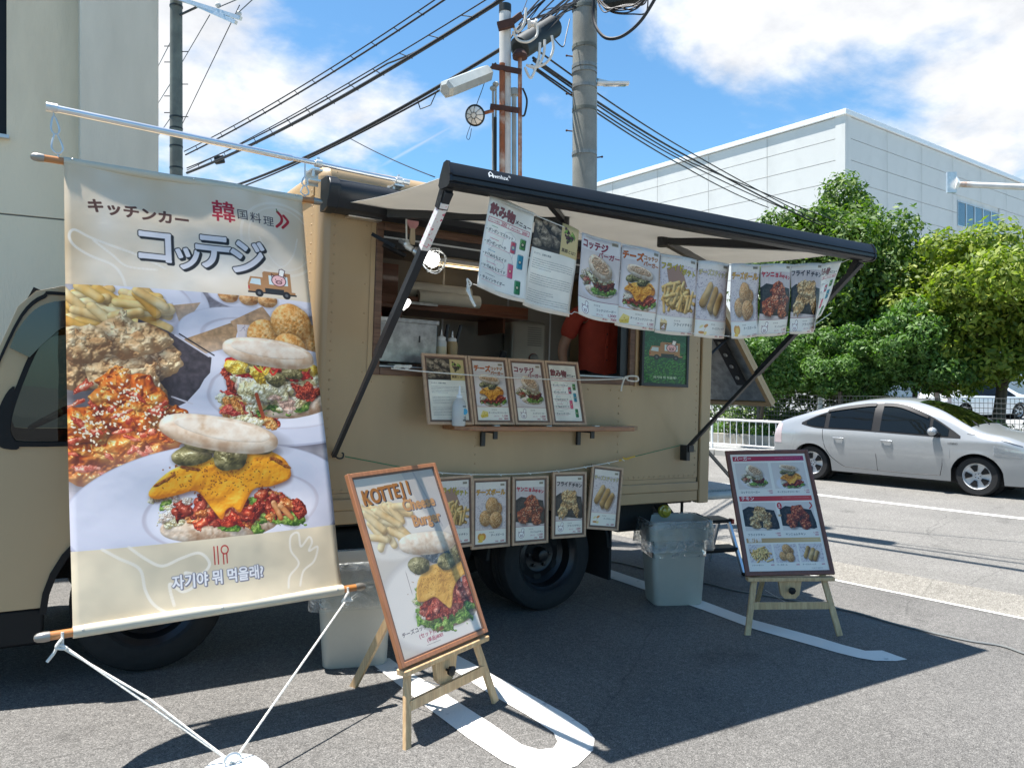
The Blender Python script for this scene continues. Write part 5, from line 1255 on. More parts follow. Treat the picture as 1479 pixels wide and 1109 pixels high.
# cable closures
def closure(a, c, r_, m, name, label, cat='cable box', caps=CLOSD, n=6):
    mid = (a+c)/2; t = thing(name, label, cat, mid); L = (c-a).length; M = (c-a).to_track_quat('Z', 'Y').to_matrix().to_4x4()
    part('shell', MB().lathe([(r_*.62, -L/2), (r_, -L/2+.03), (r_, L/2-.03), (r_*.85, L/2)], n).mesh('shell', m, 25), t, M)
    part('end_cap', MB().lathe([(r_*.75, L/2-.002), (r_*.7, L/2+.012), (.02, L/2+.014)], n).mesh('end_cap', caps), t, M); return t
closure(atd(643, 130, 7.3), atd(704, 106, 7.9), .088, CLOS, 'cable_closure', 'long grey faceted cable box hanging left of the rusted posts')
closure(atd(748, 72, 7.9), atd(800, 38, 8.3), .12, CLOSD, 'cable_closure', 'fat dark cable drum box hanging between the posts and the concrete pole', n=16)
closure(atd(872, 6, 8.9), atd(925, -6, 8.7), .085, CLOSD, 'cable_closure', 'black cable box at the top edge right of the concrete pole', n=12)
q = atd(769, 35, 7.8); t = tag(MB().lathe([(.02, -.05), (.045, -.05), (.05, -.03), (.03, -.015), (.03, .015), (.05, .03), (.045, .05), (.02, .05)], 18, Tr(q) @ RT.to_track_quat('Z', 'Y').to_matrix().to_4x4()).build('insulator', POSTW), 'white spool insulator beside the top of the rusted posts', 'insulator')
# left distant pole
q = atd(254.5, 200, 19.); t = thing('utility_pole', 'distant slim concrete pole with a crossarm seen left of the truck box', 'utility pole', (q.x, q.y, -.2))
MB().lathe([(.17, 0), (.155, 6), (.14, 14)], 20).build('pole', CONC2, t)
zo = lambda py: zof(py, 19)
pole_bands(t, 0, 0, [zo(10), zo(212), zo(243), zo(186), zo(170)], .15, CLOSD)
for py, s_ in ((67, -1), (75, 1), (90, -1), (122, 1), (139, -1), (169, 1), (163, -1)):
    dr = RT*s_; part('step_bolt', MB().tube([dr*.14+Vector((0, 0, zo(py))), dr*.30+Vector((0, 0, zo(py)))], .012, 5).mesh('step_bolt', CLOSD), t)
IM = t.matrix_basis.inverted()
for (x0, y0), (x1, y1) in (((250, -4), (348, 27)), ((262, -2), (341, 33))):
    part('crossarm', MB().bar(atd(x0, y0, 18.8), atd(x1, y1, 18.2), .09, .09).mesh('crossarm', ZINC), t, IM)
part('brace', MB().bar(atd(260, 22, 18.9), atd(290, 8, 18.7), .04, .04).mesh('brace', CLOSD), t, IM)
for x, y in ((345, 20), (315, 8)): part('insulator', MB().ball(atd(x, y, 18.4), .07, 10).mesh('insulator', POSTW), t, IM)
# sign arm at the right edge
t = thing('steel_arm_pole', 'white horizontal steel arm with an end plate reaching in from the right edge', 'pole', roadpt(1640, 760)); IM = t.matrix_basis.inverted()
a, c = atd(1386, 266.5, 14), atd(1640, 277, 13.2)
part('arm', MB().tube([a, c], [.052, .06], 14).mesh('arm', POSTW), t, IM)
part('gusset', MB().tube([atd(1379, 266, 14.02), a], [.17, .055], 4).mesh('gusset', WHITEP, 0), t, IM)
part('end_plate', MB().bar(atd(1374, 249, 14), atd(1374, 279, 14), .05, .17, RT).mesh('end_plate', ZINC), t, IM)
part('post', MB().tube([(c.x, c.y, -.3), (c.x, c.y, c.z+.1)], .1, 14).mesh('post', POSTW), t, IM)

def cable(pts, r_, label, sag=0, m=CABLE, name='overhead_cable', group='overhead cables', n=6, nseg=14, spacers=None):
    P = []
    for a, c in zip(pts[:-1], pts[1:]):
        for k in range(nseg): f = k/nseg; P.append(a.lerp(c, f)-Vector((0, 0, sag*4*f*(1-f))))
    P.append(pts[-1])
    b = MB().tube(P, r_, n)
    o = b.build(name, m); tag(o, label, 'cable', group); return o, P
def hangers(P, Q, every, t_label, r_=.008):
    b = MB()
    for k in range(2, len(P)-1, every):
        b.tube([P[k], Q[k]+(Q[k]-P[k])*.3], r_, 4)
    tag(b.build('cable_hangers', CLOSD), t_label, 'cable clips')
D1 = 18.5
A, B_ = atd(266, 219, D1), atd(640, -8, 12); A2, B2 = atd(268, 224, D1), atd(648, -4, 12)
_, P = cable([A, B_], .012, 'upper of two parallel cables sloping up from the distant pole', .12, nseg=30); _, Q = cable([A2, B2], .017, 'lower of two parallel cables sloping up from the distant pole', .12, nseg=30); hangers(P, Q, 2, 'wire hangers joining the upper pair of sloping cables')
A, B_ = atd(270, 250, D1), atd(740, -10, 10); A2, B2 = atd(270, 246, D1), atd(718, -10, 10)
_, P = cable([A2, B2], .01, 'thin messenger wire above the thickest sloping cable', .1, nseg=30); _, Q = cable([A, B_], .030, 'thickest black cable sloping up across the sky from the distant pole', .18, nseg=30); hangers(P, Q, 2, 'wire hangers on the thickest sloping cable')
cable([atd(270, 243, D1), atd(560, 92, 12.5), atd(735, -12, 10)], .014, 'slack cable wound round the thickest sloping cable', .1)
q = atd(317, 231, 17.5); tag(MB().box((-.11, -.05, -.09), (.11, .05, .09), Tr(q) @ Rz(YAW-PI/2) @ Ry(-.2)).build('junction_box', CLOSD, bevel=.02), 'small dark junction box hanging on the thick cable near the distant pole', 'cable box')
A, B_ = atd(340, 268, 13), atd(722, 72, 7.8)
cable([A, B_], .020, 'black bundled cable running behind the grey cable box', .12, nseg=24); cable([atd(352, 269, 13), atd(640, 128, 8.6), atd(716, 92, 7.8)], .012, 'thin cable under the black bundled cable', .06)
cable([atd(602, 141, 9), atd(607, 158, 9), atd(622, 152, 9), atd(632, 130, 9)], .006, 'short slack loop of wire below the bundled cable', 0, nseg=5)
cable([atd(500, 197, 12), atd(628, 256, 9)], .007, 'single thin wire dropping towards the awning', .03)
cable([atd(346, 8, 18), atd(262, 182, 24)], .012, 'thin line wire from the crossarm end past the distant pole', 0); cable([atd(303, 22, 18.5), atd(262, 92, 24)], .012, 'short line wire just right of the distant pole', 0)
cable([atd(252, 50, 19), atd(228, 97, 26)], .012, 'line wire leaving the distant pole up left', 0); cable([atd(250, 115, 19), atd(228, 150, 26)], .012, 'line wire leaving the distant pole half way up', 0); cable([atd(248, 168, 19), atd(228, 197, 26)], .012, 'line wire leaving the distant pole low down', 0)
cable([atd(318, 10, 18.4), atd(365, -10, 16)], .012, 'line wire rising from the inner insulator of the crossarm', 0); cable([atd(345, 18, 18.2), atd(370, -5, 16)], .012, 'line wire rising from the outer insulator of the crossarm', 0)
# bundle to the right
E0 = atd(768, 75, 8)
for i, (x0, y0, x1, y1, xe, ye, lb) in enumerate(((772, 70, 1000, 222, 1232, 344, 'uppermost'), (770, 84, 1000, 230, 1215, 339, 'second'), (770, 88, 1000, 236, 1300, 352, 'third'), (768, 94, 985, 232, 1160, 312, 'fourth'), (766, 96, 990, 242, 1110, 300, 'lowest'))):
    cable([atd(x0, y0, 8.2), atd(x1, y1, 14), atd(xe, ye, 19)], .011 if i != 1 else .016, '%s of the dark cables running down right behind the concrete pole' % lb, .05, group='cables running down right behind the concrete pole')
for k, (y0, y1) in enumerate(((343, 349), (347, 356))): cable([atd(1300, y0, 26), atd(1365, y1, 26)], .014, ['upper', 'lower'][k]+' short cable against the white building between the trees', .05)
# loop right of the pole
cable([Vector(p) for p in smooth([tuple(atd(*q)) for q in ((858, -8, 8.8), (857, 25, 8.8), (864, 45, 8.7), (878, 56, 8.6), (900, 52, 8.5), (926, 30, 8.4), (950, -8, 8.3))])], .019, 'thick black cable loop hanging right of the concrete pole', 0, nseg=1)
for i in range(7):
    r_ = random.Random(i+40); y = r_.uniform(2, 12)
    cable([Vector(p) for p in smooth([tuple(atd(*q)) for q in ((860, y-12, 8.8), (872+i*2, y+r_.uniform(4, 12), 8.7), (890+i*4, y+r_.uniform(4, 14), 8.6), (915+i*3, y+r_.uniform(-2, 9), 8.5), (936, -8, 8.4))])], .008, 'slack service wires bunched under the black cable box at the top edge', 0, nseg=1, group='service wires bunched under the black cable box')
# tangle at the pole heads
r_ = random.Random(77)
for i in range(16):
    x0 = 742+i*3.2+r_.uniform(-4, 4); y0 = r_.uniform(20, 52); x1 = 775+i*6+r_.uniform(-18, 18)
    cable([Vector(p) for p in smooth([tuple(atd(*q)) for q in ((x0, y0, 8.0), (x0+(x1-x0)*.4+r_.uniform(-4, 4), y0*.5, 8.2), (x1, -12, 8.5))])], r_.choice((.005, .007, .009)), 'thin black wire fanning up from the dark cable drum box', 0, nseg=1, n=5, group='wires fanning up from the dark cable drum box')
for i in range(9):
    x0 = 800-i*5+r_.uniform(-3, 3)
    cable([Vector(p) for p in smooth([tuple(atd(*q)) for q in ((x0-30, 60+r_.uniform(-10, 22), 8.0), (x0-8, 42+r_.uniform(-8, 8), 8.1), (x0+16, 22+r_.uniform(-8, 6), 8.5), (832, 4+r_.uniform(-6, 10), 8.85))])], r_.choice((.006, .011, .014)), 'black wires tied between the drum box and the concrete pole', 0, nseg=1, n=5, group='wires between the drum box and the concrete pole')
for pts, lb in (([(760, 12), (757, 34), (748, 46), (741, 38)], 'white flexible tube looping down beside the rusted post top'), ([(741, 46), (748, 58), (762, 61), (775, 52), (776, 38)], 'wide white tube loop in front of the drum box'), ([(797, 52), (799, 72), (790, 90), (772, 98), (760, 94)], 'white tube hanging right of the drum box'),
                ([(780, 62), (778, 84), (770, 108), (765, 112), (758, 98)], 'longest white tube loop below the drum box'), ([(787, 58), (785, 80), (776, 96), (764, 95)], 'thin white tube loop inside the hanging one')):
    cable([Vector(p) for p in smooth([tuple(atd(x, y, 7.75)) for x, y in pts])], .0135, lb, 0, CABLEW, 'flexible_tube', 'white flexible tubes at the pole heads', nseg=1)
cable([Vector(p) for p in smooth([tuple(atd(*q)) for q in ((823, 28, 8.9), (818, 50, 8.8), (813, 68, 8.7), (800, 56, 8.5))])], .007, 'black wire sagging left of the concrete pole', 0, nseg=1)
cable([Vector(p) for p in smooth([tuple(atd(*q)) for q in ((703, 108, 7.9), (697, 128, 7.8), (689, 150, 7.65), (688, 158, 7.6))])], .004, 'thin wire feeding the round lamp', 0, nseg=1)
cable([Vector(p) for p in smooth([tuple(atd(*q)) for q in ((680, 180, 7.6), (674, 198, 7.6), (678, 201, 7.6), (681, 186, 7.6))])], .003, 'small wire loop under the round lamp', 0, nseg=1)
cable([Vector(p) for p in smooth([tuple(atd(*q)) for q in ((755, 128, 7.7), (761, 145, 7.7), (758, 165, 7.7), (754, 168, 7.7))])], .010, 'black wire bowed beside the thin rust pipe', 0, nseg=1)
# cables leaving the pole head over the road, above the picture: their shadows lie on the road
K0 = Vector((bp_.x, bp_.y, 6.3))
for dx, dz, rr_, lb in ((0, 0, .045, 'thickest'), (.25, .35, .022, 'middle'), (.42, .5, .012, 'thinnest'), (1.5, .9, .010, 'outermost')):
    cable([K0+Vector((dx*.3, .2, dz)), Vector((6.15+dx, 4.4, 6.05+dz)), Vector((6.9+dx, -2, 5.9+dz)), Vector((8.2+dx, -14, 6.3+dz))], rr_, '%s cable leaving the concrete pole over the near side of the road' % lb, .06, group='cables leaving the concrete pole over the road')
p0 = K0+Vector((.5, -.6, .1)); closure(p0+Vector((.15, -.9, -.05)), p0+Vector((-.1, .1, 0)), .13, CLOSD, 'cable_closure', 'cable box high beside the concrete pole above the road', n=12)
# ------------------------------------------------------------------ cars
def lerp_tab(tab, x):
    if x <= tab[0][0]: return tab[0][1]
    for (a, va), (c, vc) in zip(tab[:-1], tab[1:]):
        if x <= c: t = (x-a)/(c-a); return va+(vc-va)*t
    return tab[-1][1]
def smooth_tab(tab, n=8): return [(p[0], p[1]) for p in smooth(tab, False, n)]
def make_car(label, M, paint, L=4.46, group=None, top=None, wid=None, name='parked_car', glass_side=CARGL, simple=False, wins=None):
    t = thing(name, label, 'car', M=M, group=group)
    top = smooth_tab(top or [(0, .80), (.06, .98), (.16, 1.06), (.5, 1.17), (1.0, 1.33), (1.6, 1.455), (2.05, 1.485), (2.45, 1.46), (2.9, 1.33), (3.3, 1.12), (3.55, 1.0), (3.9, .93), (4.2, .80), (4.38, .66), (4.46, .50)])
    WH = (.78, 3.48); WR = .315; AR = .375
    def zb(x):
        z = .20+.10*max(0, (x-4.1)/.36)+.12*max(0, (.35-x)/.35)
        for c in WH:
            if abs(x-c) < AR: z = max(z, .30+math.sqrt(AR*AR-(x-c)**2))
        return z
    def W(x, z):
        e = 1-.20*max(0, (x-3.5)/.96)**2-.14*max(0, (.8-x)/.8)**2
        zt = lerp_tab(top, x)
        w = .80+.075*math.sin(min(1, max(0, (z-.18)/.55))*PI/2)
        if z > .86: w -= (z-.86)*.42+max(0, z-1.2)**2*1.1
        if .60 < z < .70: w += .004
        dz = max(0, .10-(zt-z)); w -= dz*dz*3.2
        return w*e
    NX, NZ_ = 90, 18
    xs = sorted(set([round(L*i/NX, 4) for i in range(NX+1)]+[c+s*AR*k for c in WH for s in (-1, 1) for k in (.7, .9, .97, 1, 1.001)]))
    b = MB()
    for sgn in (-1, 1):
        o = len(b.v)
        for x in xs:
            z0, z1 = zb(x), lerp_tab(top, x)
            for k in range(NZ_+1): z = z0+(z1-z0)*k/NZ_; b.v.append((x, sgn*W(x, z), z))
        for i in range(len(xs)-1):
            for k in range(NZ_):
                a = o+i*(NZ_+1)+k; f = [a, a+NZ_+1, a+NZ_+2, a+1]; b.f.append(f if sgn < 0 else f[::-1]); b.mi.append(0)
    o = len(b.v); NC = 10
    for x in xs:
        z1 = lerp_tab(top, x); w = W(x, z1)
        for k in range(NC+1): q = -1+2*k/NC; b.v.append((x, q*w, z1+.035*(1-q*q)))
    for i in range(len(xs)-1):
        for k in range(NC): a = o+i*(NC+1)+k; b.f.append([a, a+NC+1, a+NC+2, a+1]); b.mi.append(0)
    for xe in (0, len(xs)-1):   # ends
        x = xs[xe]; z0, z1 = zb(x), lerp_tab(top, x); o = len(b.v)
        for k in range(NZ_+1):
            z = z0+(z1-z0)*k/NZ_
            for q in range(NC+1): s_ = -1+2*q/NC; b.v.append((x+(.05*(1-s_*s_) if xe else -.04*(1-s_*s_)), s_*W(x, z), z))
        for k in range(NZ_):
            for q in range(NC): a = o+k*(NC+1)+q; f = [a, a+1, a+NC+2, a+NC+1]; b.f.append(f if xe else f[::-1]); b.mi.append(0)
    body = b.build('body', paint, t, smooth=28)
    md = body.modifiers.new('weld', 'WELD'); md.merge_threshold = .0008
    # dark underside and arches
    MB().box((.25, -.70, .17), (4.25, .70, .42)).build('underbody', CARDK, t)
    for c in WH:
        for s_ in (-1, 1): part('wheel_arch', MB().tube([(c, s_*.45, .34), (c, s_*.60, .34)], AR+.005, 24).mesh('wheel_arch', CARDK), t)
    MB().box((1.0, -.6, .42), (3.4, .6, .8)).build('seats', CARIN, t)
    # side windows: patches riding on the body skin
    def patch(name, lo, hi, x0, x1, m, s_, off=.006, nx=24, nz=6, par=t):
        bb = MB(); lo = smooth_tab(lo, 5); hi = smooth_tab(hi, 5)
        fn = lambda u, v: (lambda x: (lambda z: (x, s_*(W(x, z)+off), z))(lerp_tab(lo, x)+(lerp_tab(hi, x)-lerp_tab(lo, x))*v))(x0+(x1-x0)*u)
        bb.grid(fn, nx, nz, uv=False)
        ob = bb.build(name, m, par, smooth=60)
        if s_ > 0: ob.data.flip_normals()
        return ob
    for s_ in (-1, 1):
        lo = [(.55, 1.02), (.9, .955), (1.6, .945), (2.4, .92), (3.05, .90), (3.3, .90)]
        hi = [(.55, 1.03), (.9, 1.20), (1.3, 1.335), (1.7, 1.405), (2.1, 1.425), (2.4, 1.395), (2.8, 1.23), (3.1, 1.05), (3.3, .91)]
        patch('window_surround', lo, hi, .58, 3.26, CARDK, s_, .003, 50)
        lo2 = [(x, z+.03) for x, z in lo]; hi2 = [(x, z-.025) for x, z in hi]
        if not simple:
            patch('side_window', lo2, hi2, .68, 1.02, glass_side if False else CARGD, s_, .009, 12); patch('side_window', lo2, hi2, 1.10, 1.86, CARGD, s_, .009, 20); patch('side_window', lo2, hi2, 2.0, 2.78, glass_side, s_, .009, 20); patch('side_window', lo2, hi2, 2.83, 3.08, glass_side, s_, .009, 8)
            patch('window_visor', [(1.02, 1.25), (1.3, 1.30), (1.7, 1.365), (1.88, 1.38)], [(1.02, 1.28), (1.3, 1.355), (1.7, 1.42), (1.88, 1.43)], 1.05, 1.87, CARDK, s_, .03, 20, 2)
            patch('window_visor', [(1.98, 1.385), (2.3, 1.36), (2.75, 1.20)], [(1.98, 1.435), (2.3, 1.415), (2.75, 1.255)], 1.99, 2.75, CARDK, s_, .03, 20, 2)
            # door gaps, handles, mirror
            sw = lambda xa, xb, z: [(xa+(xb-xa)*k/8, s_*(W(xa+(xb-xa)*k/8, z)+.0015), z) for k in range(9)]
            seam = MB()
            def seamline(P2): seam.tube([(x, s_*(W(x, z)+.0005), z) for x, z in P2], .0045, 4)
            seamline([(1.93, .93), (1.93, .7), (1.95, .5), (1.96, .27)]); seamline([(2.98, .9), (3.0, .7), (2.99, .45), (2.95, .28)])
            seamline(smooth([(1.0, .94), (1.03, .7), (1.12, .5), (1.28, .36), (1.4, .29)])); seamline([(1.4, .29), (1.96, .275), (2.5, .27), (2.95, .28)]); seamline(smooth([(3.35, .98), (3.7, .93), (4.1, .82)]))
            part('door_gap', seam.mesh('door_gap', CARDK), t)
            for hx in (1.30, 2.13):
                part('door_handle', MB().tube([(hx-.09, s_*(W(hx, .80)+.012), .80), (hx-.05, s_*(W(hx, .80)+.03), .80), (hx+.05, s_*(W(hx, .79)+.03), .797), (hx+.09, s_*(W(hx, .79)+.012), .797)], .013, 8).mesh('door_handle', paint), t)
            mm = part('door_mirror', MB().ball((2.88, s_*(W(2.88, .98)+.14), 1.0), .095, 16, (.75, 1.05, .72)).mesh('door_mirror', paint), t)
            part('mirror_arm', MB().tube([(2.93, s_*(W(2.9, .94)-.01), .93), (2.91, s_*(W(2.9, .94)+.10), .95)], .035, 8).mesh('mirror_arm', CARDK), mm)
        else: patch('side_window', lo2, hi2, .75, 3.1, CARGD, s_, .009, 40)
        part('headlamp', (lambda bb: bb.grid(lambda u, v: (lambda x: (x, s_*(W(x, .0)*0+W(x, .62+.16*v*(1-u*.6)))*(1.004)+s_*.004, .60+(.02+.16*v)*(1-u*.35)+(1-u)*.05))(3.72+.62*u), 14, 5, uv=False))(MB()).mesh('headlamp', LAMPC, 60), t)
        part('tail_lamp', (lambda bb: bb.grid(lambda u, v: (.02+.16*u, s_*(W(.02+.16*u, .65+.36*v)+.004), .65+.36*v), 4, 6, uv=False))(MB()).mesh('tail_lamp', mat('tail_lamp_pale', (.45, .36, .36), .25, coat=.6), 60), t)
        part('fog_lamp', MB().box((4.28, s_*.62, .36), (4.40, s_*.80, .50)).mesh('fog_lamp', LAMPC), t)
    def top_patch(name, x0, x1, q0, m, off, q1=None):
        q1 = q1 or q0; bb = MB()
        def fn(u, v):
            x = x0+(x1-x0)*u; q = (-1+2*v)*(q0+(q1-q0)*u); z1 = lerp_tab(top, x); return (x, q*W(x, z1), z1+.035*(1-q*q)+off)
        bb.grid(fn, 20, 12, uv=False); ob = bb.build(name, m, t, smooth=60); ob.data.flip_normals(); return ob
    top_patch('windshield', 2.52, 3.38, .90, CARGL, .006, .97); top_patch('rear_window', .2, 1.0, .9, CARGD, .006); 
    for k in range(2): part('wiper', MB().tube([(3.42, -.5+k*.55, 1.10), (3.1, -.1+k*.5, 1.235)], .01, 5).mesh('wiper', CARDK), t)
    # wheels
    tyre = MB().lathe([(.205, -.095), (.29, -.10), (.312, -.07), (.316, 0), (.312, .07), (.29, .10), (.205, .095)], 40, caps=False).mesh('tyre', RUBBER)
    rim = MB().lathe([(.001, .035), (.05, .04), (.06, .03), (.19, .05), (.205, .085), (.21, .09), (.212, .07)], 40, caps=False).mesh('rim', RIMS)
    hole = MB().prism([(-.018, .075), (.018, .075), (.055, .165), (0, .178), (-.055, .165)], .044, .075).mesh('rim_opening', CARDK, 0)
    nut = MB().lathe([(.007, 0), (.007, .02), (.001, .02)], 6).mesh('wheel_nut', CARDK)
    for c in WH:
        for s_ in (-1, 1):
            wm = Matrix.Translation((c, s_*.72, .315)) @ Rx(-s_*PI/2 if s_ > 0 else PI/2)
            wh = part('wheel', tyre, t, wm); part('rim', rim, wh)
            for k in range(5):
                part('rim_opening', hole, wh, Rz(2*PI*k/5+.3))
                if not simple: part('wheel_nut', nut, wh, Rz(2*PI*k/5) @ Tr(.035, 0, .036))
    if not simple:
        v, tr = glyph_tris('HYBRID'); bb = MB(); bb.add([(3.08+q[0]*.042, -(W(3.1, .80)+.004), .80+q[1]*.042) for q in v], [tuple(int(k) for k in f) for f in tr]); bb.build('badge', CARDK, t, smooth=0)
    return t
# near side skin at v = 6.2 ; nose points along +u
yaw = math.atan2(RE.y, RE.x)
cf = roadpt(1403, 719); u_f = ruv(cf)[0]
KS = .935
CM = Tr(rp(u_f-3.48*KS, 6.2+.86*KS, ROADZ)) @ Rz(yaw) @ Matrix.Diagonal((KS, KS, KS, 1))
make_car('silver hatchback car on the road, right of the menu board easel', CM @ Tr(0, 0, 0), CARP)
mat_w = mat('white_car_paint', (.72, .73, .73), .3, coat=.8, var=.02)
vt = [(0, .9), (.03, 1.25), (.12, 1.62), (.5, 1.76), (1.4, 1.80), (2.4, 1.76), (2.75, 1.66), (3.2, 1.28), (3.45, 1.12), (4.1, 1.02), (4.38, .8), (4.46, .5)]
q = atd(1345, 600, 30); make_car('white wagon parked behind the hedge and trees', Tr(q.x, q.y, -.1) @ Rz(math.atan2(-.3, 1)), mat_w, top=None, simple=True)
# ------------------------------------------------------------------ the kitchen van (built in its own frame, then tilted with the ground)
VAN = thing('food_truck', 'tan food truck with an open serving hatch and black awning', 'food truck', M=TM.copy())
BX0, BX1, BY0, BY1, BZ0, BZ1 = 1.27, 4.42, 4.2, 6.02, .90, 2.78
WX0, WX1, WZ0, WZ1 = 1.66, 3.58, 1.63, 2.44
# side panel with the hatch opening
b = MB()
for a, c in (((BX0+.06, BZ0), (WX0, 2.68)), ((WX1, BZ0), (4.30, 2.68)), ((WX0, BZ0), (WX1, WZ0)), ((WX0, WZ1), (WX1, 2.68))): b.box((a[0], BY0, a[1]), (c[0], BY0+.035, c[1]))
b.build('side_panel', TAN, VAN)
# corner posts, top cornice, skirt
prof = [(BX0+.06*(1-math.cos(a)), BY0+.06*(1-math.sin(a))) for a in [PI/2*k/6 for k in range(7)]]
MB().prism([(BX0, BY0+.10)]+[(BX0+.07-.07*math.cos(PI/2*k/6), BY0+.07-.07*math.sin(PI/2*k/6)-.004) for k in range(7)]+[(BX0+.07, BY0+.03), (BX0+.03, BY0+.10)], .74, 2.70).build('corner_post', TAN, VAN)
MB().box((4.315, BY0-.012, .70), (4.42, BY0+.06, 2.72)).build('corner_post', TAN, VAN, bevel=.008)
MB().box((1.30, BY0+.004, .86), (4.30, BY0+.03, .90)).box((1.30, BY0-.012, .80), (4.305, BY0+.02, .865)).box((1.30, BY0-.006, .72), (4.305, BY0+.02, .80)).build('skirt_rail', TAN, VAN, bevel=.006)
MB().box((4.300, BY0+.012, .72), (4.315, BY0+.03, 2.7)).build('panel_gap', BLACKM, VAN)
# roof with rolled edges
rp2 = [(BY0-.01, 2.655), (BY0-.012, 2.70)]+[(BY0-.012+.085*(1-math.cos(PI/2*k/6)), 2.70+.085*math.sin(PI/2*k/6)) for k in range(7)]
rp2 = rp2+[(BY0+BY1-y, z) for y, z in rp2[::-1]]
MB().prism(rp2, BX0+.06, BX1+.02, Matrix(((0, 0, 1, 0), (1, 0, 0, 0), (0, 1, 0, 0), (0, 0, 0, 1)))).build('roof', TAN, VAN, fix=True, smooth=50)
# rounded front of the box
b = MB(); NR = 8
ring = lambda z, k: [(BX0+k+.07-.07*math.cos(PI/2*i/NR), BY0-.004+k+.07-.07*math.sin(PI/2*i/NR)) for i in range(NR+1)]
def frontprof(inset): return [(BX0+.10, BY0-.012+inset)]+[(BX0+inset+.09-.09*math.sin(PI/2*i/NR), BY0-.012+inset+.09-.09*math.cos(PI/2*i/NR)) for i in range(NR+1)]
levels = [(2.655, 0), (2.70, 0)]+[(2.70+.085*math.sin(PI/2*k/5), .085*(1-math.cos(PI/2*k/5))) for k in range(1, 6)]
rows = []
for z, ins in levels:
    p = frontprof(ins); p = p+[(x, BY0+BY1-y) for x, y in p[::-1]]; rows.append([(x, y, z) for x, y in p])
n_ = len(rows[0]); vs = [q for r_ in rows for q in r_]; fs = [(i*n_+k, i*n_+k+1, (i+1)*n_+k+1, (i+1)*n_+k) for i in range(len(rows)-1) for k in range(n_-1)]+[tuple((len(rows)-1)*n_+k for k in range(n_))]
b.add(vs, fs); b.build('roof_front_edge', TAN, VAN, fix=True, smooth=50)
MB().box((BX0+.005, BY0+.07, .74), (BX0+.04, BY1-.07, 2.70)).box((BX0-.008, BY0+.09, 2.60), (BX0+.02, BY1-.09, 2.66)).build('front_panel', TAN, VAN)
MB().box((BX0+.04, BY1-.035, .74), (BX1, BY1, 2.70)).build('far_side_panel', TAN, VAN)
MB().box((BX0+.04, BY0+.035, .72), (BX1-.01, BY1-.035, .76)).build('floor', CHAS, VAN)
# inside linings
MB().box((BX0+.045, BY1-.055, .92), (BX1-.02, BY1-.04, 2.66)).build('lining', INWALL, VAN)
MB().box((BX0+.045, BY0+.04, .92), (BX0+.06, BY1-.06, 2.66)).build('lining', INWALL, VAN)
MB().box((BX0+.06, BY0+.04, 2.60), (BX1-.02, BY1-.06, 2.625)).build('ceiling', INWALL, VAN)
for x in (2.05, 2.95, 3.62, 4.1): part('lining_seam', MB().box((x, BY1-.060, .95), (x+.018, BY1-.052, 2.6)).mesh('lining_seam', ALUW, 0), VAN)
# rear doorway frame and worktop inside
MB().box((4.36, BY0+.05, .92), (4.42, BY0+.35, 2.66)).box((4.36, BY1-.35, .92), (4.42, BY1-.04, 2.66)).box((4.36, BY0+.35, 2.45), (4.42, BY1-.35, 2.66)).build('rear_frame', TAN, VAN)
MB().box((1.45, BY0+.05, 1.56), (3.52, BY0+.50, 1.60)).box((1.5, BY0+.08, .92), (1.54, BY0+.45, 1.56)).box((3.4, BY0+.08, .92), (3.44, BY0+.45, 1.56)).build('worktop', STEEL, VAN, bevel=.004)
# hatch frame of wood with black running tracks
f = MB(); yA, yB = BY0-.014, BY0+.05
f.box((WX0-.045, yA, WZ0-.045), (WX0, yB, WZ1+.045)).box((WX1, yA, WZ0-.045), (WX1+.05, yB, WZ1+.045)).box((WX0, yA, WZ1), (WX1, yB, WZ1+.045)).box((WX0, yA, WZ0-.045), (WX1, yB, WZ0))
wf = f.build('hatch_frame', WOODF, VAN, bevel=.005)
MB().box((WX0, BY0+.0, WZ0), (WX1, BY0+.06, WZ0+.02)).box((WX0, BY0+.0, WZ1-.10), (WX1, BY0+.05, WZ1)).box((WX1-.07, BY0+.01, WZ0+.02), (WX1, BY0+.05, WZ1-.1)).build('sliding_track', BLACKM, wf)
MB().box((WX0, BY0-.004, WZ1-.045), (WX1, BY0+.002, WZ1-.035)).box((WX0, BY0-.006, WZ0+.005), (WX1, BY0-.001, WZ0+.012)).build('track_rail', ALUW, wf)
for a, c in (((WX1+.052, BY0-.018, WZ0-.05), (WX1+.075, BY0, 2.45)), ((WX0-.075, BY0-.006, WZ0-.05), (WX0-.047, BY0-.001, WZ1+.05))): MB().box(a, c).build('edge_trim', TAN, wf)
# rivets
b = MB(); dome = [(.0075, 0), (.0055, .003), (.0001, .0045)]
def rivet(x, y, z, face='y'):
    M = Tr(x, y, z) @ (Rx(PI/2) if face == 'y' else Ry(-PI/2)); b.lathe(dome, 6, M)
for x in (1.365, 2.33, 3.50, 4.275):
    z = .94
    while z < 2.64:
        if not (WX0-.06 < x < WX1+.09 and WZ0-.06 < z < WZ1+.06): rivet(x, BY0-.0005, z)
        z += .055
x = 1.36
while x < 4.28: rivet(x, BY0-.0005, .915); x += .05
x = 1.36
while x < 4.28: rivet(x, BY0-.0125, 2.675); x += .06
for k in range(28): rivet(1.262, 4.32+k*.06, 2.63, 'x')
for z in np.arange(.95, 2.6, .055): rivet(1.268, 4.32, z, 'x')
for x in np.arange(1.62, 3.7, .2): rivet(x, BY0-.0005, WZ0-.085); rivet(x, BY0-.0005, WZ1+.085)
for z in np.arange(1.6, 2.5, .17): rivet(WX0-.10, BY0-.0005, z)
b.build('rivets', TAN, VAN)['kind'] = 'stuff'
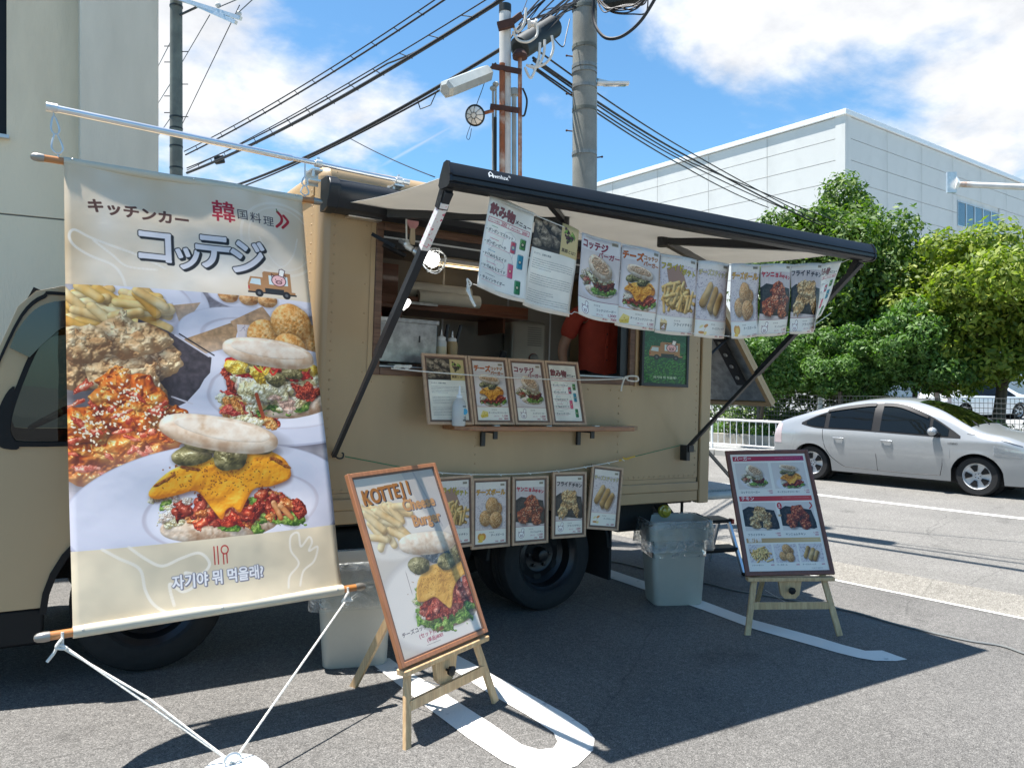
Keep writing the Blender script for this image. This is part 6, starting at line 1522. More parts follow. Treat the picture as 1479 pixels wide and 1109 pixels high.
# amber marker lamp on the front panel, amber lamp under the tail
AMB = mat('amber_lens', (.55, .16, .02), .2, coat=.8, var=.1)
part('marker_lamp', MB().lathe([(.05, 0), (.05, .02), (.035, .045), (.001, .055)], 16, Matrix.Diagonal((1, 1.5, 1, 1))).mesh('marker_lamp', AMB), VAN, Tr(BX0, 4.82, 2.60) @ Ry(-PI/2))
part('marker_lamp', MB().lathe([(.05, 0), (.05, .02), (.035, .045), (.001, .055)], 16, Matrix.Diagonal((1, 1.5, 1, 1))).mesh('marker_lamp', AMB), VAN, Tr(BX0, 5.6, 2.60) @ Ry(-PI/2))
YEL = mat('yellow_lens', (.50, .40, .05), .2, coat=.8, var=.25, scale=60)
q = part('side_lamp', MB().lathe([(.048, -.02), (.052, 0), (.048, .012), (.036, .016), (.03, .03), (.001, .04)], 20).mesh('side_lamp', YEL), VAN, TI @ Tr(aty(960, 738, 4.28)) @ Rz(-.35) @ Rx(PI/2))
part('lamp_stem', MB().tube([(0, .0, -.01), (0, .10, -.03)], .012, 6).mesh('lamp_stem', CHAS), q)
# counter shelf
s = MB(); s.prism([(2.085, 4.19), (2.10, 4.06), (2.24, 3.935), (3.42, 3.935), (3.56, 4.06), (3.565, 4.19)], 1.268, 1.298)
sh = s.build('counter_shelf', SHELFW, VAN, bevel=.004)
for x in (2.37, 3.13):
    part('shelf_bracket', MB().box((x-.014, 4.02, 1.25), (x+.014, 4.185, 1.266)).box((x-.014, 4.17, 1.16), (x+.014, 4.19, 1.25)).box((x-.014, 4.02, 1.215), (x+.014, 4.035, 1.25)).mesh('shelf_bracket', BLACKM, 0), sh)
for x in (2.36, 2.75, 3.14): part('shelf_hinge', MB().box((x-.02, 3.99, 1.2985), (x+.02, 4.02, 1.302)).mesh('shelf_hinge', ZINC, 0), sh)

# chassis, arches, mudguards
b = MB()
b.box((-.25, 4.62, .46), (4.35, 4.72, .66)).box((-.25, 5.5, .46), (4.35, 5.6, .66)).box((1.0, 4.5, .66), (4.3, 5.7, .74))
for x in (.1, 1.4, 2.2, 3.0, 3.9): b.box((x, 4.7, .5), (x+.1, 5.5, .6))
b.box((1.32, BY0+.05, .70), (4.30, BY0+.10, .84)).box((1.32, 5.9, .70), (4.30, 5.95, .84))
b.build('chassis', CHAS, VAN)
MB().box((1.15, 4.36, .34), (1.9, 4.6, .66)).build('battery_box', CHAS, VAN, bevel=.02)
MB().tube([(1.95, 4.55, .48), (2.45, 4.55, .48)], .14, 18).build('fuel_tank', CHAS, VAN)
part('mudguard', MB().prism([(3.015+.52*math.cos(a), .40+.44*math.sin(a)) for a in [PI*k/14 for k in range(15)]]+[(3.015+.50*math.cos(a), .40+.42*math.sin(a)) for a in [PI-PI*k/14 for k in range(15)]], 0, .30, Matrix(((1, 0, 0, 0), (0, 0, 1, BY0+.1), (0, 1, 0, 0), (0, 0, 0, 1)))).mesh('mudguard', CHAS), VAN)
part('mud_flap', MB().box((3.55, BY0+.12, .16), (3.57, BY0+.45, .70)).mesh('mud_flap', RUBBER, 0), VAN); part('mud_flap', MB().box((3.55, 5.5, .16), (3.57, 5.85, .70)).mesh('mud_flap', RUBBER, 0), VAN)
for a, c in (((3.62, BY0+.12, .50), (3.98, BY0+.45, .72)), ((4.0, BY0+.9, .46), (4.34, 5.3, .72))): MB().box(a, c).build('tool_box', CHAS, VAN, bevel=.015)
b = MB(); b.tube([(4.10, BY0+.12, .74), (4.10, BY0+.12, .38)], .01, 6).tube([(4.27, BY0+.12, .74), (4.27, BY0+.12, .30)], .012, 6).box((4.3, BY0+.15, .40), (4.38, BY1-.15, .52)).build('rear_bumper', CHAS, VAN)
MB().bar((4.02, 4.36, .74), (4.25, 4.36, .50), .02, .10, (0, 0, 1)).build('stay', CHAS, VAN)
# wheels
tyre = MB().lathe([(.235, -.075), (.25, -.095), (.33, -.10), (.362, -.08), (.37, -.05), (.37, -.02), (.362, -.018), (.362, -.010), (.37, -.008), (.37, .02), (.362, .022), (.362, .03), (.37, .032), (.368, .06), (.355, .085), (.33, .095), (.30, .10), (.25, .095), (.235, .08)], 48, caps=False).mesh('tyre', RUBBER)
rimd = MB().lathe([(.001, -.03), (.05, -.03), (.055, -.035), (.11, -.035), (.12, -.03), (.17, -.045), (.20, -.02), (.21, .05), (.235, .07), (.245, .085), (.25, .075)], 40, caps=False).mesh('rim', RIMB)
hub = MB().lathe([(.055, -.03), (.055, .0), (.04, .03), (.03, .035), (.001, .035)], 20).mesh('hub', RIMB); wn_ = MB().lathe([(.012, 0), (.012, .02), (.001, .022)], 6).mesh('wheel_nut', RIMB)
ho = MB().lathe([(.024, 0), (.024, .004), (.001, .004)], 14, Matrix.Diagonal((1, 1.4, 1, 1))).mesh('rim_opening', CHAS)
for x in (.508, 3.015):
    for y, sg in ((4.42, 1), (5.80, -1)):
        w = part('wheel', tyre, VAN, Tr(x, y, .37) @ Rx(PI/2*sg)); r_ = part('rim', rimd, w); part('hub', hub, w)
        for k in range(6): part('wheel_nut', wn_, w, Rz(PI/3*k) @ Tr(.085, 0, -.036)); part('rim_opening', ho, w, Rz(PI/3*k+.5) @ Tr(.155, 0, -.040))
    if x > 2:
        for y, sg in ((4.66, 1), (5.56, -1)): part('wheel', tyre, VAN, Tr(x, y, .37) @ Rx(PI/2*sg))
    part('axle', MB().tube([(x, 4.5, .37), (x, 5.7, .37)], .05, 8).mesh('axle', CHAS), VAN)

# cab
arc = [(.508+.47*math.cos(a), .37+.47*math.sin(a)) for a in [PI-PI*k/16 for k in range(17)]]
arc = [(x, max(z, .40)) for x, z in arc]
cabp = [(-.46, .40)]+arc+[(1.14, .40), (1.14, 1.9), (1.10, 1.95), (.9, 1.965), (.3, 1.965), (.05, 1.955), (-.06, 1.92), (-.13, 1.84), (-.30, 1.34), (-.42, 1.10), (-.47, .9), (-.48, .6)]
# door window cut-out: build the side as a ring round the window
win = smooth([(-.155, 1.20), (-.165, 1.26), (-.14, 1.40), (-.075, 1.62), (-.02, 1.73), (.06, 1.79), (.3, 1.81), (.88, 1.81), (.95, 1.76), (.96, 1.5), (.95, 1.24), (.90, 1.20), (.3, 1.18), (-.10, 1.175)], True, 3)
def ring_face(name, outer, inner, y0, y1, m, parent):
    cu = bpy.data.curves.new(name, 'CURVE'); cu.dimensions = '2D'; cu.fill_mode = 'BOTH'; cu.extrude = abs(y1-y0)/2
    for pts in (outer, inner):
        if not pts: continue
        sp = cu.splines.new('POLY'); sp.points.add(len(pts)-1); sp.use_cyclic_u = True
        for q, (x, z) in zip(sp.points, pts): q.co = (x, z, 0, 1)
    ob = bpy.data.objects.new(name, cu); COL.objects.link(ob); dg = bpy.context.evaluated_depsgraph_get(); me = bpy.data.meshes.new_from_object(ob.evaluated_get(dg)); bpy.data.objects.remove(ob)
    me.transform(Matrix(((1, 0, 0, 0), (0, 0, -1, (y0+y1)/2), (0, 1, 0, 0), (0, 0, 0, 1)))); me.materials.clear(); me.materials.append(m); me.name = name
    b_ = bmesh.new(); b_.from_mesh(me); bmesh.ops.remove_doubles(b_, verts=b_.verts, dist=1e-5); bmesh.ops.recalc_face_normals(b_, faces=b_.faces); b_.to_mesh(me); b_.free()
    o = bpy.data.objects.new(name, me); COL.objects.link(o)
    if parent: o.parent = parent
    return o
o = ring_face('cab_side', cabp, win, 4.30, 4.34, CABTAN, VAN); md = o.modifiers.new('edge', 'BEVEL'); md.width = .02; md.segments = 4; md.limit_method = 'ANGLE'; md.angle_limit = R(60)
ring_face('cab_side', cabp, win, 5.90, 5.94, CABTAN, VAN)
b = MB(); prof = [(x, z) for x, z in cabp[18:]]
P2 = [(1.14, .5), (1.14, 1.9), (1.10, 1.95), (.9, 1.965), (.3, 1.965), (.05, 1.955), (-.06, 1.92)]
for (x0, z0), (x1, z1) in zip(P2[:-1], P2[1:]): b.add([(x0, 4.33, z0), (x1, 4.33, z1), (x1, 5.91, z1), (x0, 5.91, z0)], [(0, 1, 2, 3)])
P2 = [(-.30, 1.34), (-.42, 1.10), (-.47, .9), (-.48, .6), (-.46, .40)]
for (x0, z0), (x1, z1) in zip(P2[:-1], P2[1:]): b.add([(x0, 4.33, z0), (x1, 4.33, z1), (x1, 5.91, z1), (x0, 5.91, z0)], [(0, 1, 2, 3)])
b.build('cab_skin', CABTAN, VAN, fix=True)
MB().add([(-.065, 4.36, 1.915), (-.295, 4.36, 1.345), (-.295, 5.88, 1.345), (-.065, 5.88, 1.915)], [(0, 1, 2, 3)]) 
b = MB(); b.add([(-.062, 4.36, 1.915), (-.297, 4.36, 1.345), (-.297, 5.88, 1.345), (-.062, 5.88, 1.915)], [(0, 1, 2, 3)]); b.build('windshield', CABGL, VAN)
MB().bar((-.055, 4.345, 1.935), (-.315, 4.345, 1.30), .035, .02, (0, 1, 0)).build('windshield_seal', CARDK, VAN)
b = MB(); b.add([(x, 4.325, z) for x, z in win], [tuple(range(len(win)))]); dw = b.build('door_window', CABGL, VAN, smooth=0)
inner = [((x-.42)*.955+.42, (z-1.5)*.935+1.5) for x, z in win]
ring_face('window_seal', win, inner, 4.288, 4.31, CARDK, VAN)
ring_face('quarter_seal', smooth([(-.185, 1.19), (-.20, 1.30), (-.165, 1.42), (-.13, 1.46), (-.135, 1.38), (-.14, 1.25), (-.10, 1.17), (-.15, 1.165)], True, 3), None, 4.286, 4.30, CARDK, VAN)
vis = smooth([(-.155, 1.64), (-.12, 1.74), (-.04, 1.845), (.10, 1.885), (.5, 1.895), (.9, 1.89)], False, 4); vis = vis+[(.9, 1.80), (.5, 1.80), (.12, 1.785), (.04, 1.74), (-.03, 1.66), (-.075, 1.60)]
ring_face('rain_visor', vis, None, 4.262, 4.285, mat('dark_acrylic_visor', (.025, .022, .025), .12, coat=.8, var=.05), VAN)
ring_face('drip_rail', smooth([(-.21, 1.55), (-.12, 1.80), (-.03, 1.905), (.1, 1.925), (1.1, 1.925)], False, 4)+smooth([(1.1, 1.91), (.1, 1.91), (-.02, 1.89), (-.11, 1.79), (-.20, 1.545)], False, 4), None, 4.287, 4.30, CARDK, VAN)
MB().box((-.44, 4.31, .22), (.03, 4.5, .40)).build('cab_step', CARDK, VAN, bevel=.015)
ring_face('arch_lining', [(.508+.47*math.cos(a), .37+.47*math.sin(a)) for a in [PI*k/16 for k in range(17)]]+[(.508+.50*math.cos(a), .37+.50*math.sin(a)) for a in [PI-PI*k/16 for k in range(17)]], None, 4.285, 4.62, CARDK, VAN)
MB().box((-.40, 4.36, .45), (.0, 5.88, 1.1)).box((.0, 4.45, .80), (1.1, 5.8, 1.0)).box((.75, 4.5, 1.0), (.95, 5.0, 1.45)).box((.75, 5.2, 1.0), (.95, 5.7, 1.45)).build('cab_interior', CARIN, VAN, bevel=.03)
part('steering_wheel', MB().tube([(.19*math.cos(2*PI*k/28), .19*math.sin(2*PI*k/28), 0) for k in range(28)], .014, 8, closed=True).bar((-.19, 0, 0), (.19, 0, 0), .03, .015).mesh('steering_wheel', mat('wheel_grey_plastic', (.10, .105, .105), .5)), VAN, Tr(.10, 5.5, 1.30) @ Ry(-.55))
part('cab_mirror', MB().box((-.02, -.09, -.13), (.02, .09, .13)).mesh('cab_mirror', CARDK), VAN, Tr(-.33, 5.98, 1.5))

# cab front and door details
MB().box((-.56, 4.32, .30), (-.47, 5.92, .48)).build('front_bumper', CARDK, VAN, bevel=.03)
MB().box((-.492, 4.62, .64), (-.478, 5.62, .78)).build('grille', CARDK, VAN, bevel=.004)
for y in (4.50, 5.74): part('headlamp', MB().lathe([(.001, .03), (.075, .02), (.095, 0), (.10, -.02)], 24, Ry(-PI/2)).mesh('headlamp', LAMPC), VAN, Tr(-.482, y, .66))
for y in (4.34, 5.90): part('turn_lamp', MB().box((-.03, -.05, -.05), (.02, .05, .05)).mesh('turn_lamp', AMB, 0), VAN, Tr(-.465, y, .80))
g = MB()
for P3 in ([(1.00, 1.84), (1.02, 1.5), (1.02, .8), (.97, .50)],): g.tube([(x, 4.299, z) for x, z in P3], .0045, 4)
part('door_gap', g.mesh('door_gap', CARDK), VAN)
part('door_handle', MB().bar((.78, 4.285, 1.06), (.95, 4.285, 1.06), .02, .035).mesh('door_handle', CARDK), VAN)
part('wiper', MB().tube([(-.32, 4.7, 1.36), (-.22, 5.2, 1.56)], .008, 5).mesh('wiper', CARDK), VAN); part('wiper', MB().tube([(-.32, 5.3, 1.36), (-.22, 5.75, 1.56)], .008, 5).mesh('wiper', CARDK), VAN)
# rear hatch, raised; hinge at the top of the tail
h = MB(); ang = math.atan2(.83, 1.02)
HM = Tr(4.42, 0, 2.50) @ Ry(-ang)     # local -z runs down the hatch
def hb(a, c, m, name, par, bevel=0): return MB().box(a, c).build(name, m, par, bevel=bevel, M=None)
hatch = MB().box((-.0, 4.26, -1.32), (.03, 5.95, 0)).build('rear_hatch', TAN, VAN, M=HM, bevel=.004)
MB().box((-.022, 4.30, -1.27), (-.002, 5.91, -.03)).build('hatch_lining', STEEL, hatch)
MB().box((-.03, 4.26, -1.32), (-.001, 4.30, 0)).box((-.03, 4.30, -1.32), (-.001, 5.95, -1.28)).build('hatch_rim', TAN, hatch)
bs = MB().box((-.05, 4.40, -1.08), (-.023, 4.50, -.2)).build('vent_strip', BLACKM, hatch)
for k in range(7): part('vent_hole', MB().lathe([(.02, 0), (.015, -.006), (.001, -.006)], 12, Ry(PI/2)).mesh('vent_hole', STEEL), bs, Tr(-.052, 4.45, -1.0+k*.12))
for y in (4.36, 5.85): part('gas_strut', MB().tube([(4.42, y, 1.75), (4.80, y, 2.02)], .012, 8).mesh('gas_strut', BLACKM), VAN)
part('grab_handle', MB().tube([(4.43, 4.28, 1.30), (4.47, 4.26, 1.32), (4.47, 4.26, 1.72), (4.43, 4.28, 1.74)], .009, 6).mesh('grab_handle', ALU), VAN)
b = MB(); b.bar(TI @ aty(1019, 648, 4.35), TI @ aty(1056, 690, 4.6), .012, .03); part('stay_strap', b.mesh('stay_strap', BLACKM), VAN)
# loading platform at the tail
MB().box((4.43, 4.55, .71), (5.35, 5.75, .735)).build('tail_platform', mat('steel_grating', (.26, .30, .31), .6, metal=.3, var=.5, scale=60), VAN)
part('platform_edge', MB().tube([(4.43, 4.52, .69), (5.38, 4.52, .69)], .032, 10).tube([(4.43, 5.78, .72), (5.38, 5.78, .72)], .02, 10).mesh('platform_edge', CLOS), VAN)

# ------------------------------------------------------------------ awning (a part of the van with sub-parts)
AX0, AX1 = 1.30, 4.38
RY, RZ = 2.83, 2.44            # front rail
def az(y): return 2.545+(RZ-2.545)*(4.15-y)/(4.15-RY)
LX = 1.415
def RDZ(x): return -.045+.014*(x-1.415)
RM = Tr(LX, 0, -.045) @ Ry(-.014) @ Tr(-LX, 0, 0)
b = MB()
def cloth(u, v):
    y = 4.12+(RY+.03-4.12)*v; x0 = 1.40+(LX+.02-1.40)*v; x1 = 4.36
    z = az(y)-.018*math.sin(PI*v)+.035*v+RDZ(x0+(x1-x0)*u)*v
    return (x0+(x1-x0)*u, y, z+.004*math.sin(u*60)*math.sin(PI*v))
b.grid(cloth, 70, 16, uv=False); aw = b.build('awning', AWNF, VAN, solid=.002)
# case on the wall: rounded D profile
cp = [(4.19, 2.665), (4.10, 2.665), (4.055, 2.645), (4.03, 2.61), (4.035, 2.57), (4.06, 2.53), (4.07, 2.50), (4.12, 2.485), (4.19, 2.49)]
XM = Matrix(((0, 0, 1, 0), (1, 0, 0, 0), (0, 1, 0, 0), (0, 0, 0, 1)))
MB().prism(cp, AX0, AX1, XM).build('awning_case', AWNBLK, aw, fix=True, smooth=50)
cp2 = [(y-.006 if y < 4.15 else y, z+(.006 if z > 2.58 else -.006)) for y, z in cp]
for x_ in (AX0-.03, AX1-.035): MB().prism(cp2, x_, x_+.065, XM).build('case_end_cap', AWNBLK, aw, fix=True, bevel=.006)
part('case_bracket', MB().box((1.42, 4.13, 2.474), (1.62, 4.19, 2.482)).mesh('case_bracket', ALU, 0), aw); 
# roller tube seen inside the open case
part('roller', MB().tube([(1.38, 4.10, 2.535), (4.34, 4.10, 2.535)], .026, 12).mesh('roller', BLACKM), aw)
rpf = [(RY, 2.505), (RY-.01, 2.50), (RY-.03, 2.455), (RY-.034, 2.43), (RY-.028, 2.425), (RY-.034, 2.42), (RY-.034, 2.40), (RY-.026, 2.395), (RY-.03, 2.388), (RY-.01, 2.375), (RY+.05, 2.375), (RY+.065, 2.40), (RY+.05, 2.44), (RY+.02, 2.50)]
rpf = [(y, 2.505-(2.505-z)*.80) for y, z in rpf]
MB().prism(rpf, LX, AX1, XM).build('front_rail', AWNBLK, aw, fix=True, smooth=25, M=RM)
rpe = [(y+(-.004 if y < RY+.02 else .004), z+(.004 if z > 2.44 else -.004)) for y, z in rpf]
for x_ in (LX-.012, AX1): MB().prism(rpe, x_, x_+.012, XM).build('rail_end_cap', BLACKM, aw, fix=True, M=RM)
# lettering on the rail, with its little house mark
v, tr = glyph_tris('wnlux'); bb = MB(); n0 = Vector((0, -.91, .41)); 
def on_rail(q, k, x0): a = q[0]*k; zz_ = q[1]*k; return (x0+a, RY-.0125-.0445*0-(2.50-(2.463+zz_))*.445-.002, 2.463+zz_)
bb.add([on_rail(q, .030, 1.620) for q in v], [tuple(int(k) for k in f) for f in tr])
hs = [(0, 0), (0, .7), (.5, 1.15), (1.0, .7), (1.0, 0), (.7, 0), (.7, .35), (.3, .35), (.3, 0)]
for poly_ in ([(0, 0), (0, .75), (.25, .98), (.25, 0)], [(.75, 0), (.75, .98), (1, .75), (1, 0)], [(.25, .25), (.25, .45), (.75, .45), (.75, .25)], [(.25, .78), (.25, .98), (.5, 1.22), (.75, .98), (.75, .78), (.5, 1.0)]):
    bb.add([on_rail(((q[0])*.82, q[1]*.8), .030, 1.594) for q in poly_], [tuple(range(len(poly_)))])
v2, tr2 = glyph_tris('®'); bb.add([on_rail((q[0]*.5, q[1]*.5+.45), .030, 1.696) for q in v2], [tuple(int(k) for k in f) for f in tr2])
bb.build('rail_lettering', WHITEP, aw, smooth=0, M=RM)
# folding arms under the cloth
part('folding_arm', MB().bar((1.62, 4.04, 2.50), (2.35, 3.35, 2.46), .035, .045).bar((2.35, 3.35, 2.46), (1.9, RY+.06, 2.425), .03, .04).mesh('folding_arm', BLACKM), aw)
part('folding_arm', MB().bar((4.2, 4.04, 2.50), (3.15, 3.42, 2.46), .035, .045).bar((3.15, 3.42, 2.46), (3.85, RY+.06, 2.425), .035, .05).mesh('folding_arm', BLACKM), aw)
part('elbow', MB().tube([(3.15, 3.42, 2.42), (3.15, 3.42, 2.50)], .035, 12).mesh('elbow', BLACKM), aw); part('elbow', MB().tube([(2.35, 3.35, 2.42), (2.35, 3.35, 2.50)], .035, 12).mesh('elbow', BLACKM), aw)
# support legs down to the body side
LT, LB = Vector((1.40, RY+.03, 2.345)), Vector((1.40, 4.185, 1.115)); RT_, RB = Vector((4.30, RY+.03, 2.385)), Vector((4.15, 4.17, 1.12))
for a, c in ((LT, LB), (RT_, RB)):
    lg = part('support_leg', MB().bar(a, a.lerp(c, .55), .034, .036, (1, 0, 0)).bar(a.lerp(c, .5), c, .024, .024, (1, 0, 0)).mesh('support_leg', mat('leg_anodised_black', (.03, .034, .04), .3, metal=.4, var=.1), 0), aw)
    if c is RB: part('leg_bracket', MB().box((c.x-.035, 4.13, c.z-.085), (c.x+.0, 4.199, c.z+.03)).box((c.x-.02, 4.12, c.z-.02), (c.x+.03, 4.17, c.z+.03)).mesh('leg_bracket', BLACKM, 0), lg)
    else: part('leg_hook', MB().tube([Vector(p) for p in smooth([(c.x-.005, c.y-.01, c.z+.01), (c.x+.02, c.y-.02, c.z-.012), (c.x+.045, c.y-.02, c.z-.01), (c.x+.05, c.y-.02, c.z+.012), (c.x+.04, c.y-.02, c.z+.018)])], .005, 6).mesh('leg_hook', BLACKM), lg)
d_ = (LB-LT); st = MB().bar(LT+d_*.03, LT+d_*.17, .0355, .0375, (1, 0, 0)).mesh('warning_sticker', mat('sticker_white', (.75, .73, .72), .4, col2=(.6, .15, .2), cscale=60, cr=(.6, .62)), 0); part('warning_sticker', st, aw)
for a, c in ((LT, LB), (RT_, RB)): MB().bar(a+Vector((0, 0, .05)), a+(c-a)*.05, .04, .045, (1, 0, 0)).build('leg_joint', BLACKM, aw)
# ------------------------------------------------------------------ printed things
IMG = {k: art_sheet(k) for k in ('egg', 'cheese', 'fries', 'stick', 'ball', 'yang', 'fried', 'drinks', 'pork', 'green')}
IMG['banner'] = art_banner(); IMG['big'] = art_bigburger(); IMG['menu'] = art_menuboard()
PM = {k: print_mat('print_'+k, IMG[k], coat=.0) for k in IMG if k != 'banner'}
PMH = {k: print_mat('hung_print_'+k, IMG[k], trans=.22, rough=.38) for k in ('egg', 'cheese', 'fries', 'stick', 'ball', 'yang', 'fried', 'drinks', 'pork')}
WHAT = {'drinks': 'drinks menu', 'pork': 'black pork text', 'egg': 'egg burger', 'cheese': 'toasted cheese burger', 'fries': 'french fries', 'stick': 'cheese stick', 'ball': 'cheese ball', 'yang': 'red glazed chicken', 'fried': 'pale fried chicken'}

# hanging sheets under the awning rail: van frame, corners (x, z) then how each one swings
HANG = [('drinks', (1.604, 2.366), (1.851, 2.325), (1.812, 1.912), (1.539, 1.954), 0),
        ('pork', (1.863, 2.318), (2.092, 2.276), (2.070, 1.868), (1.812, 1.903), 0),
        ('egg', (2.115, 2.272), (2.357, 2.254), (2.349, 1.858), (2.084, 1.880), 0),
        ('cheese', (2.381, 2.256), (2.614, 2.238), (2.603, 1.838), (2.345, 1.850), 0),
        ('fries', (2.636, 2.237), (2.878, 2.232), (2.880, 1.834), (2.605, 1.832), 0),
        ('stick', (2.889, 2.230), (3.150, 2.244), (3.140, 1.836), (2.864, 1.829), 0),
        ('ball', (3.130, 2.242), (3.390, 2.270), (3.392, 1.864), (3.124, 1.832), 0),
        ('yang', (3.398, 2.272), (3.645, 2.300), (3.644, 1.893), (3.388, 1.864), 0),
        ('fried', (3.664, 2.303), (3.922, 2.336), (3.858, 1.918), (3.654, 1.896), 0),
        ('drinks', (3.932, 2.334), (4.128, 2.378), (4.024, 2.036), (3.817, 1.924), 1)]
# note: x,z above already include the tilt of the van; z values grow towards the tail with it
def van2(x, z): return x, z
HLAB = ['leftmost hanging sheet, drinks menu with coloured cans', 'hanging sheet of grey running text with a photo of pigs', 'hanging sheet with the egg filled muffin burger and wine red title', 'hanging sheet with the toasted cheese burger and orange title', 'hanging sheet with a heap of french fries', 'hanging sheet with three fried cheese sticks',
        'hanging sheet with round fried cheese balls', 'hanging sheet with red glazed chicken in a black tray', 'hanging sheet with pale fried chicken in a black tray', 'rightmost hanging sheet, drinks menu twisted and folded by the wind']
YH = RY+.045
top_pts = []
for i, (k, tl, tr, br, bl, tw) in enumerate(HANG):
    cx, cz = (tl[0]+tr[0])/2, (tl[1]+tr[1])/2
    b = MB(); r_ = random.Random(i); ph = r_.uniform(0, 6); am = r_.uniform(.008, .018); lean = r_.uniform(-.02, .02)
    def fn(u, v):
        x = (tl[0]*(1-u)+tr[0]*u)*v+(bl[0]*(1-u)+br[0]*u)*(1-v); z = (tl[1]*(1-u)+tr[1]*u)*v+(bl[1]*(1-u)+br[1]*u)*(1-v)
        y = YH+am*math.sin(u*PI*1.3+ph)+.010*math.sin(v*5+ph)*(1-v)+lean*(1-v)+.02*(1-v)*(u-.5)
        z += .010*math.sin(PI*u)*v*(1 if i < 2 else .4)-.006*math.sin(PI*u)*(1-v)
        if tw: y += (1-v)*(.10*(u-.3))+.05*math.sin(u*3.4)*(1-v*.5); x += -.02*math.sin(PI*v)*(1-u)
        return (x-cx, y-YH, z-cz)
    b.grid(fn, 14, 16)
    o = b.build('hanging_menu_sheet', PMH[k], smooth=60); o.matrix_world = TM @ Tr(cx, YH, cz)
    o.modifiers.new('thickness', 'SOLIDIFY').thickness = .0008
    tag(o, HLAB[i], 'menu sheet', 'menu sheets hanging from the string under the awning'); top_pts += [tl, tr]
b = MB(); b.tube([(x, YH-.004, z-.008) for x, z in [(1.50, 2.40)]+top_pts+[(4.20, 2.405)]], .0022, 5); o = b.build('string', ROPEM); o.matrix_world = TM.copy(); tag(o, 'string along the top of the hanging menu sheets under the awning', 'string')
b = MB(); bt = [(h[4], h[3]) for h in HANG]; b.tube([(q[0], YH-.006, q[1]+.012) for h in HANG for q in (h[4], h[3])], .0022, 5)
kx, kz = HANG[0][4]
for k in range(3): b.tube([Vector(p) for p in smooth([(kx-.01, YH-.008, kz+.012), (kx-.035+k*.006, YH-.012+k*.006, kz+.03-k*.02), (kx-.02-k*.006, YH-.01, kz-.02), (kx-.012+k*.01, YH-.014, kz-.06-k*.012)])], [.0035]*20+[.006]*5, 6)
o = b.build('string', ROPEM); o.matrix_world = TM.copy(); tag(o, 'string along the bottom of the hanging menu sheets, knotted at its left end', 'string')
tag(MB().box((-.012, -.01, -.008), (.0, .01, .012)).ball((.008, 0, .0), .012, 8).build('clip', BLACKM), 'small black clip at the top left of the hanging drinks menu', 'clip').matrix_world = TM @ Tr(1.585, YH, 2.375)

def framed(key, w, h, mat_o, mat_i, img, name, label, cat, group=None, bw=.016, iw=.012, dep=.018, M=None):
    """a picture frame standing on its bottom edge: x right, z up, looks towards -y"""
    t = thing(name, label, cat, M=M, group=group); b = MB(); W2 = w/2
    for a, c in (((-W2, -dep, 0), (-W2+bw, 0, h)), ((W2-bw, -dep, 0), (W2, 0, h)), ((-W2+bw, -dep, h-bw), (W2-bw, 0, h)), ((-W2+bw, -dep, 0), (W2-bw, 0, bw))): b.box(a, c)
    b.build('frame', mat_o, t, bevel=.002)
    b = MB(); q = bw+iw; y0 = -dep+.004
    for a, c in (((-W2+bw, y0, bw), (-W2+q, 0, h-bw)), ((W2-q, y0, bw), (W2-bw, 0, h-bw)), ((-W2+q, y0, h-q), (W2-q, 0, h-bw)), ((-W2+q, y0, bw), (W2-q, 0, q))): b.box(a, c)
    b.build('mat_border', mat_i, t)
    b = MB(); y = -dep+.009; b.grid(lambda u, v: (-W2+q+(w-2*q)*u, y, q+(h-2*q)*v), 1, 1); b.build('print', img, t, smooth=0)
    MB().box((-W2+bw, -.004, bw), (W2-bw, -.001, h-bw)).build('backing', FRAMEI, t)
    b = MB(); b.grid(lambda u, v: (-W2+q+(w-2*q)*u, y-.003, q+(h-2*q)*v), 1, 1, uv=False); b.build('glass_pane', PANE, t, smooth=0)
    return t
# four frames leaning on the counter shelf
for k, x0, x1, lab in (('pork', 1.870, 2.178, 'framed black pork text on the counter shelf, behind the spray bottle'), ('cheese', 2.183, 2.468, 'framed cheese burger menu, second from the left on the counter shelf'), ('egg', 2.473, 2.752, 'framed egg burger menu, second from the right on the counter shelf'), ('drinks', 2.757, 3.032, 'framed drinks menu, rightmost on the counter shelf')):
    M = TM @ Tr((x0+x1)/2+.03, 3.985+.02, 1.299) @ Ry(-.085) @ Rx(-.30)
    M = TM @ Tr((x0+x1)/2+.018, 4.0, 1.3015) @ Rx(-.28)
    sh_ = Matrix.Identity(4)
    framed(k, x1-x0, .435, FRAMEW, FRAMEI, PM[k], 'framed_menu', lab, 'framed menu', 'framed menus leaning on the counter shelf', M=M)
# five frames on the lower string
LOW = [('fries', 2.00, 2.282, .990, .03, 'framed french fries menu, leftmost on the low string, half behind the burger easel'), ('ball', 2.275, 2.557, .972, .0, 'framed cheese ball menu on the low string'), ('yang', 2.572, 2.86, .972, -.005, 'framed red glazed chicken menu on the low string above the wheel'), ('fried', 2.888, 3.180, .990, -.02, 'framed pale fried chicken menu on the low string'), ('stick', 3.215, 3.515, 1.020, -.12, 'framed cheese stick menu, rightmost and most tilted on the low string')]
for k, x0, x1, zt, ro, lab in LOW:
    w = .282; M = TM @ Tr((x0+x1)/2, 4.175-.025, zt-.008) @ Ry(-ro*1.0) @ Rx(-.05) @ Tr(0, -.0, -.44)
    framed(k, w, .44, FRAMEW, FRAMEI, PM[k], 'framed_menu', lab, 'framed menu', 'framed menus hung on the low string along the van side', M=M)
sp = [(1.45, 4.14, 1.115), (1.95, 4.12, 1.015)]
b = MB().tube([TM @ Vector(p) for p in sp], .003, 5); tag(b.build('green_string', GREENS), 'green string from the hook of the left awning leg to the low row of frames', 'string')
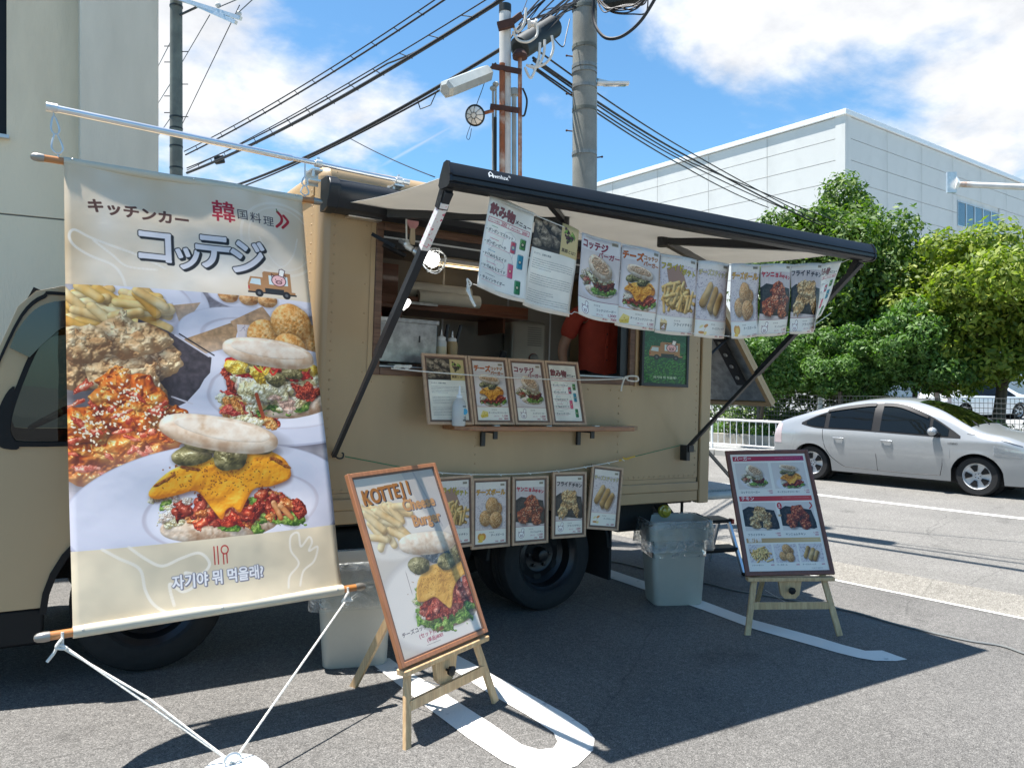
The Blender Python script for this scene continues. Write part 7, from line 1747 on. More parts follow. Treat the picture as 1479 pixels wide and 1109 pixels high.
lowp = smooth([(1.90, 4.135, 1.025), (2.12, 4.13, 1.0), (2.4, 4.13, .985), (2.7, 4.13, .984), (3.0, 4.13, .998), (3.3, 4.135, 1.028), (3.50, 4.14, 1.055)])
b = MB().tube([TM @ Vector(p) for p in lowp], .0032, 5)
for k in range(6, len(lowp), 6): b.tube([TM @ (Vector(lowp[k])+Vector((-.008, 0, .004))), TM @ (Vector(lowp[k])+Vector((.012, -.004, -.008)))], .0035, 5)
tag(b.build('string', ROPEM), 'pale string sagging along the top of the low row of frames', 'string')
b = MB().tube([TM @ Vector((3.46, 4.14, 1.048)), TM @ Vector((3.62, 4.15, 1.075))], .0055, 6).tube([TM @ Vector((3.50, 4.14, 1.07)), TM @ Vector((3.56, 4.15, 1.055))], .004, 5); tag(b.build('yellow_string', YELLOWS), 'short yellow knotted string right of the low row of frames', 'string')
b = MB().tube([TM @ Vector((3.60, 4.15, 1.180)), TM @ Vector((4.13, 4.14, 1.13))], .0028, 5)
b = MB().tube([TM @ Vector((3.62, 4.15, 1.075)), TM @ vany(982, 643, 4.14)], .003, 5); tag(b.build('green_string', GREENS), 'green string from the yellow knot to the right awning leg bracket', 'string')
# rope across the hatch
a, c = vany(563, 532, 3.96+.2), vany(905, 547, 4.15)
rpts = smooth([(a.x, 4.14, a.z), (1.95, 4.05, 1.61), (2.5, 4.03, 1.598), (3.0, 4.05, 1.603), (c.x, 4.15, c.z)])
b = MB().tube([TM @ Vector(p) for p in rpts], .0042, 6); tag(b.build('rope', ROPEM), 'white rope stretched across the front of the serving hatch', 'rope')
b = MB()
for dx in (-.03, .0, .03): b.tube([TM @ Vector(p) for p in smooth([(a.x+.02, 4.13, a.z), (a.x+.05+dx, 4.12, a.z+.015), (a.x+.09, 4.12, a.z+.008-dx*.3), (a.x+.12, 4.12, a.z+.02)])], .006, 6)
tag(b.build('rope_knot', ROPEM), 'knotted end of the white rope at the lower left hatch corner', 'rope')
b = MB(); cc = Vector((c.x, 4.14, c.z))
b.tube([TM @ (cc+Vector(p)) for p in smooth([(-.05, 0, -.005), (0, -.01, .018), (.08, -.01, .018), (.085, -.01, -.012), (.0, -.01, -.012), (-.03, -.01, .01), (-.06, -.012, -.05), (-.065, -.012, -.09)])], .006, 6)
tag(b.build('rope_knot', ROPEM), 'looped end of the white rope beside the green poster', 'rope')
# green poster in a black frame
g0, g1 = 3.665, 4.135
framed('green', g1-g0, .50, mat('black_frame', (.02, .022, .024), .4), mat('grey_edge', (.04, .09, .06), .5), PM['green'], 'framed_poster', 'green poster in a black frame mounted right of the serving hatch', 'poster', bw=.022, iw=.002, dep=.03, M=TM @ Tr((g0+g1)/2, 4.18, 1.585))

# ------------------------------------------------------------------ easels
def make_easel(label, base, yaw, lean, board_z, gz_, M=None):
    """front frame leans back with the board; ledge at board_z above ground"""
    t = thing('easel', label, 'easel', base, (0, 0, yaw), 'pine easels on the car park')
    h = board_z; s, c = math.sin(lean), math.cos(lean)
    def P(x, along, off=0): return Vector((x, along*s-off*c, h+along*c+off*-s*-1*0+off*-s*0))   # along the leaning plane from the ledge
    dn = -(h)/c
    for sg in (-1, 1):
        a = Vector((sg*.22, .02, h+.02)); f = Vector((sg*.285, -.10+.0, .0)); f = Vector((sg*.30, -h*math.tan(.18), 0)); d_ = (f-a)
        tp = Vector((sg*.10, .80*s+.03, h+.80*c))
        part('leg', MB().bar(f, a, .038, .020, (0, 1, 0)).mesh('leg', PINE, 0), t).modifiers.new('e', 'BEVEL').width = .003
        part('upright', MB().bar(a, tp, .030, .018, (0, 1, 0)).mesh('upright', PINE, 0), t)
    part('ledge', MB().box((-.285, -.035, h-.028), (.285, .02, h-.004)).mesh('ledge', PINE, 0), t).modifiers.new('e', 'BEVEL').width = .003
    zc = h*.50; part('cross_rail', MB().box((-.25, -h*.5*math.tan(.18)-.012+.01, zc-.022), (.25, -h*.5*math.tan(.18)+.014, zc+.022)).mesh('cross_rail', PINE, 0), t)
    kp = part('clamp_block', MB().prism([(-.075, -.012), (-.06, -.10), (-.035, -.125), (.035, -.125), (.06, -.10), (.075, -.012)], -.012, .012, Matrix(((1, 0, 0, 0), (0, 0, 1, .0), (0, 1, 0, h-.02), (0, 0, 0, 1)))).mesh('clamp_block', PINE, 0), t)
    part('knob', MB().lathe([(.006, 0), (.008, .02), (.022, .022), (.024, .036), (.012, .042), (.001, .042)], 7).mesh('knob', CARDK), kp, Tr(0, -.012, h-.085) @ Rx(PI/2))
    part('back_leg', MB().bar(Vector((0, .62, 0)), Vector((0, .30*s+.04, h+.42*c)), .036, .020, (1, 0, 0)).mesh('back_leg', PINE, 0), t)
    part('back_rail', MB().bar((-.12, .56*s+.04, h+.56*c), (.12, .56*s+.04, h+.56*c), .02, .04).mesh('back_rail', PINE, 0), t)
    part('chain', MB().tube([(0, -.02, zc), (0, .44, zc-.03)], .002, 4).mesh('chain', ZINC), t)
    return t
def easel_set(cx, cy, cz, yaw, lean, wid, hei, roll, img, fo, fi, lab_e, lab_b):
    g = gz(cx); e = make_easel(lab_e, (cx, cy, g), yaw, lean, cz-g, g)
    M = Tr(cx, cy, cz) @ Rz(yaw) @ Rx(-lean) @ Ry(-roll) @ Tr(0, -.002, .0)
    framed('b', wid, hei, fo, fi, img, 'framed_poster', lab_b, 'poster', bw=.020, iw=.008, dep=.024, M=M)
    return e
e1 = easel_set(1.583, 3.09, .266, .365, .411, .582, .868, .002, PM['big'], FRAMEO, FRAMEI, 'pine easel carrying the tall cheese burger poster, nearer the camera', 'large cheese burger poster in an orange wood frame on the nearer easel')
e2 = easel_set(4.165, 3.222, .218, -.538, .478, .584, .870, .015, PM['menu'], FRAMEB, FRAMEB, 'pine easel carrying the menu board near the road', 'menu board with seven food photos in a brown frame on the farther easel')

# ------------------------------------------------------------------ bins with bags
def make_bin(label, x, y, yaw, s=1.0, group='grey plastic bins'):
    t = thing('trash_bin', label, 'trash bin', (x, y, gz(x)), (0, 0, yaw), group)
    def rr_(w, d, c, n=5): 
        P_ = []
        for sx, sy, a0 in ((1, 1, 0), (-1, 1, PI/2), (-1, -1, PI), (1, -1, 1.5*PI)):
            for k in range(n): a = a0+PI/2*k/(n-1); P_.append((sx*(w/2-c)+c*math.cos(a), sy*(d/2-c)+c*math.sin(a)))
        return P_
    b = MB(); lv = [(.355, .235, .05, .0), (.37, .25, .05, .012), (.42, .295, .05, .46), (.425, .30, .05, .463), (.425, .30, .05, .475), (.445, .32, .055, .48), (.455, .33, .055, .60), (.465, .34, .055, .605), (.465, .34, .055, .615), (.445, .32, .05, .615), (.43, .305, .05, .56), (.36, .24, .045, .02)]
    rows = [[(px*s, py*s, z*s) for px, py in rr_(w, d, c)] for w, d, c, z in lv]; n = len(rows[0])
    b.add([q for r_ in rows for q in r_], [(i*n+k, i*n+(k+1) % n, (i+1)*n+(k+1) % n, (i+1)*n+k) for i in range(len(rows)-1) for k in range(n)]+[tuple(range(n))[::-1], tuple((len(rows)-1)*n+k for k in range(n))])
    b.build('bin_body', PLAST, t, smooth=40)
    return t, rr_
def bag(label, t, rr_, s=1.0, drop=.17, seed=1):
    r_ = random.Random(seed); b = MB(); N_ = 72; base = rr_(.478, .352, .06, 18); rows = []
    prof = [(-.035, -.26), (-.03, -.12), (-.012, -.02), (0, .008), (.012, .0), (.016, -.05), (.020, -.10), (.026, -drop)]
    for j, (o_, z) in enumerate(prof):
        row = []
        for k, (x, y) in enumerate(base):
            L = math.hypot(x, y); nx, ny = x/L, y/L
            w = (mnoise.noise((x*9+seed, y*9, z*12))+.5*mnoise.noise((x*30, y*30+seed, z*25)))*(.011 if j > 4 else .005)
            ed = (.035*mnoise.noise((x*7+3, y*7, seed))) if j == len(prof)-1 else 0
            row.append(((x+nx*(o_+w))*s, (y+ny*(o_+w))*s, (.615+z+ed)*s))
        rows.append(row)
    n = len(base); b.add([q for r2 in rows for q in r2], [(i*n+k, (i+1)*n+k, (i+1)*n+(k+1) % n, i*n+(k+1) % n) for i in range(len(rows)-1) for k in range(n)])
    o = b.build('bin_bag', FILM, smooth=80); o.matrix_world = t.matrix_basis.copy(); return tag(o, label, 'plastic bag', 'clear bags lining the bins')
t, q = make_bin('grey plastic trash bin standing on the white line beside the menu board', 4.015, 4.13, -.40); bag('clear bag folded over the rim of the right bin', t, q, 1, .20, 3)
b = MB(); 
for k in range(5): b.tube([Vector(p) for p in smooth([(.16+k*.02, -.19, .52), (.20+k*.012, -.20-.01*k, .45), (.25, -.19, .42+k*.012), (.24, -.15, .50)])], .0022, 4)
t, q = make_bin('grey plastic trash bin between the big banner and the burger easel', 1.50, 4.02, -.30, .93); bag('clear bag hanging long over the rim of the left bin', t, q, .93, .26, 8)

# ------------------------------------------------------------------ step stool, cable on the ground
st = lotpt(1036, 838); t = thing('step_stool', 'small aluminium step stool with black treads under the van tail', 'step stool', (4.95, 4.62, gz(4.95)), (0, 0, -.32))
for z, y0, y1 in ((.44, .10, .32), (.22, -.02, .14)): part('tread', MB().box((-.24, y0, z-.03), (.24, y1, z)).mesh('tread', CARDK, 0), t).modifiers.new('e', 'BEVEL').width = .008
for sx in (-1, 1):
    part('leg', MB().bar((sx*.245, -.10, 0), (sx*.225, .12, .42), .022, .036, (0, 1, 0)).mesh('leg', ALU, 0), t); part('leg', MB().bar((sx*.245, .50, 0), (sx*.225, .28, .42), .022, .03, (0, 1, 0)).mesh('leg', ALU, 0), t)
    part('foot', MB().box((sx*.245-.016, -.125, 0), (sx*.245+.016, -.085, .025)).mesh('foot', CARDK, 0), t)
    part('side_cap', MB().box((sx*.25-.012, .08, .405), (sx*.25+.008, .14, .445)).mesh('side_cap', mat('red_plastic', (.30, .02, .02), .4), 0), t)
part('brace', MB().bar((-.23, .44, .14), (.23, .44, .14), .01, .02).mesh('brace', CARDK, 0), t); part('brace', MB().bar((-.23, .03, .19), (.23, .03, .19), .03, .03).mesh('brace', CARDK, 0), t)
cp_ = [lotpt(x, y, .008) for x, y in ((873, 808), (920, 818), (960, 830), (1020, 842), (1060, 852), (1120, 862), (1180, 873), (1235, 884), (1290, 900), (1340, 912), (1400, 925), (1445, 932), (1475, 942), (1520, 958))]
tag(MB().tube([Vector(p) for p in smooth([tuple(p) for p in cp_])], .007, 6).build('power_cable', mat('grey_cable', (.16, .165, .16), .5)), 'grey power cable snaking across the car park past the menu board easel', 'cable')

# ------------------------------------------------------------------ banner, its pole, ropes and weight
t = thing('banner_pole', 'long aluminium pole clamped along the roof edge and reaching out past the cab', 'pole', M=TM @ Tr(1.0, 4.08, 2.75))
e0, e1 = vany(70, 155, 4.0), vany(586, 263, 4.1)
L0 = Vector((e0.x-1.0, -.08, e0.z-2.75)); L1 = Vector((e1.x-1.0, 0.02, e1.z-2.75))
part('tube', MB().tube([L0, L0.lerp(L1, .62)], .0165, 14).mesh('tube', ALU), t); part('inner_tube', MB().tube([L0.lerp(L1, .60), L1], .0125, 14).mesh('inner_tube', ALU), t)
part('end_cap', MB().tube([L0+Vector((-.01, 0, 0)), L0+Vector((.035, 0, 0))], .021, 14).mesh('end_cap', ZINC), t)
part('end_cap', MB().tube([L1+Vector((-.02, 0, 0)), L1+Vector((.02, 0, 0))], .017, 12).mesh('end_cap', ZINC), t)
for px in (457, 576):
    q = vany(px, 245, 4.1).x-1.0; f = (q-L0.x)/(L1.x-L0.x); c = L0.lerp(L1, f)
    part('clamp', MB().tube([c-Vector((.018, 0, 0)), c+Vector((.018, 0, 0))], .022, 12).tube([c+Vector((0, 0, .01)), c+Vector((0, 0, .034))], .007, 6).box((c.x-.03, .03, c.z-.085), (c.x+.03, .125-.02, c.z-.075)).box((c.x-.035, .092, c.z-.10), (c.x+.035, .107, c.z-.02)).box((c.x-.03, -.0, c.z-.035), (c.x+.03, .107, c.z-.025)).tube([c+Vector((-.02, .02, -.03)), c+Vector((-.02, .02, -.07))], .008, 6).mesh('clamp', ZINC), t)
PW = TM @ Tr(1.0, 4.08, 2.75)

bx, by, bz, byaw, blean, bw_, bh_ = .677, 3.390, .511, .072, .300, 1.103, 2.066
BM_ = Tr(bx, by, bz) @ Rz(byaw) @ Rx(-blean) @ Ry(.015)
t = thing('banner', 'tall hanging fabric banner with food photographs and big katakana title', 'banner', M=BM_)
b = MB()
def bf(u, v):
    x = (u-.5)*bw_; z = v*bh_
    y = .030*math.sin(PI*v)*1.0+.010*math.sin(u*PI*2.2+v*2)*(.35+.65*(1-v))+.004*math.sin(v*34)*math.sin(u*3)+.007*math.sin(u*9+v*5)+.010*mnoise.noise(Vector((u*3.2, v*4.5, 2)))+.004*mnoise.noise(Vector((u*9+v*7, v*4, 7)))
    s_ = -.004*math.sin(PI*u)*(1 if v < .5 else -1)
    return (x, y, z+s_*2)
b.grid(bf, 40, 80)
BANM = print_mat('print_banner_cloth', IMG['banner'], trans=.22, rough=.55)
cl = b.build('cloth', BANM, t, smooth=80); cl.modifiers.new('thickness', 'SOLIDIFY').thickness = .0015
HEM = mat('banner_hem', (.62, .56, .44), .7, var=.04, trans=.1)
for z, nm in ((.012, 'lower'), (bh_-.012, 'upper')):
    yy = bf(.5, z/bh_)[1]
    hm = part('hem', MB().tube([(-bw_/2, .010+(.0), z), (0, .010, z), (bw_/2, .010, z)], .0235 if z < 1 else .020, 18, caps=False).mesh('hem', HEM), t)
    rd = part('dowel', MB().tube([(-bw_/2-.075, .010, z), (bw_/2+.065, .010, z)], .0165, 16).mesh('dowel', DOWEL), t)
    for sg, x in ((-1, -bw_/2-.075), (1, bw_/2+.065)): part('knob', MB().lathe([(.0185, 0), (.0195, .02), (.017, .04), (.010, .05), (.001, .052)], 16, Ry(sg*PI/2)).mesh('knob', KNOB), rd, Tr(x, .010, z))
    for k in (.03, .5, .97): part('tack', MB().ball((-bw_/2+bw_*k, -.014, z+.004), .005, 8).mesh('tack', ZINC), hm)
# hooks between pole and banner
def snap(a, c, label):
    b = MB(); a, c = Vector(a), Vector(c); d = c-a; n = max(2, int(d.length/.05)); sd = Vector((1, 0, 0))
    L = d.length; mid = a+d*.12
    b.tube([a, mid], .003, 6)
    for f0, f1, w in ((.08, .5, .016), (.48, .92, .022)):
        o, e = a+d*f0, a+d*f1
        lp = [o, o.lerp(e, .25)+sd*w*.6, o.lerp(e, .7)+sd*w, e.lerp(o, .05)+sd*w*.5, e-sd*0, e.lerp(o, .05)-sd*w*.5, o.lerp(e, .7)-sd*w, o.lerp(e, .25)-sd*w*.6]
        b.tube([Vector(p) for p in smooth([tuple(p) for p in lp], True)][:-1], .0042, 7, closed=True)
    b.tube([a+d*.9, c], .003, 6)
    return tag(b.build('snap_hook', ZINC), label, 'snap hook', 'snap hooks holding the banner')
pl_ = PW @ (L0+Vector((.02, 0, -.02))); bl_ = BM_ @ Vector((-bw_/2-.02, .01, bh_+.004))
snap(pl_, bl_, 'pair of snap hooks at the left end of the banner pole')
f = .36
xr = (BM_ @ Vector((bw_/2+.02, .01, bh_+.004)))
ll = (TI @ xr).x-1.0; fr_ = (ll-L0.x)/(L1.x-L0.x); pr = PW @ (L0.lerp(L1, fr_)+Vector((0, 0, -.015)))
snap(pr.lerp(xr, .35), xr, 'snap hook holding the right end of the banner in front of the van corner')
tag(MB().tube([pr, pr.lerp(xr, .4)], .004, 6).build('cord', ZINC), 'short link between the pole and the right snap hook', 'cord')
# ropes down to the weight
wt_ = lotpt(336, 1140)
WP = wt_+Vector((0, 0, .10))
b = MB(); 
kl = BM_ @ Vector((-bw_/2-.035, .0, -.01)); kr = BM_ @ Vector((bw_/2+.02, .0, -.01))
for k_, lab, sg in ((kl, 'left', -1), (kr, 'right', 1)):
    b = MB(); mid_ = k_.lerp(WP, .5)
    b.tube([k_+Vector((0, 0, -.02)), WP+Vector((.0, 0, .0))], .0048, 6)
    if sg < 0: b.tube([k_+Vector((0, 0, -.03)), k_.lerp(WP, .5)+Vector((.004, 0, .010)), WP], .0042, 6)
    b.tube([k_+Vector((0, 0, .03)), k_+Vector((0, -.01, -.025))], .006, 6)
    b.tube([Vector(p) for p in smooth([tuple(k_+Vector(q)) for q in ((0, -.012, .01), (-.02, -.015, -.02), (.015, -.018, -.03), (-.01, -.012, -.015), (-.03, -.01, -.045 if sg < 0 else -.03), (-.05 if sg < 0 else -.0, -.01, -.07 if sg < 0 else -.05))])], .006, 6)
    tag(b.build('rope', ROPEM), '%s guy rope from the lower banner rod down to the weight' % lab, 'rope', 'guy ropes of the banner')
t = thing('banner_weight', 'round white weight on the ground holding the banner ropes', 'weight', wt_)
part('body', MB().lathe([(.001, 0), (.125, 0), (.135, .02), (.13, .055), (.10, .085), (.05, .095), (.001, .095)], 28).mesh('body', mat('white_plastic_weight', (.66, .69, .70), .4, var=.05, bump=.1)), t)
part('ring', MB().tube([(.03*math.cos(2*PI*k/16), 0, .105+.03*math.sin(2*PI*k/16)) for k in range(16)], .005, 6, closed=True).mesh('ring', ZINC), t)

# ------------------------------------------------------------------ in and around the hatch
# work lamp on a clamp
q = vany(618, 372, 3.95); t = thing('work_lamp', 'lit work lamp in a wire cage hanging in front of the hatch', 'work lamp', M=TM @ Tr(q))
LM_ = Rz(-.5) @ Ry(1.25) @ Matrix.Identity(4)
BULB = mat('lit_bulb', (.9, .9, .9), .4, emit=(1, .98, .92), estr=2.2)
dirv = Vector((.75, -.55, -.45)).normalized(); QM = dirv.to_track_quat('Z', 'Y').to_matrix().to_4x4()
part('bulb', MB().lathe([(.02, -.03), (.038, .0), (.045, .03), (.04, .052), (.024, .066), (.001, .07)], 24).mesh('bulb', BULB), t, QM)
part('reflector', MB().lathe([(.022, -.09), (.03, -.07), (.048, -.045), (.052, -.01), (.050, .0)], 24).mesh('reflector', ALU), t, QM)
g = MB()
for k in range(6): a = 2*PI*k/6; g.tube([Vector(p) for p in smooth([(.045*math.cos(a), .045*math.sin(a), -.02), (.075*math.cos(a), .075*math.sin(a), .03), (.065*math.cos(a), .065*math.sin(a), .08), (.02*math.cos(a), .02*math.sin(a), .105)])], .0026, 5)
for rr_, z in ((.075, .035), (.05, .095), (.02, .105)): g.tube([(rr_*math.cos(2*PI*k/20), rr_*math.sin(2*PI*k/20), z) for k in range(20)], .0026, 5, closed=True)
part('cage', g.mesh('cage', ZINC), t, QM)
bk = -dirv*.10
part('swivel', MB().tube([bk, bk+Vector((-.03, .02, .02))], .018, 10).ball(bk+Vector((-.03, .02, .03)), .022, 12).tube([bk+Vector((-.03, .02, .03)), bk+Vector((-.035, .10, .06))], .012, 8).mesh('swivel', ZINC), t)
part('clamp_jaw', MB().bar(bk+Vector((-.09, .04, .01)), bk+Vector((-.20, .12, .08)), .035, .02).bar(bk+Vector((-.02, .06, -.03)), bk+Vector((-.15, .08, .02)), .04, .018).mesh('clamp_jaw', CARDK, 0), t)
part('cord', MB().tube([bk+Vector((-.03, .02, .04)), bk+Vector((-.032, .03, .16)), bk+Vector((-.03, .04, .27))], .005, 6).mesh('cord', ROPEM), t)
# pink grip tool
q = vany(596, 330, 4.06); PNK = mat('faded_pink_plastic', (.55, .26, .26), .5, var=.15, scale=30)
t = thing('scraper', 'faded pink handled scraper hanging upside down over the hatch', 'scraper', M=TM @ Tr(q))
part('blade', MB().prism([(-.036, .045), (.036, .045), (.036, .025), (.014, -.005), (-.014, -.005), (-.036, .025)], -.004, .004, Rx(PI/2)).mesh('blade', PNK, 0), t)
part('handle', MB().prism([(-.012, 0), (.012, 0), (.017, -.075), (.014, -.095), (-.014, -.095), (-.017, -.075)], -.006, .006, Rx(PI/2)).mesh('handle', mat('faded_cream_plastic', (.50, .40, .27), .5), 0), t)
# small lit lamp on the cord lower down
q = vany(586, 440, 4.06); t = thing('clip_lamp', 'small lit clip lamp behind the left awning leg', 'lamp', M=TM @ Tr(q) @ Ry(.6))
part('bulb', MB().lathe([(.01, -.035), (.02, 0), (.018, .03), (.001, .04)], 14).mesh('bulb', mat('small_lit_bulb', (.9, .9, .9), .4, emit=(1, 1, .95), estr=1.6)), t)
part('holder', MB().tube([(0, 0, -.035), (-.02, .01, -.07)], .012, 8).mesh('holder', CARDK), t)

# inside the van
def inbox(name, label, cat, a, c, m, bevel=.006, group=None):
    o = MB().box(tuple(-(Vector(c)-Vector(a))/2), tuple((Vector(c)-Vector(a))/2)).build(name, m, bevel=bevel); o.matrix_world = TM @ Tr((Vector(a)+Vector(c))/2); return tag(o, label, cat, group)
t = thing('metal_box', 'scratched stainless box with a lipped lid at the left of the hatch', 'box', M=TM @ Tr(1.86, 4.36, 1.665))
MB().box((-.205, -.10, 0), (.205, .12, .255)).build('body', STEEL, t, bevel=.006); MB().box((-.215, -.108, .245), (.215, .128, .272)).build('lid', STEEL, t, bevel=.004)
part('latch', MB().box((.08, -.106, .13), (.088, -.10, .17)).mesh('latch', BLACKM, 0), t)
def bottle(x, y, z, body, fill, label, fillh=.13):
    t = thing('sauce_bottle', label, 'bottle', M=TM @ Tr(x, y, z), group='squeeze bottles on the hatch sill')
    part('body', MB().lathe([(.001, 0), (.034, 0), (.036, .01), (.036, .15), (.03, .17), (.02, .175)], 20).mesh('body', body), t)
    if fill: part('sauce', MB().lathe([(.001, .003), (.0365, .003), (.0367, fillh)], 20).mesh('sauce', fill), t)
    cp = part('cap', MB().lathe([(.027, .165), (.028, .19), (.02, .195), (.007, .20), (.003, .24), (.001, .24)], 18).mesh('cap', mat('bottle_cap_white', (.7, .7, .68), .4)), t); return t
CLR = mat('cloudy_plastic', (.50, .52, .50), .3, coat=.3); CRM = mat('cream_sauce', (.58, .50, .33), .4); BRN = mat('mustard_sauce', (.42, .29, .14), .4)
bottle(2.125, 4.32, 1.652, CLR, CRM, 'squeeze bottle of cream sauce beside the metal box'); bottle(2.235, 4.38, 1.652, BRN, None, 'squeeze bottle of brown sauce, second from the metal box')
for i, (x, h_, a) in enumerate(((2.13, .27, .1), (2.20, .29, .15), (2.27, .30, .25))):
    o = MB().tube([(0, 0, 0), (0, 0, .2)], .007, 8).tube([(0, 0, .16), (0, 0, .27)], [.013, .012], 8).build('spatula', BLACKM); o.matrix_world = TM @ Tr(x, 4.46, 1.65+h_-.27) @ Ry(a); tag(o, ['leftmost', 'middle', 'tallest and rightmost'][i]+' black handled utensil standing behind the squeeze bottles', 'utensil', 'black handled utensils behind the squeeze bottles')
o = MB().box((-.022, -.015, 0), (.022, .015, .09)).build('tongs', CARDK, bevel=.008); o.matrix_world = TM @ Tr(2.62, 4.40, 1.70) @ Ry(.25); tag(o, 'black tongs handle sticking up behind the framed menus', 'tongs')
o = MB().box((-.02, -.015, -.1), (.02, .015, .03)).build('steel_cup', STEEL, bevel=.005); o.matrix_world = TM @ Tr(2.60, 4.42, 1.68); tag(o, 'steel cup holding the black tongs', 'cup')
b = MB(); b.ball((0, 0, 0), .05, 14, (1.3, .8, .55)); o = b.build('folded_cloth', ROPEM); o.matrix_world = TM @ Tr(2.47, 4.42, 1.70); tag(o, 'crumpled white cloth between the sauce bottles and the tongs', 'cloth')
inbox('cutting_board', 'wooden board lying on the sill behind the framed cheese burger menu', 'board', (2.72, 4.30, 1.655), (3.0, 4.5, 1.675), FRAMEW)
# overhead shelf with rolls
t = thing('overhead_shelf', 'red brown wooden shelf hanging inside above the hatch', 'shelf', M=TM @ Tr(2.3, 5.6, 2.13))
MB().box((-.95, -.18, 0), (1.2, .33, .035)).box((-.95, -.18, .035), (1.2, -.16, .10)).build('board', WOODR, t, bevel=.004); MB().box((-.95, .30, .035), (.2, .33, .42)).build('back', WOODR, t)
for k in range(3): part('support', MB().box((-.9+k*.95, -.1, -.12), (-.88+k*.95, .33, 0)).mesh('support', WOODR, 0), t)
for y, z, lab in ((5.56, 2.285, 'upper'), (5.50, 2.215, 'lower')):
    o = MB().tube([(0, 0, 0), (.55, 0, 0)], .058, 20).build('paper_roll', mat('paper_'+lab, (.70, .66, .56), .8)); o.matrix_world = TM @ Tr(2.42+(.05 if lab == 'lower' else 0), y-.05, z+.02); tag(o, '%s paper roll lying on the shelf inside the van' % lab, 'paper roll', 'paper rolls on the shelf')
    part('core', MB().lathe([(.02, 0), (.02, -.002), (.001, -.002)], 14, Ry(PI/2)).mesh('core', FRAMEI), o)
o = MB().prism([(-.14, -.10), (.18, -.10), (.14, .10), (-.10, .10)], 0, .02).build('flat_tray', STEEL); o.matrix_world = TM @ Tr(2.42, 5.44, 2.18) @ Rx(.2); tag(o, 'flat grey tray sticking out of the shelf below the paper rolls', 'tray')
# water heater
t = thing('water_heater', 'wall mounted gas water heater with a round dial inside the van', 'water heater', M=TM @ Tr(3.75, 5.92, 1.72))
MB().box((-.19, -.15, 0), (.19, 0, .44)).build('casing', mat('heater_beige_steel', (.42, .40, .34), .35, metal=.3, var=.06), t, bevel=.03, seg=4)
part('dial', MB().lathe([(.045, 0), (.045, .02), (.03, .028), (.001, .028)], 20).mesh('dial', CLOS), t, Tr(.05, -.15, .10) @ Rx(PI/2)); part('dial_ring', MB().lathe([(.052, 0), (.052, .008), (.045, .008)], 20).mesh('dial_ring', mat('dial_red', (.3, .08, .06), .4)), t, Tr(.05, -.15, .10) @ Rx(PI/2))
b = MB(); 
for k in range(9): b.box((-.02, -.152, .22+k*.02), (.13, -.1502, .228+k*.02))
b.build('instruction_label', mat('label_print_grey', (.22, .22, .20), .6), t)
part('outlet_pipe', MB().tube([(-.1, -.08, 0), (-.1, -.08, -.09)], .014, 8).mesh('outlet_pipe', ZINC), t); part('hose', MB().tube([Vector(p) for p in smooth([(.06, -.08, 0), (.07, -.08, -.06), (.10, -.10, -.12), (.2, -.08, -.20), (.22, -.06, -.34)])], .012, 8).mesh('hose', CARDK), t)
part('valve', MB().ball((.05, -.08, -.05), .025, 10).mesh('valve', mat('valve_green', (.03, .16, .10), .4)), t)
inbox('stove_panel', 'reflective grey splash panel on the far wall inside the van', 'panel', (1.9, 5.90, 1.45), (2.62, 5.925, 1.95), mat('glass_panel_grey', (.20, .23, .22), .12, coat=.6), .004)
b = MB().box((-.1, -.08, -.25), (.1, .08, .25)); o = b.build('hanging_bag', BLACKM, bevel=.03); o.matrix_world = TM @ Tr(1.72, 4.7, 2.18); tag(o, 'dark bag hanging inside the upper left hatch corner', 'bag')
q = TM @ Vector((2.55, 5.5, 2.50))
t = thing('ceiling_lamp', 'warm lit strip lamp above the paper rolls inside the van', 'lamp', M=TM @ Tr(2.95, 5.66, 2.55)); part('tube', MB().tube([(-.22, 0, 0), (.22, 0, 0)], .009, 10).mesh('tube', mat('warm_tube', (.9, .85, .7), .4, emit=(1, .74, .40), estr=1.3)), t); part('housing', MB().box((-.25, -.03, .02), (.25, .03, .05)).mesh('housing', WHITEP, 0), t)
# second, cool working light along the ceiling
t = thing('ceiling_lamp', 'plain white strip lamp on the van ceiling near the hatch', 'lamp', M=TM @ Tr(3.0, 5.0, 2.57)); part('tube', MB().tube([(-.3, 0, 0), (.3, 0, 0)], .014, 10).mesh('tube', mat('white_tube', (.9, .9, .9), .4, emit=(1, .95, .85), estr=2)), t); part('housing', MB().box((-.33, -.03, .018), (.33, .03, .04)).mesh('housing', WHITEP, 0), t)
# spray bottle on the shelf
q = vany(663, 612, 3.96); t = thing('spray_bottle', 'clear spray bottle with white nozzle and blue label on the counter shelf', 'bottle', M=TM @ Tr(2.085+.03, 3.985, 1.2995))
t.matrix_world = TM @ Tr(q.x, 3.965, 1.2995)
CLRB = mat('milky_clear_plastic', (.64, .64, .62), .25, coat=.6, trans=.3)
part('body', MB().lathe([(.001, 0), (.038, 0), (.041, .01), (.041, .12), (.034, .145), (.018, .160), (.016, .17)], 24).mesh('body', CLRB), t)
part('cap', MB().lathe([(.018, .165), (.018, .18), (.009, .185), (.005, .22), (.0045, .235), (.001, .236)], 16).mesh('cap', mat('nozzle_white', (.75, .77, .78), .35)), t)
part('label', MB().lathe([(.018, 0), (.018, .0012), (.001, .0012)], 20).mesh('label', mat('label_blue', (.05, .32, .52), .5)), t, Tr(.018, -.0385, .085) @ Rx(PI/2) @ Ry(.0))
part('label', MB().box((.002, -.0425, .112), (.022, -.040, .118)).box((.012, -.0425, .05), (.026, -.0395, .053)).box((.012, -.0425, .042), (.028, -.0395, .045)).box((.006, -.0425, .03), (.024, -.0395, .037)).mesh('label', BLACKM, 0), t)

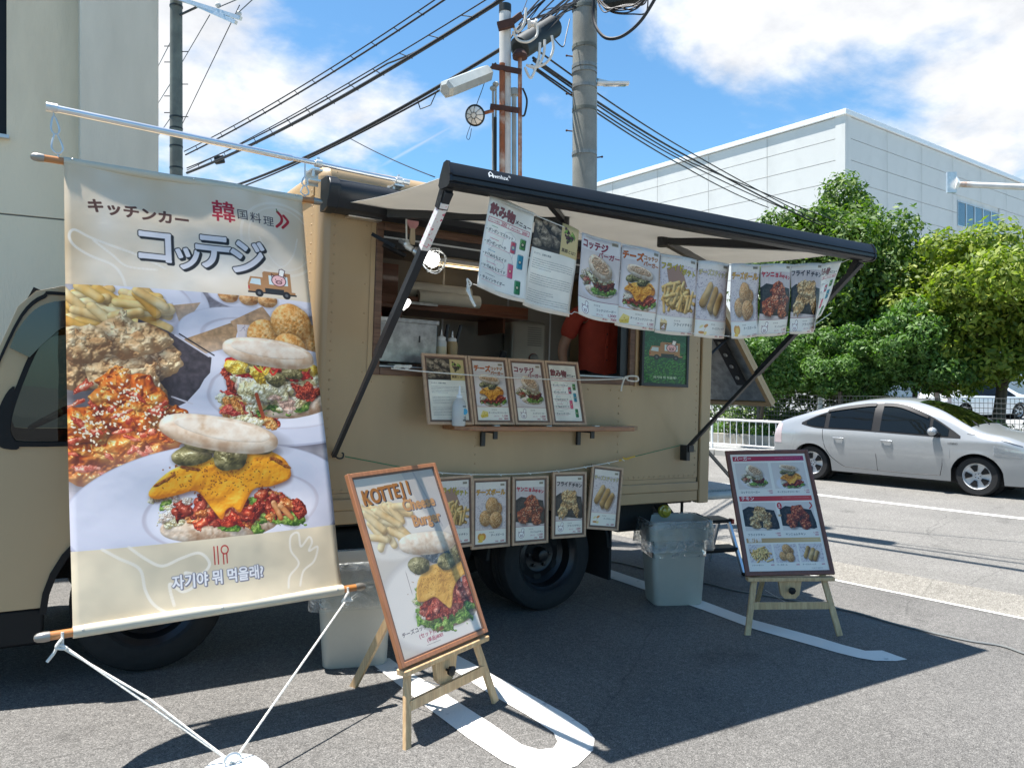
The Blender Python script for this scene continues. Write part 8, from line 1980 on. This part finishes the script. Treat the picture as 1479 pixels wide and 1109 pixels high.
# ------------------------------------------------------------------ people inside
def skin_obj(name, joints, edges, m, parent=None, sub=2, root=0):
    me = bpy.data.meshes.new(name); me.from_pydata([j[0] for j in joints], edges, []); o = bpy.data.objects.new(name, me); COL.objects.link(o)
    o.modifiers.new('skin', 'SKIN')
    if not me.skin_vertices:
        import bmesh as _b
        bm_ = _b.new(); bm_.from_mesh(me); bm_.verts.layers.skin.verify(); bm_.to_mesh(me); bm_.free()
    sv = me.skin_vertices[0].data
    for i, j in enumerate(joints):
        r_ = j[1]; sv[i].radius = r_ if isinstance(r_, tuple) else (r_, r_); sv[i].use_root = (i == root)
    o.modifiers.new('sub', 'SUBSURF').levels = sub; o.modifiers['sub'].render_levels = sub
    dg = bpy.context.evaluated_depsgraph_get(); nm = bpy.data.meshes.new_from_object(o.evaluated_get(dg)); bpy.data.objects.remove(o)
    nm.materials.clear(); nm.materials.append(m); nm.name = name; nm.polygons.foreach_set('use_smooth', [True]*len(nm.polygons))
    o = bpy.data.objects.new(name, nm); COL.objects.link(o)
    if parent: o.parent = parent
    return o
def make_person(label, M, pose):
    """1.70 m tall, faces -y; pose gives the two elbow and wrist points"""
    t = thing('person', label, 'person', M=M)
    (lel, lwr), (rel, rwr) = pose
    J = [((0, 0, .93), (.15, .11)), ((0, 0, 1.10), (.13, .10)), ((0, .01, 1.28), (.155, .11)), ((0, .01, 1.40), (.10, .075)), ((0, 0, 1.47), (.055, .055)), ((0, -.01, 1.54), (.062, .07)), ((0, -.015, 1.62), (.078, .095)), ((0, 0, 1.69), (.055, .07)),
         ((-.19, .01, 1.385), .055), (lel, .042), (lwr, .028), ((.19, .01, 1.385), .055), (rel, .042), (rwr, .028),
         ((-.10, 0, .86), .088), ((-.11, -.01, .48), .058), ((-.11, .01, .08), .040), ((-.11, -.13, .03), .034), ((.10, 0, .86), .088), ((.11, -.01, .48), .058), ((.11, .01, .08), .040), ((.11, -.13, .03), .034)]
    E = [(0, 1), (1, 2), (2, 3), (3, 4), (4, 5), (5, 6), (6, 7), (3, 8), (8, 9), (9, 10), (3, 11), (11, 12), (12, 13), (0, 14), (14, 15), (15, 16), (16, 17), (0, 18), (18, 19), (19, 20), (20, 21)]
    body = skin_obj('body', J, E, SKIN, t)
    # shirt with short sleeves, trousers
    def mid(a, c, f): return tuple(a[i]+(c[i]-a[i])*f for i in range(3))
    S = [((0, 0, .74), (.20, .15)), ((0, 0, .88), (.19, .142)), ((0, 0, 1.06), (.168, .128)), ((0, .01, 1.27), (.188, .135)), ((0, .01, 1.40), (.12, .09)), ((0, .0, 1.445), (.072, .07)), ((-.19, .01, 1.39), .078), (mid((-.19, .01, 1.385), lel, .75), .074), ((.19, .01, 1.39), .078), (mid((.19, .01, 1.385), rel, .75), .074)]
    skin_obj('shirt', S, [(0, 1), (1, 2), (2, 3), (3, 4), (4, 5), (4, 6), (6, 7), (4, 8), (8, 9)], RED, t)
    T = [((0, 0, .93), (.165, .125)), ((-.10, 0, .85), .105), ((-.11, -.01, .48), .075), ((-.11, .01, .10), .062), ((.10, 0, .85), .105), ((.11, -.01, .48), .075), ((.11, .01, .10), .062)]
    skin_obj('trousers', T, [(0, 1), (1, 2), (2, 3), (0, 4), (4, 5), (5, 6)], JEANS, t)
    part('placket', MB().box((-.012, -.141, .98), (.012, -.132, 1.36)).mesh('placket', RED), t)
    for k in range(4): part('button', MB().ball((0, -.144, 1.02+k*.1), .006, 8).mesh('button', CARDK), t)
    for sg in (-1, 1): part('collar', MB().prism([(0, 0), (.07, .015), (.05, -.05)], -.004, .004, Tr(0, -.075, 1.44) @ Matrix.Diagonal((sg, 1, 1, 1)) @ Rx(PI/2-.5)).mesh('collar', RED), t)
    # hair, face
    hr = MB().ball((0, .015, 1.66), .098, 20, (.92, 1.08, .95)); me = hr.mesh('hair', HAIR, 80)
    for v in me.vertices:
        if v.co.y < -.055 and v.co.z < 1.68: v.co.y = -.05
        v.co += Vector((mnoise.noise(v.co*40), mnoise.noise(v.co*41), mnoise.noise(v.co*39)))*.006
    part('hair', me, t)
    EW = mat('eye_white', (.7, .7, .68), .3) if 'eye_white' not in bpy.data.materials else bpy.data.materials['eye_white']
    for sg in (-1, 1):
        e = part('eye', MB().ball((sg*.032, -.098, 1.605), .013, 10, (1.2, .6, .6)).mesh('eye', EW), t); part('iris', MB().ball((sg*.032, -.105, 1.605), .006, 8).mesh('iris', HAIR), e)
        part('ear', MB().ball((sg*.082, .0, 1.60), .026, 10, (.4, .7, 1.1)).mesh('ear', SKIN), t); part('eyebrow', MB().tube([(sg*.018, -.106, 1.628), (sg*.05, -.098, 1.630)], .004, 6).mesh('eyebrow', HAIR), t)
    part('nose', MB().ball((0, -.113, 1.575), .014, 10, (.8, .9, 1.5)).mesh('nose', SKIN), t); part('mouth', MB().tube([(-.022, -.100, 1.535), (0, -.105, 1.533), (.022, -.100, 1.535)], .005, 6).mesh('mouth', mat('lips', (.30, .10, .08), .5) if 'lips' not in bpy.data.materials else bpy.data.materials['lips']), t)
    # hands: palm and five fingers on each
    for (el, wr) in ((lel, lwr), (rel, rwr)):
        w = Vector(wr); d = (w-Vector(el)).normalized(); up = Vector((0, 0, 1)); sd = d.cross(up).normalized(); n = sd.cross(d)
        sgn = 1 if w.x < 0 else -1
        b_j = [(tuple(w-d*.02), .026), (tuple(w+d*.03), (.032, .018)), (tuple(w+d*.085), (.040, .016))]
        skin_obj('hand', b_j, [(0, 1), (1, 2)], SKIN, t)
        for k, (o_, L_) in enumerate(((-.030, .062), (-.010, .072), (.011, .068), (.030, .052))):
            a0 = w+d*.075+sd*o_; a1 = a0+d*L_*.45-n*.008; a2 = a1+d*L_*.32-n*.018; a3 = a2+d*L_*.2-n*.02
            skin_obj('finger', [(tuple(a0), .0095), (tuple(a1), .009), (tuple(a2), .008), (tuple(a3), .0065)], [(0, 1), (1, 2), (2, 3)], SKIN, t, 1)
        a0 = w+d*.02+sd*sgn*-.022*-1; a1 = a0+sd*sgn*.030+d*.025-n*.006; a2 = a1+sd*sgn*.010+d*.03-n*.012
        skin_obj('thumb', [(tuple(a0), .012), (tuple(a1), .0105), (tuple(a2), .008)], [(0, 1), (1, 2)], SKIN, t, 1)
    return t
qv = vany(864, 520, 4.72)
make_person('person in a red short sleeved shirt inside the hatch, head behind the hanging sheets', TM @ Tr(qv.x, 4.72, .76) @ Rz(-.2) @ Matrix.Diagonal((1, 1, 1, 1)), (((-.29, .06, 1.10), (-.30, -.04, .84)), ((.29, .0, 1.12), (.16, -.22, 1.02))))
qv = vany(566, 450, 4.85)
make_person('person in a red shirt mostly hidden behind the left edge of the hatch', TM @ Tr(qv.x-.24, 4.85, .76) @ Rz(.9), (((-.30, -.04, 1.13), (-.14, -.26, 1.0)), ((.27, -.06, 1.12), (.16, -.30, .98))))
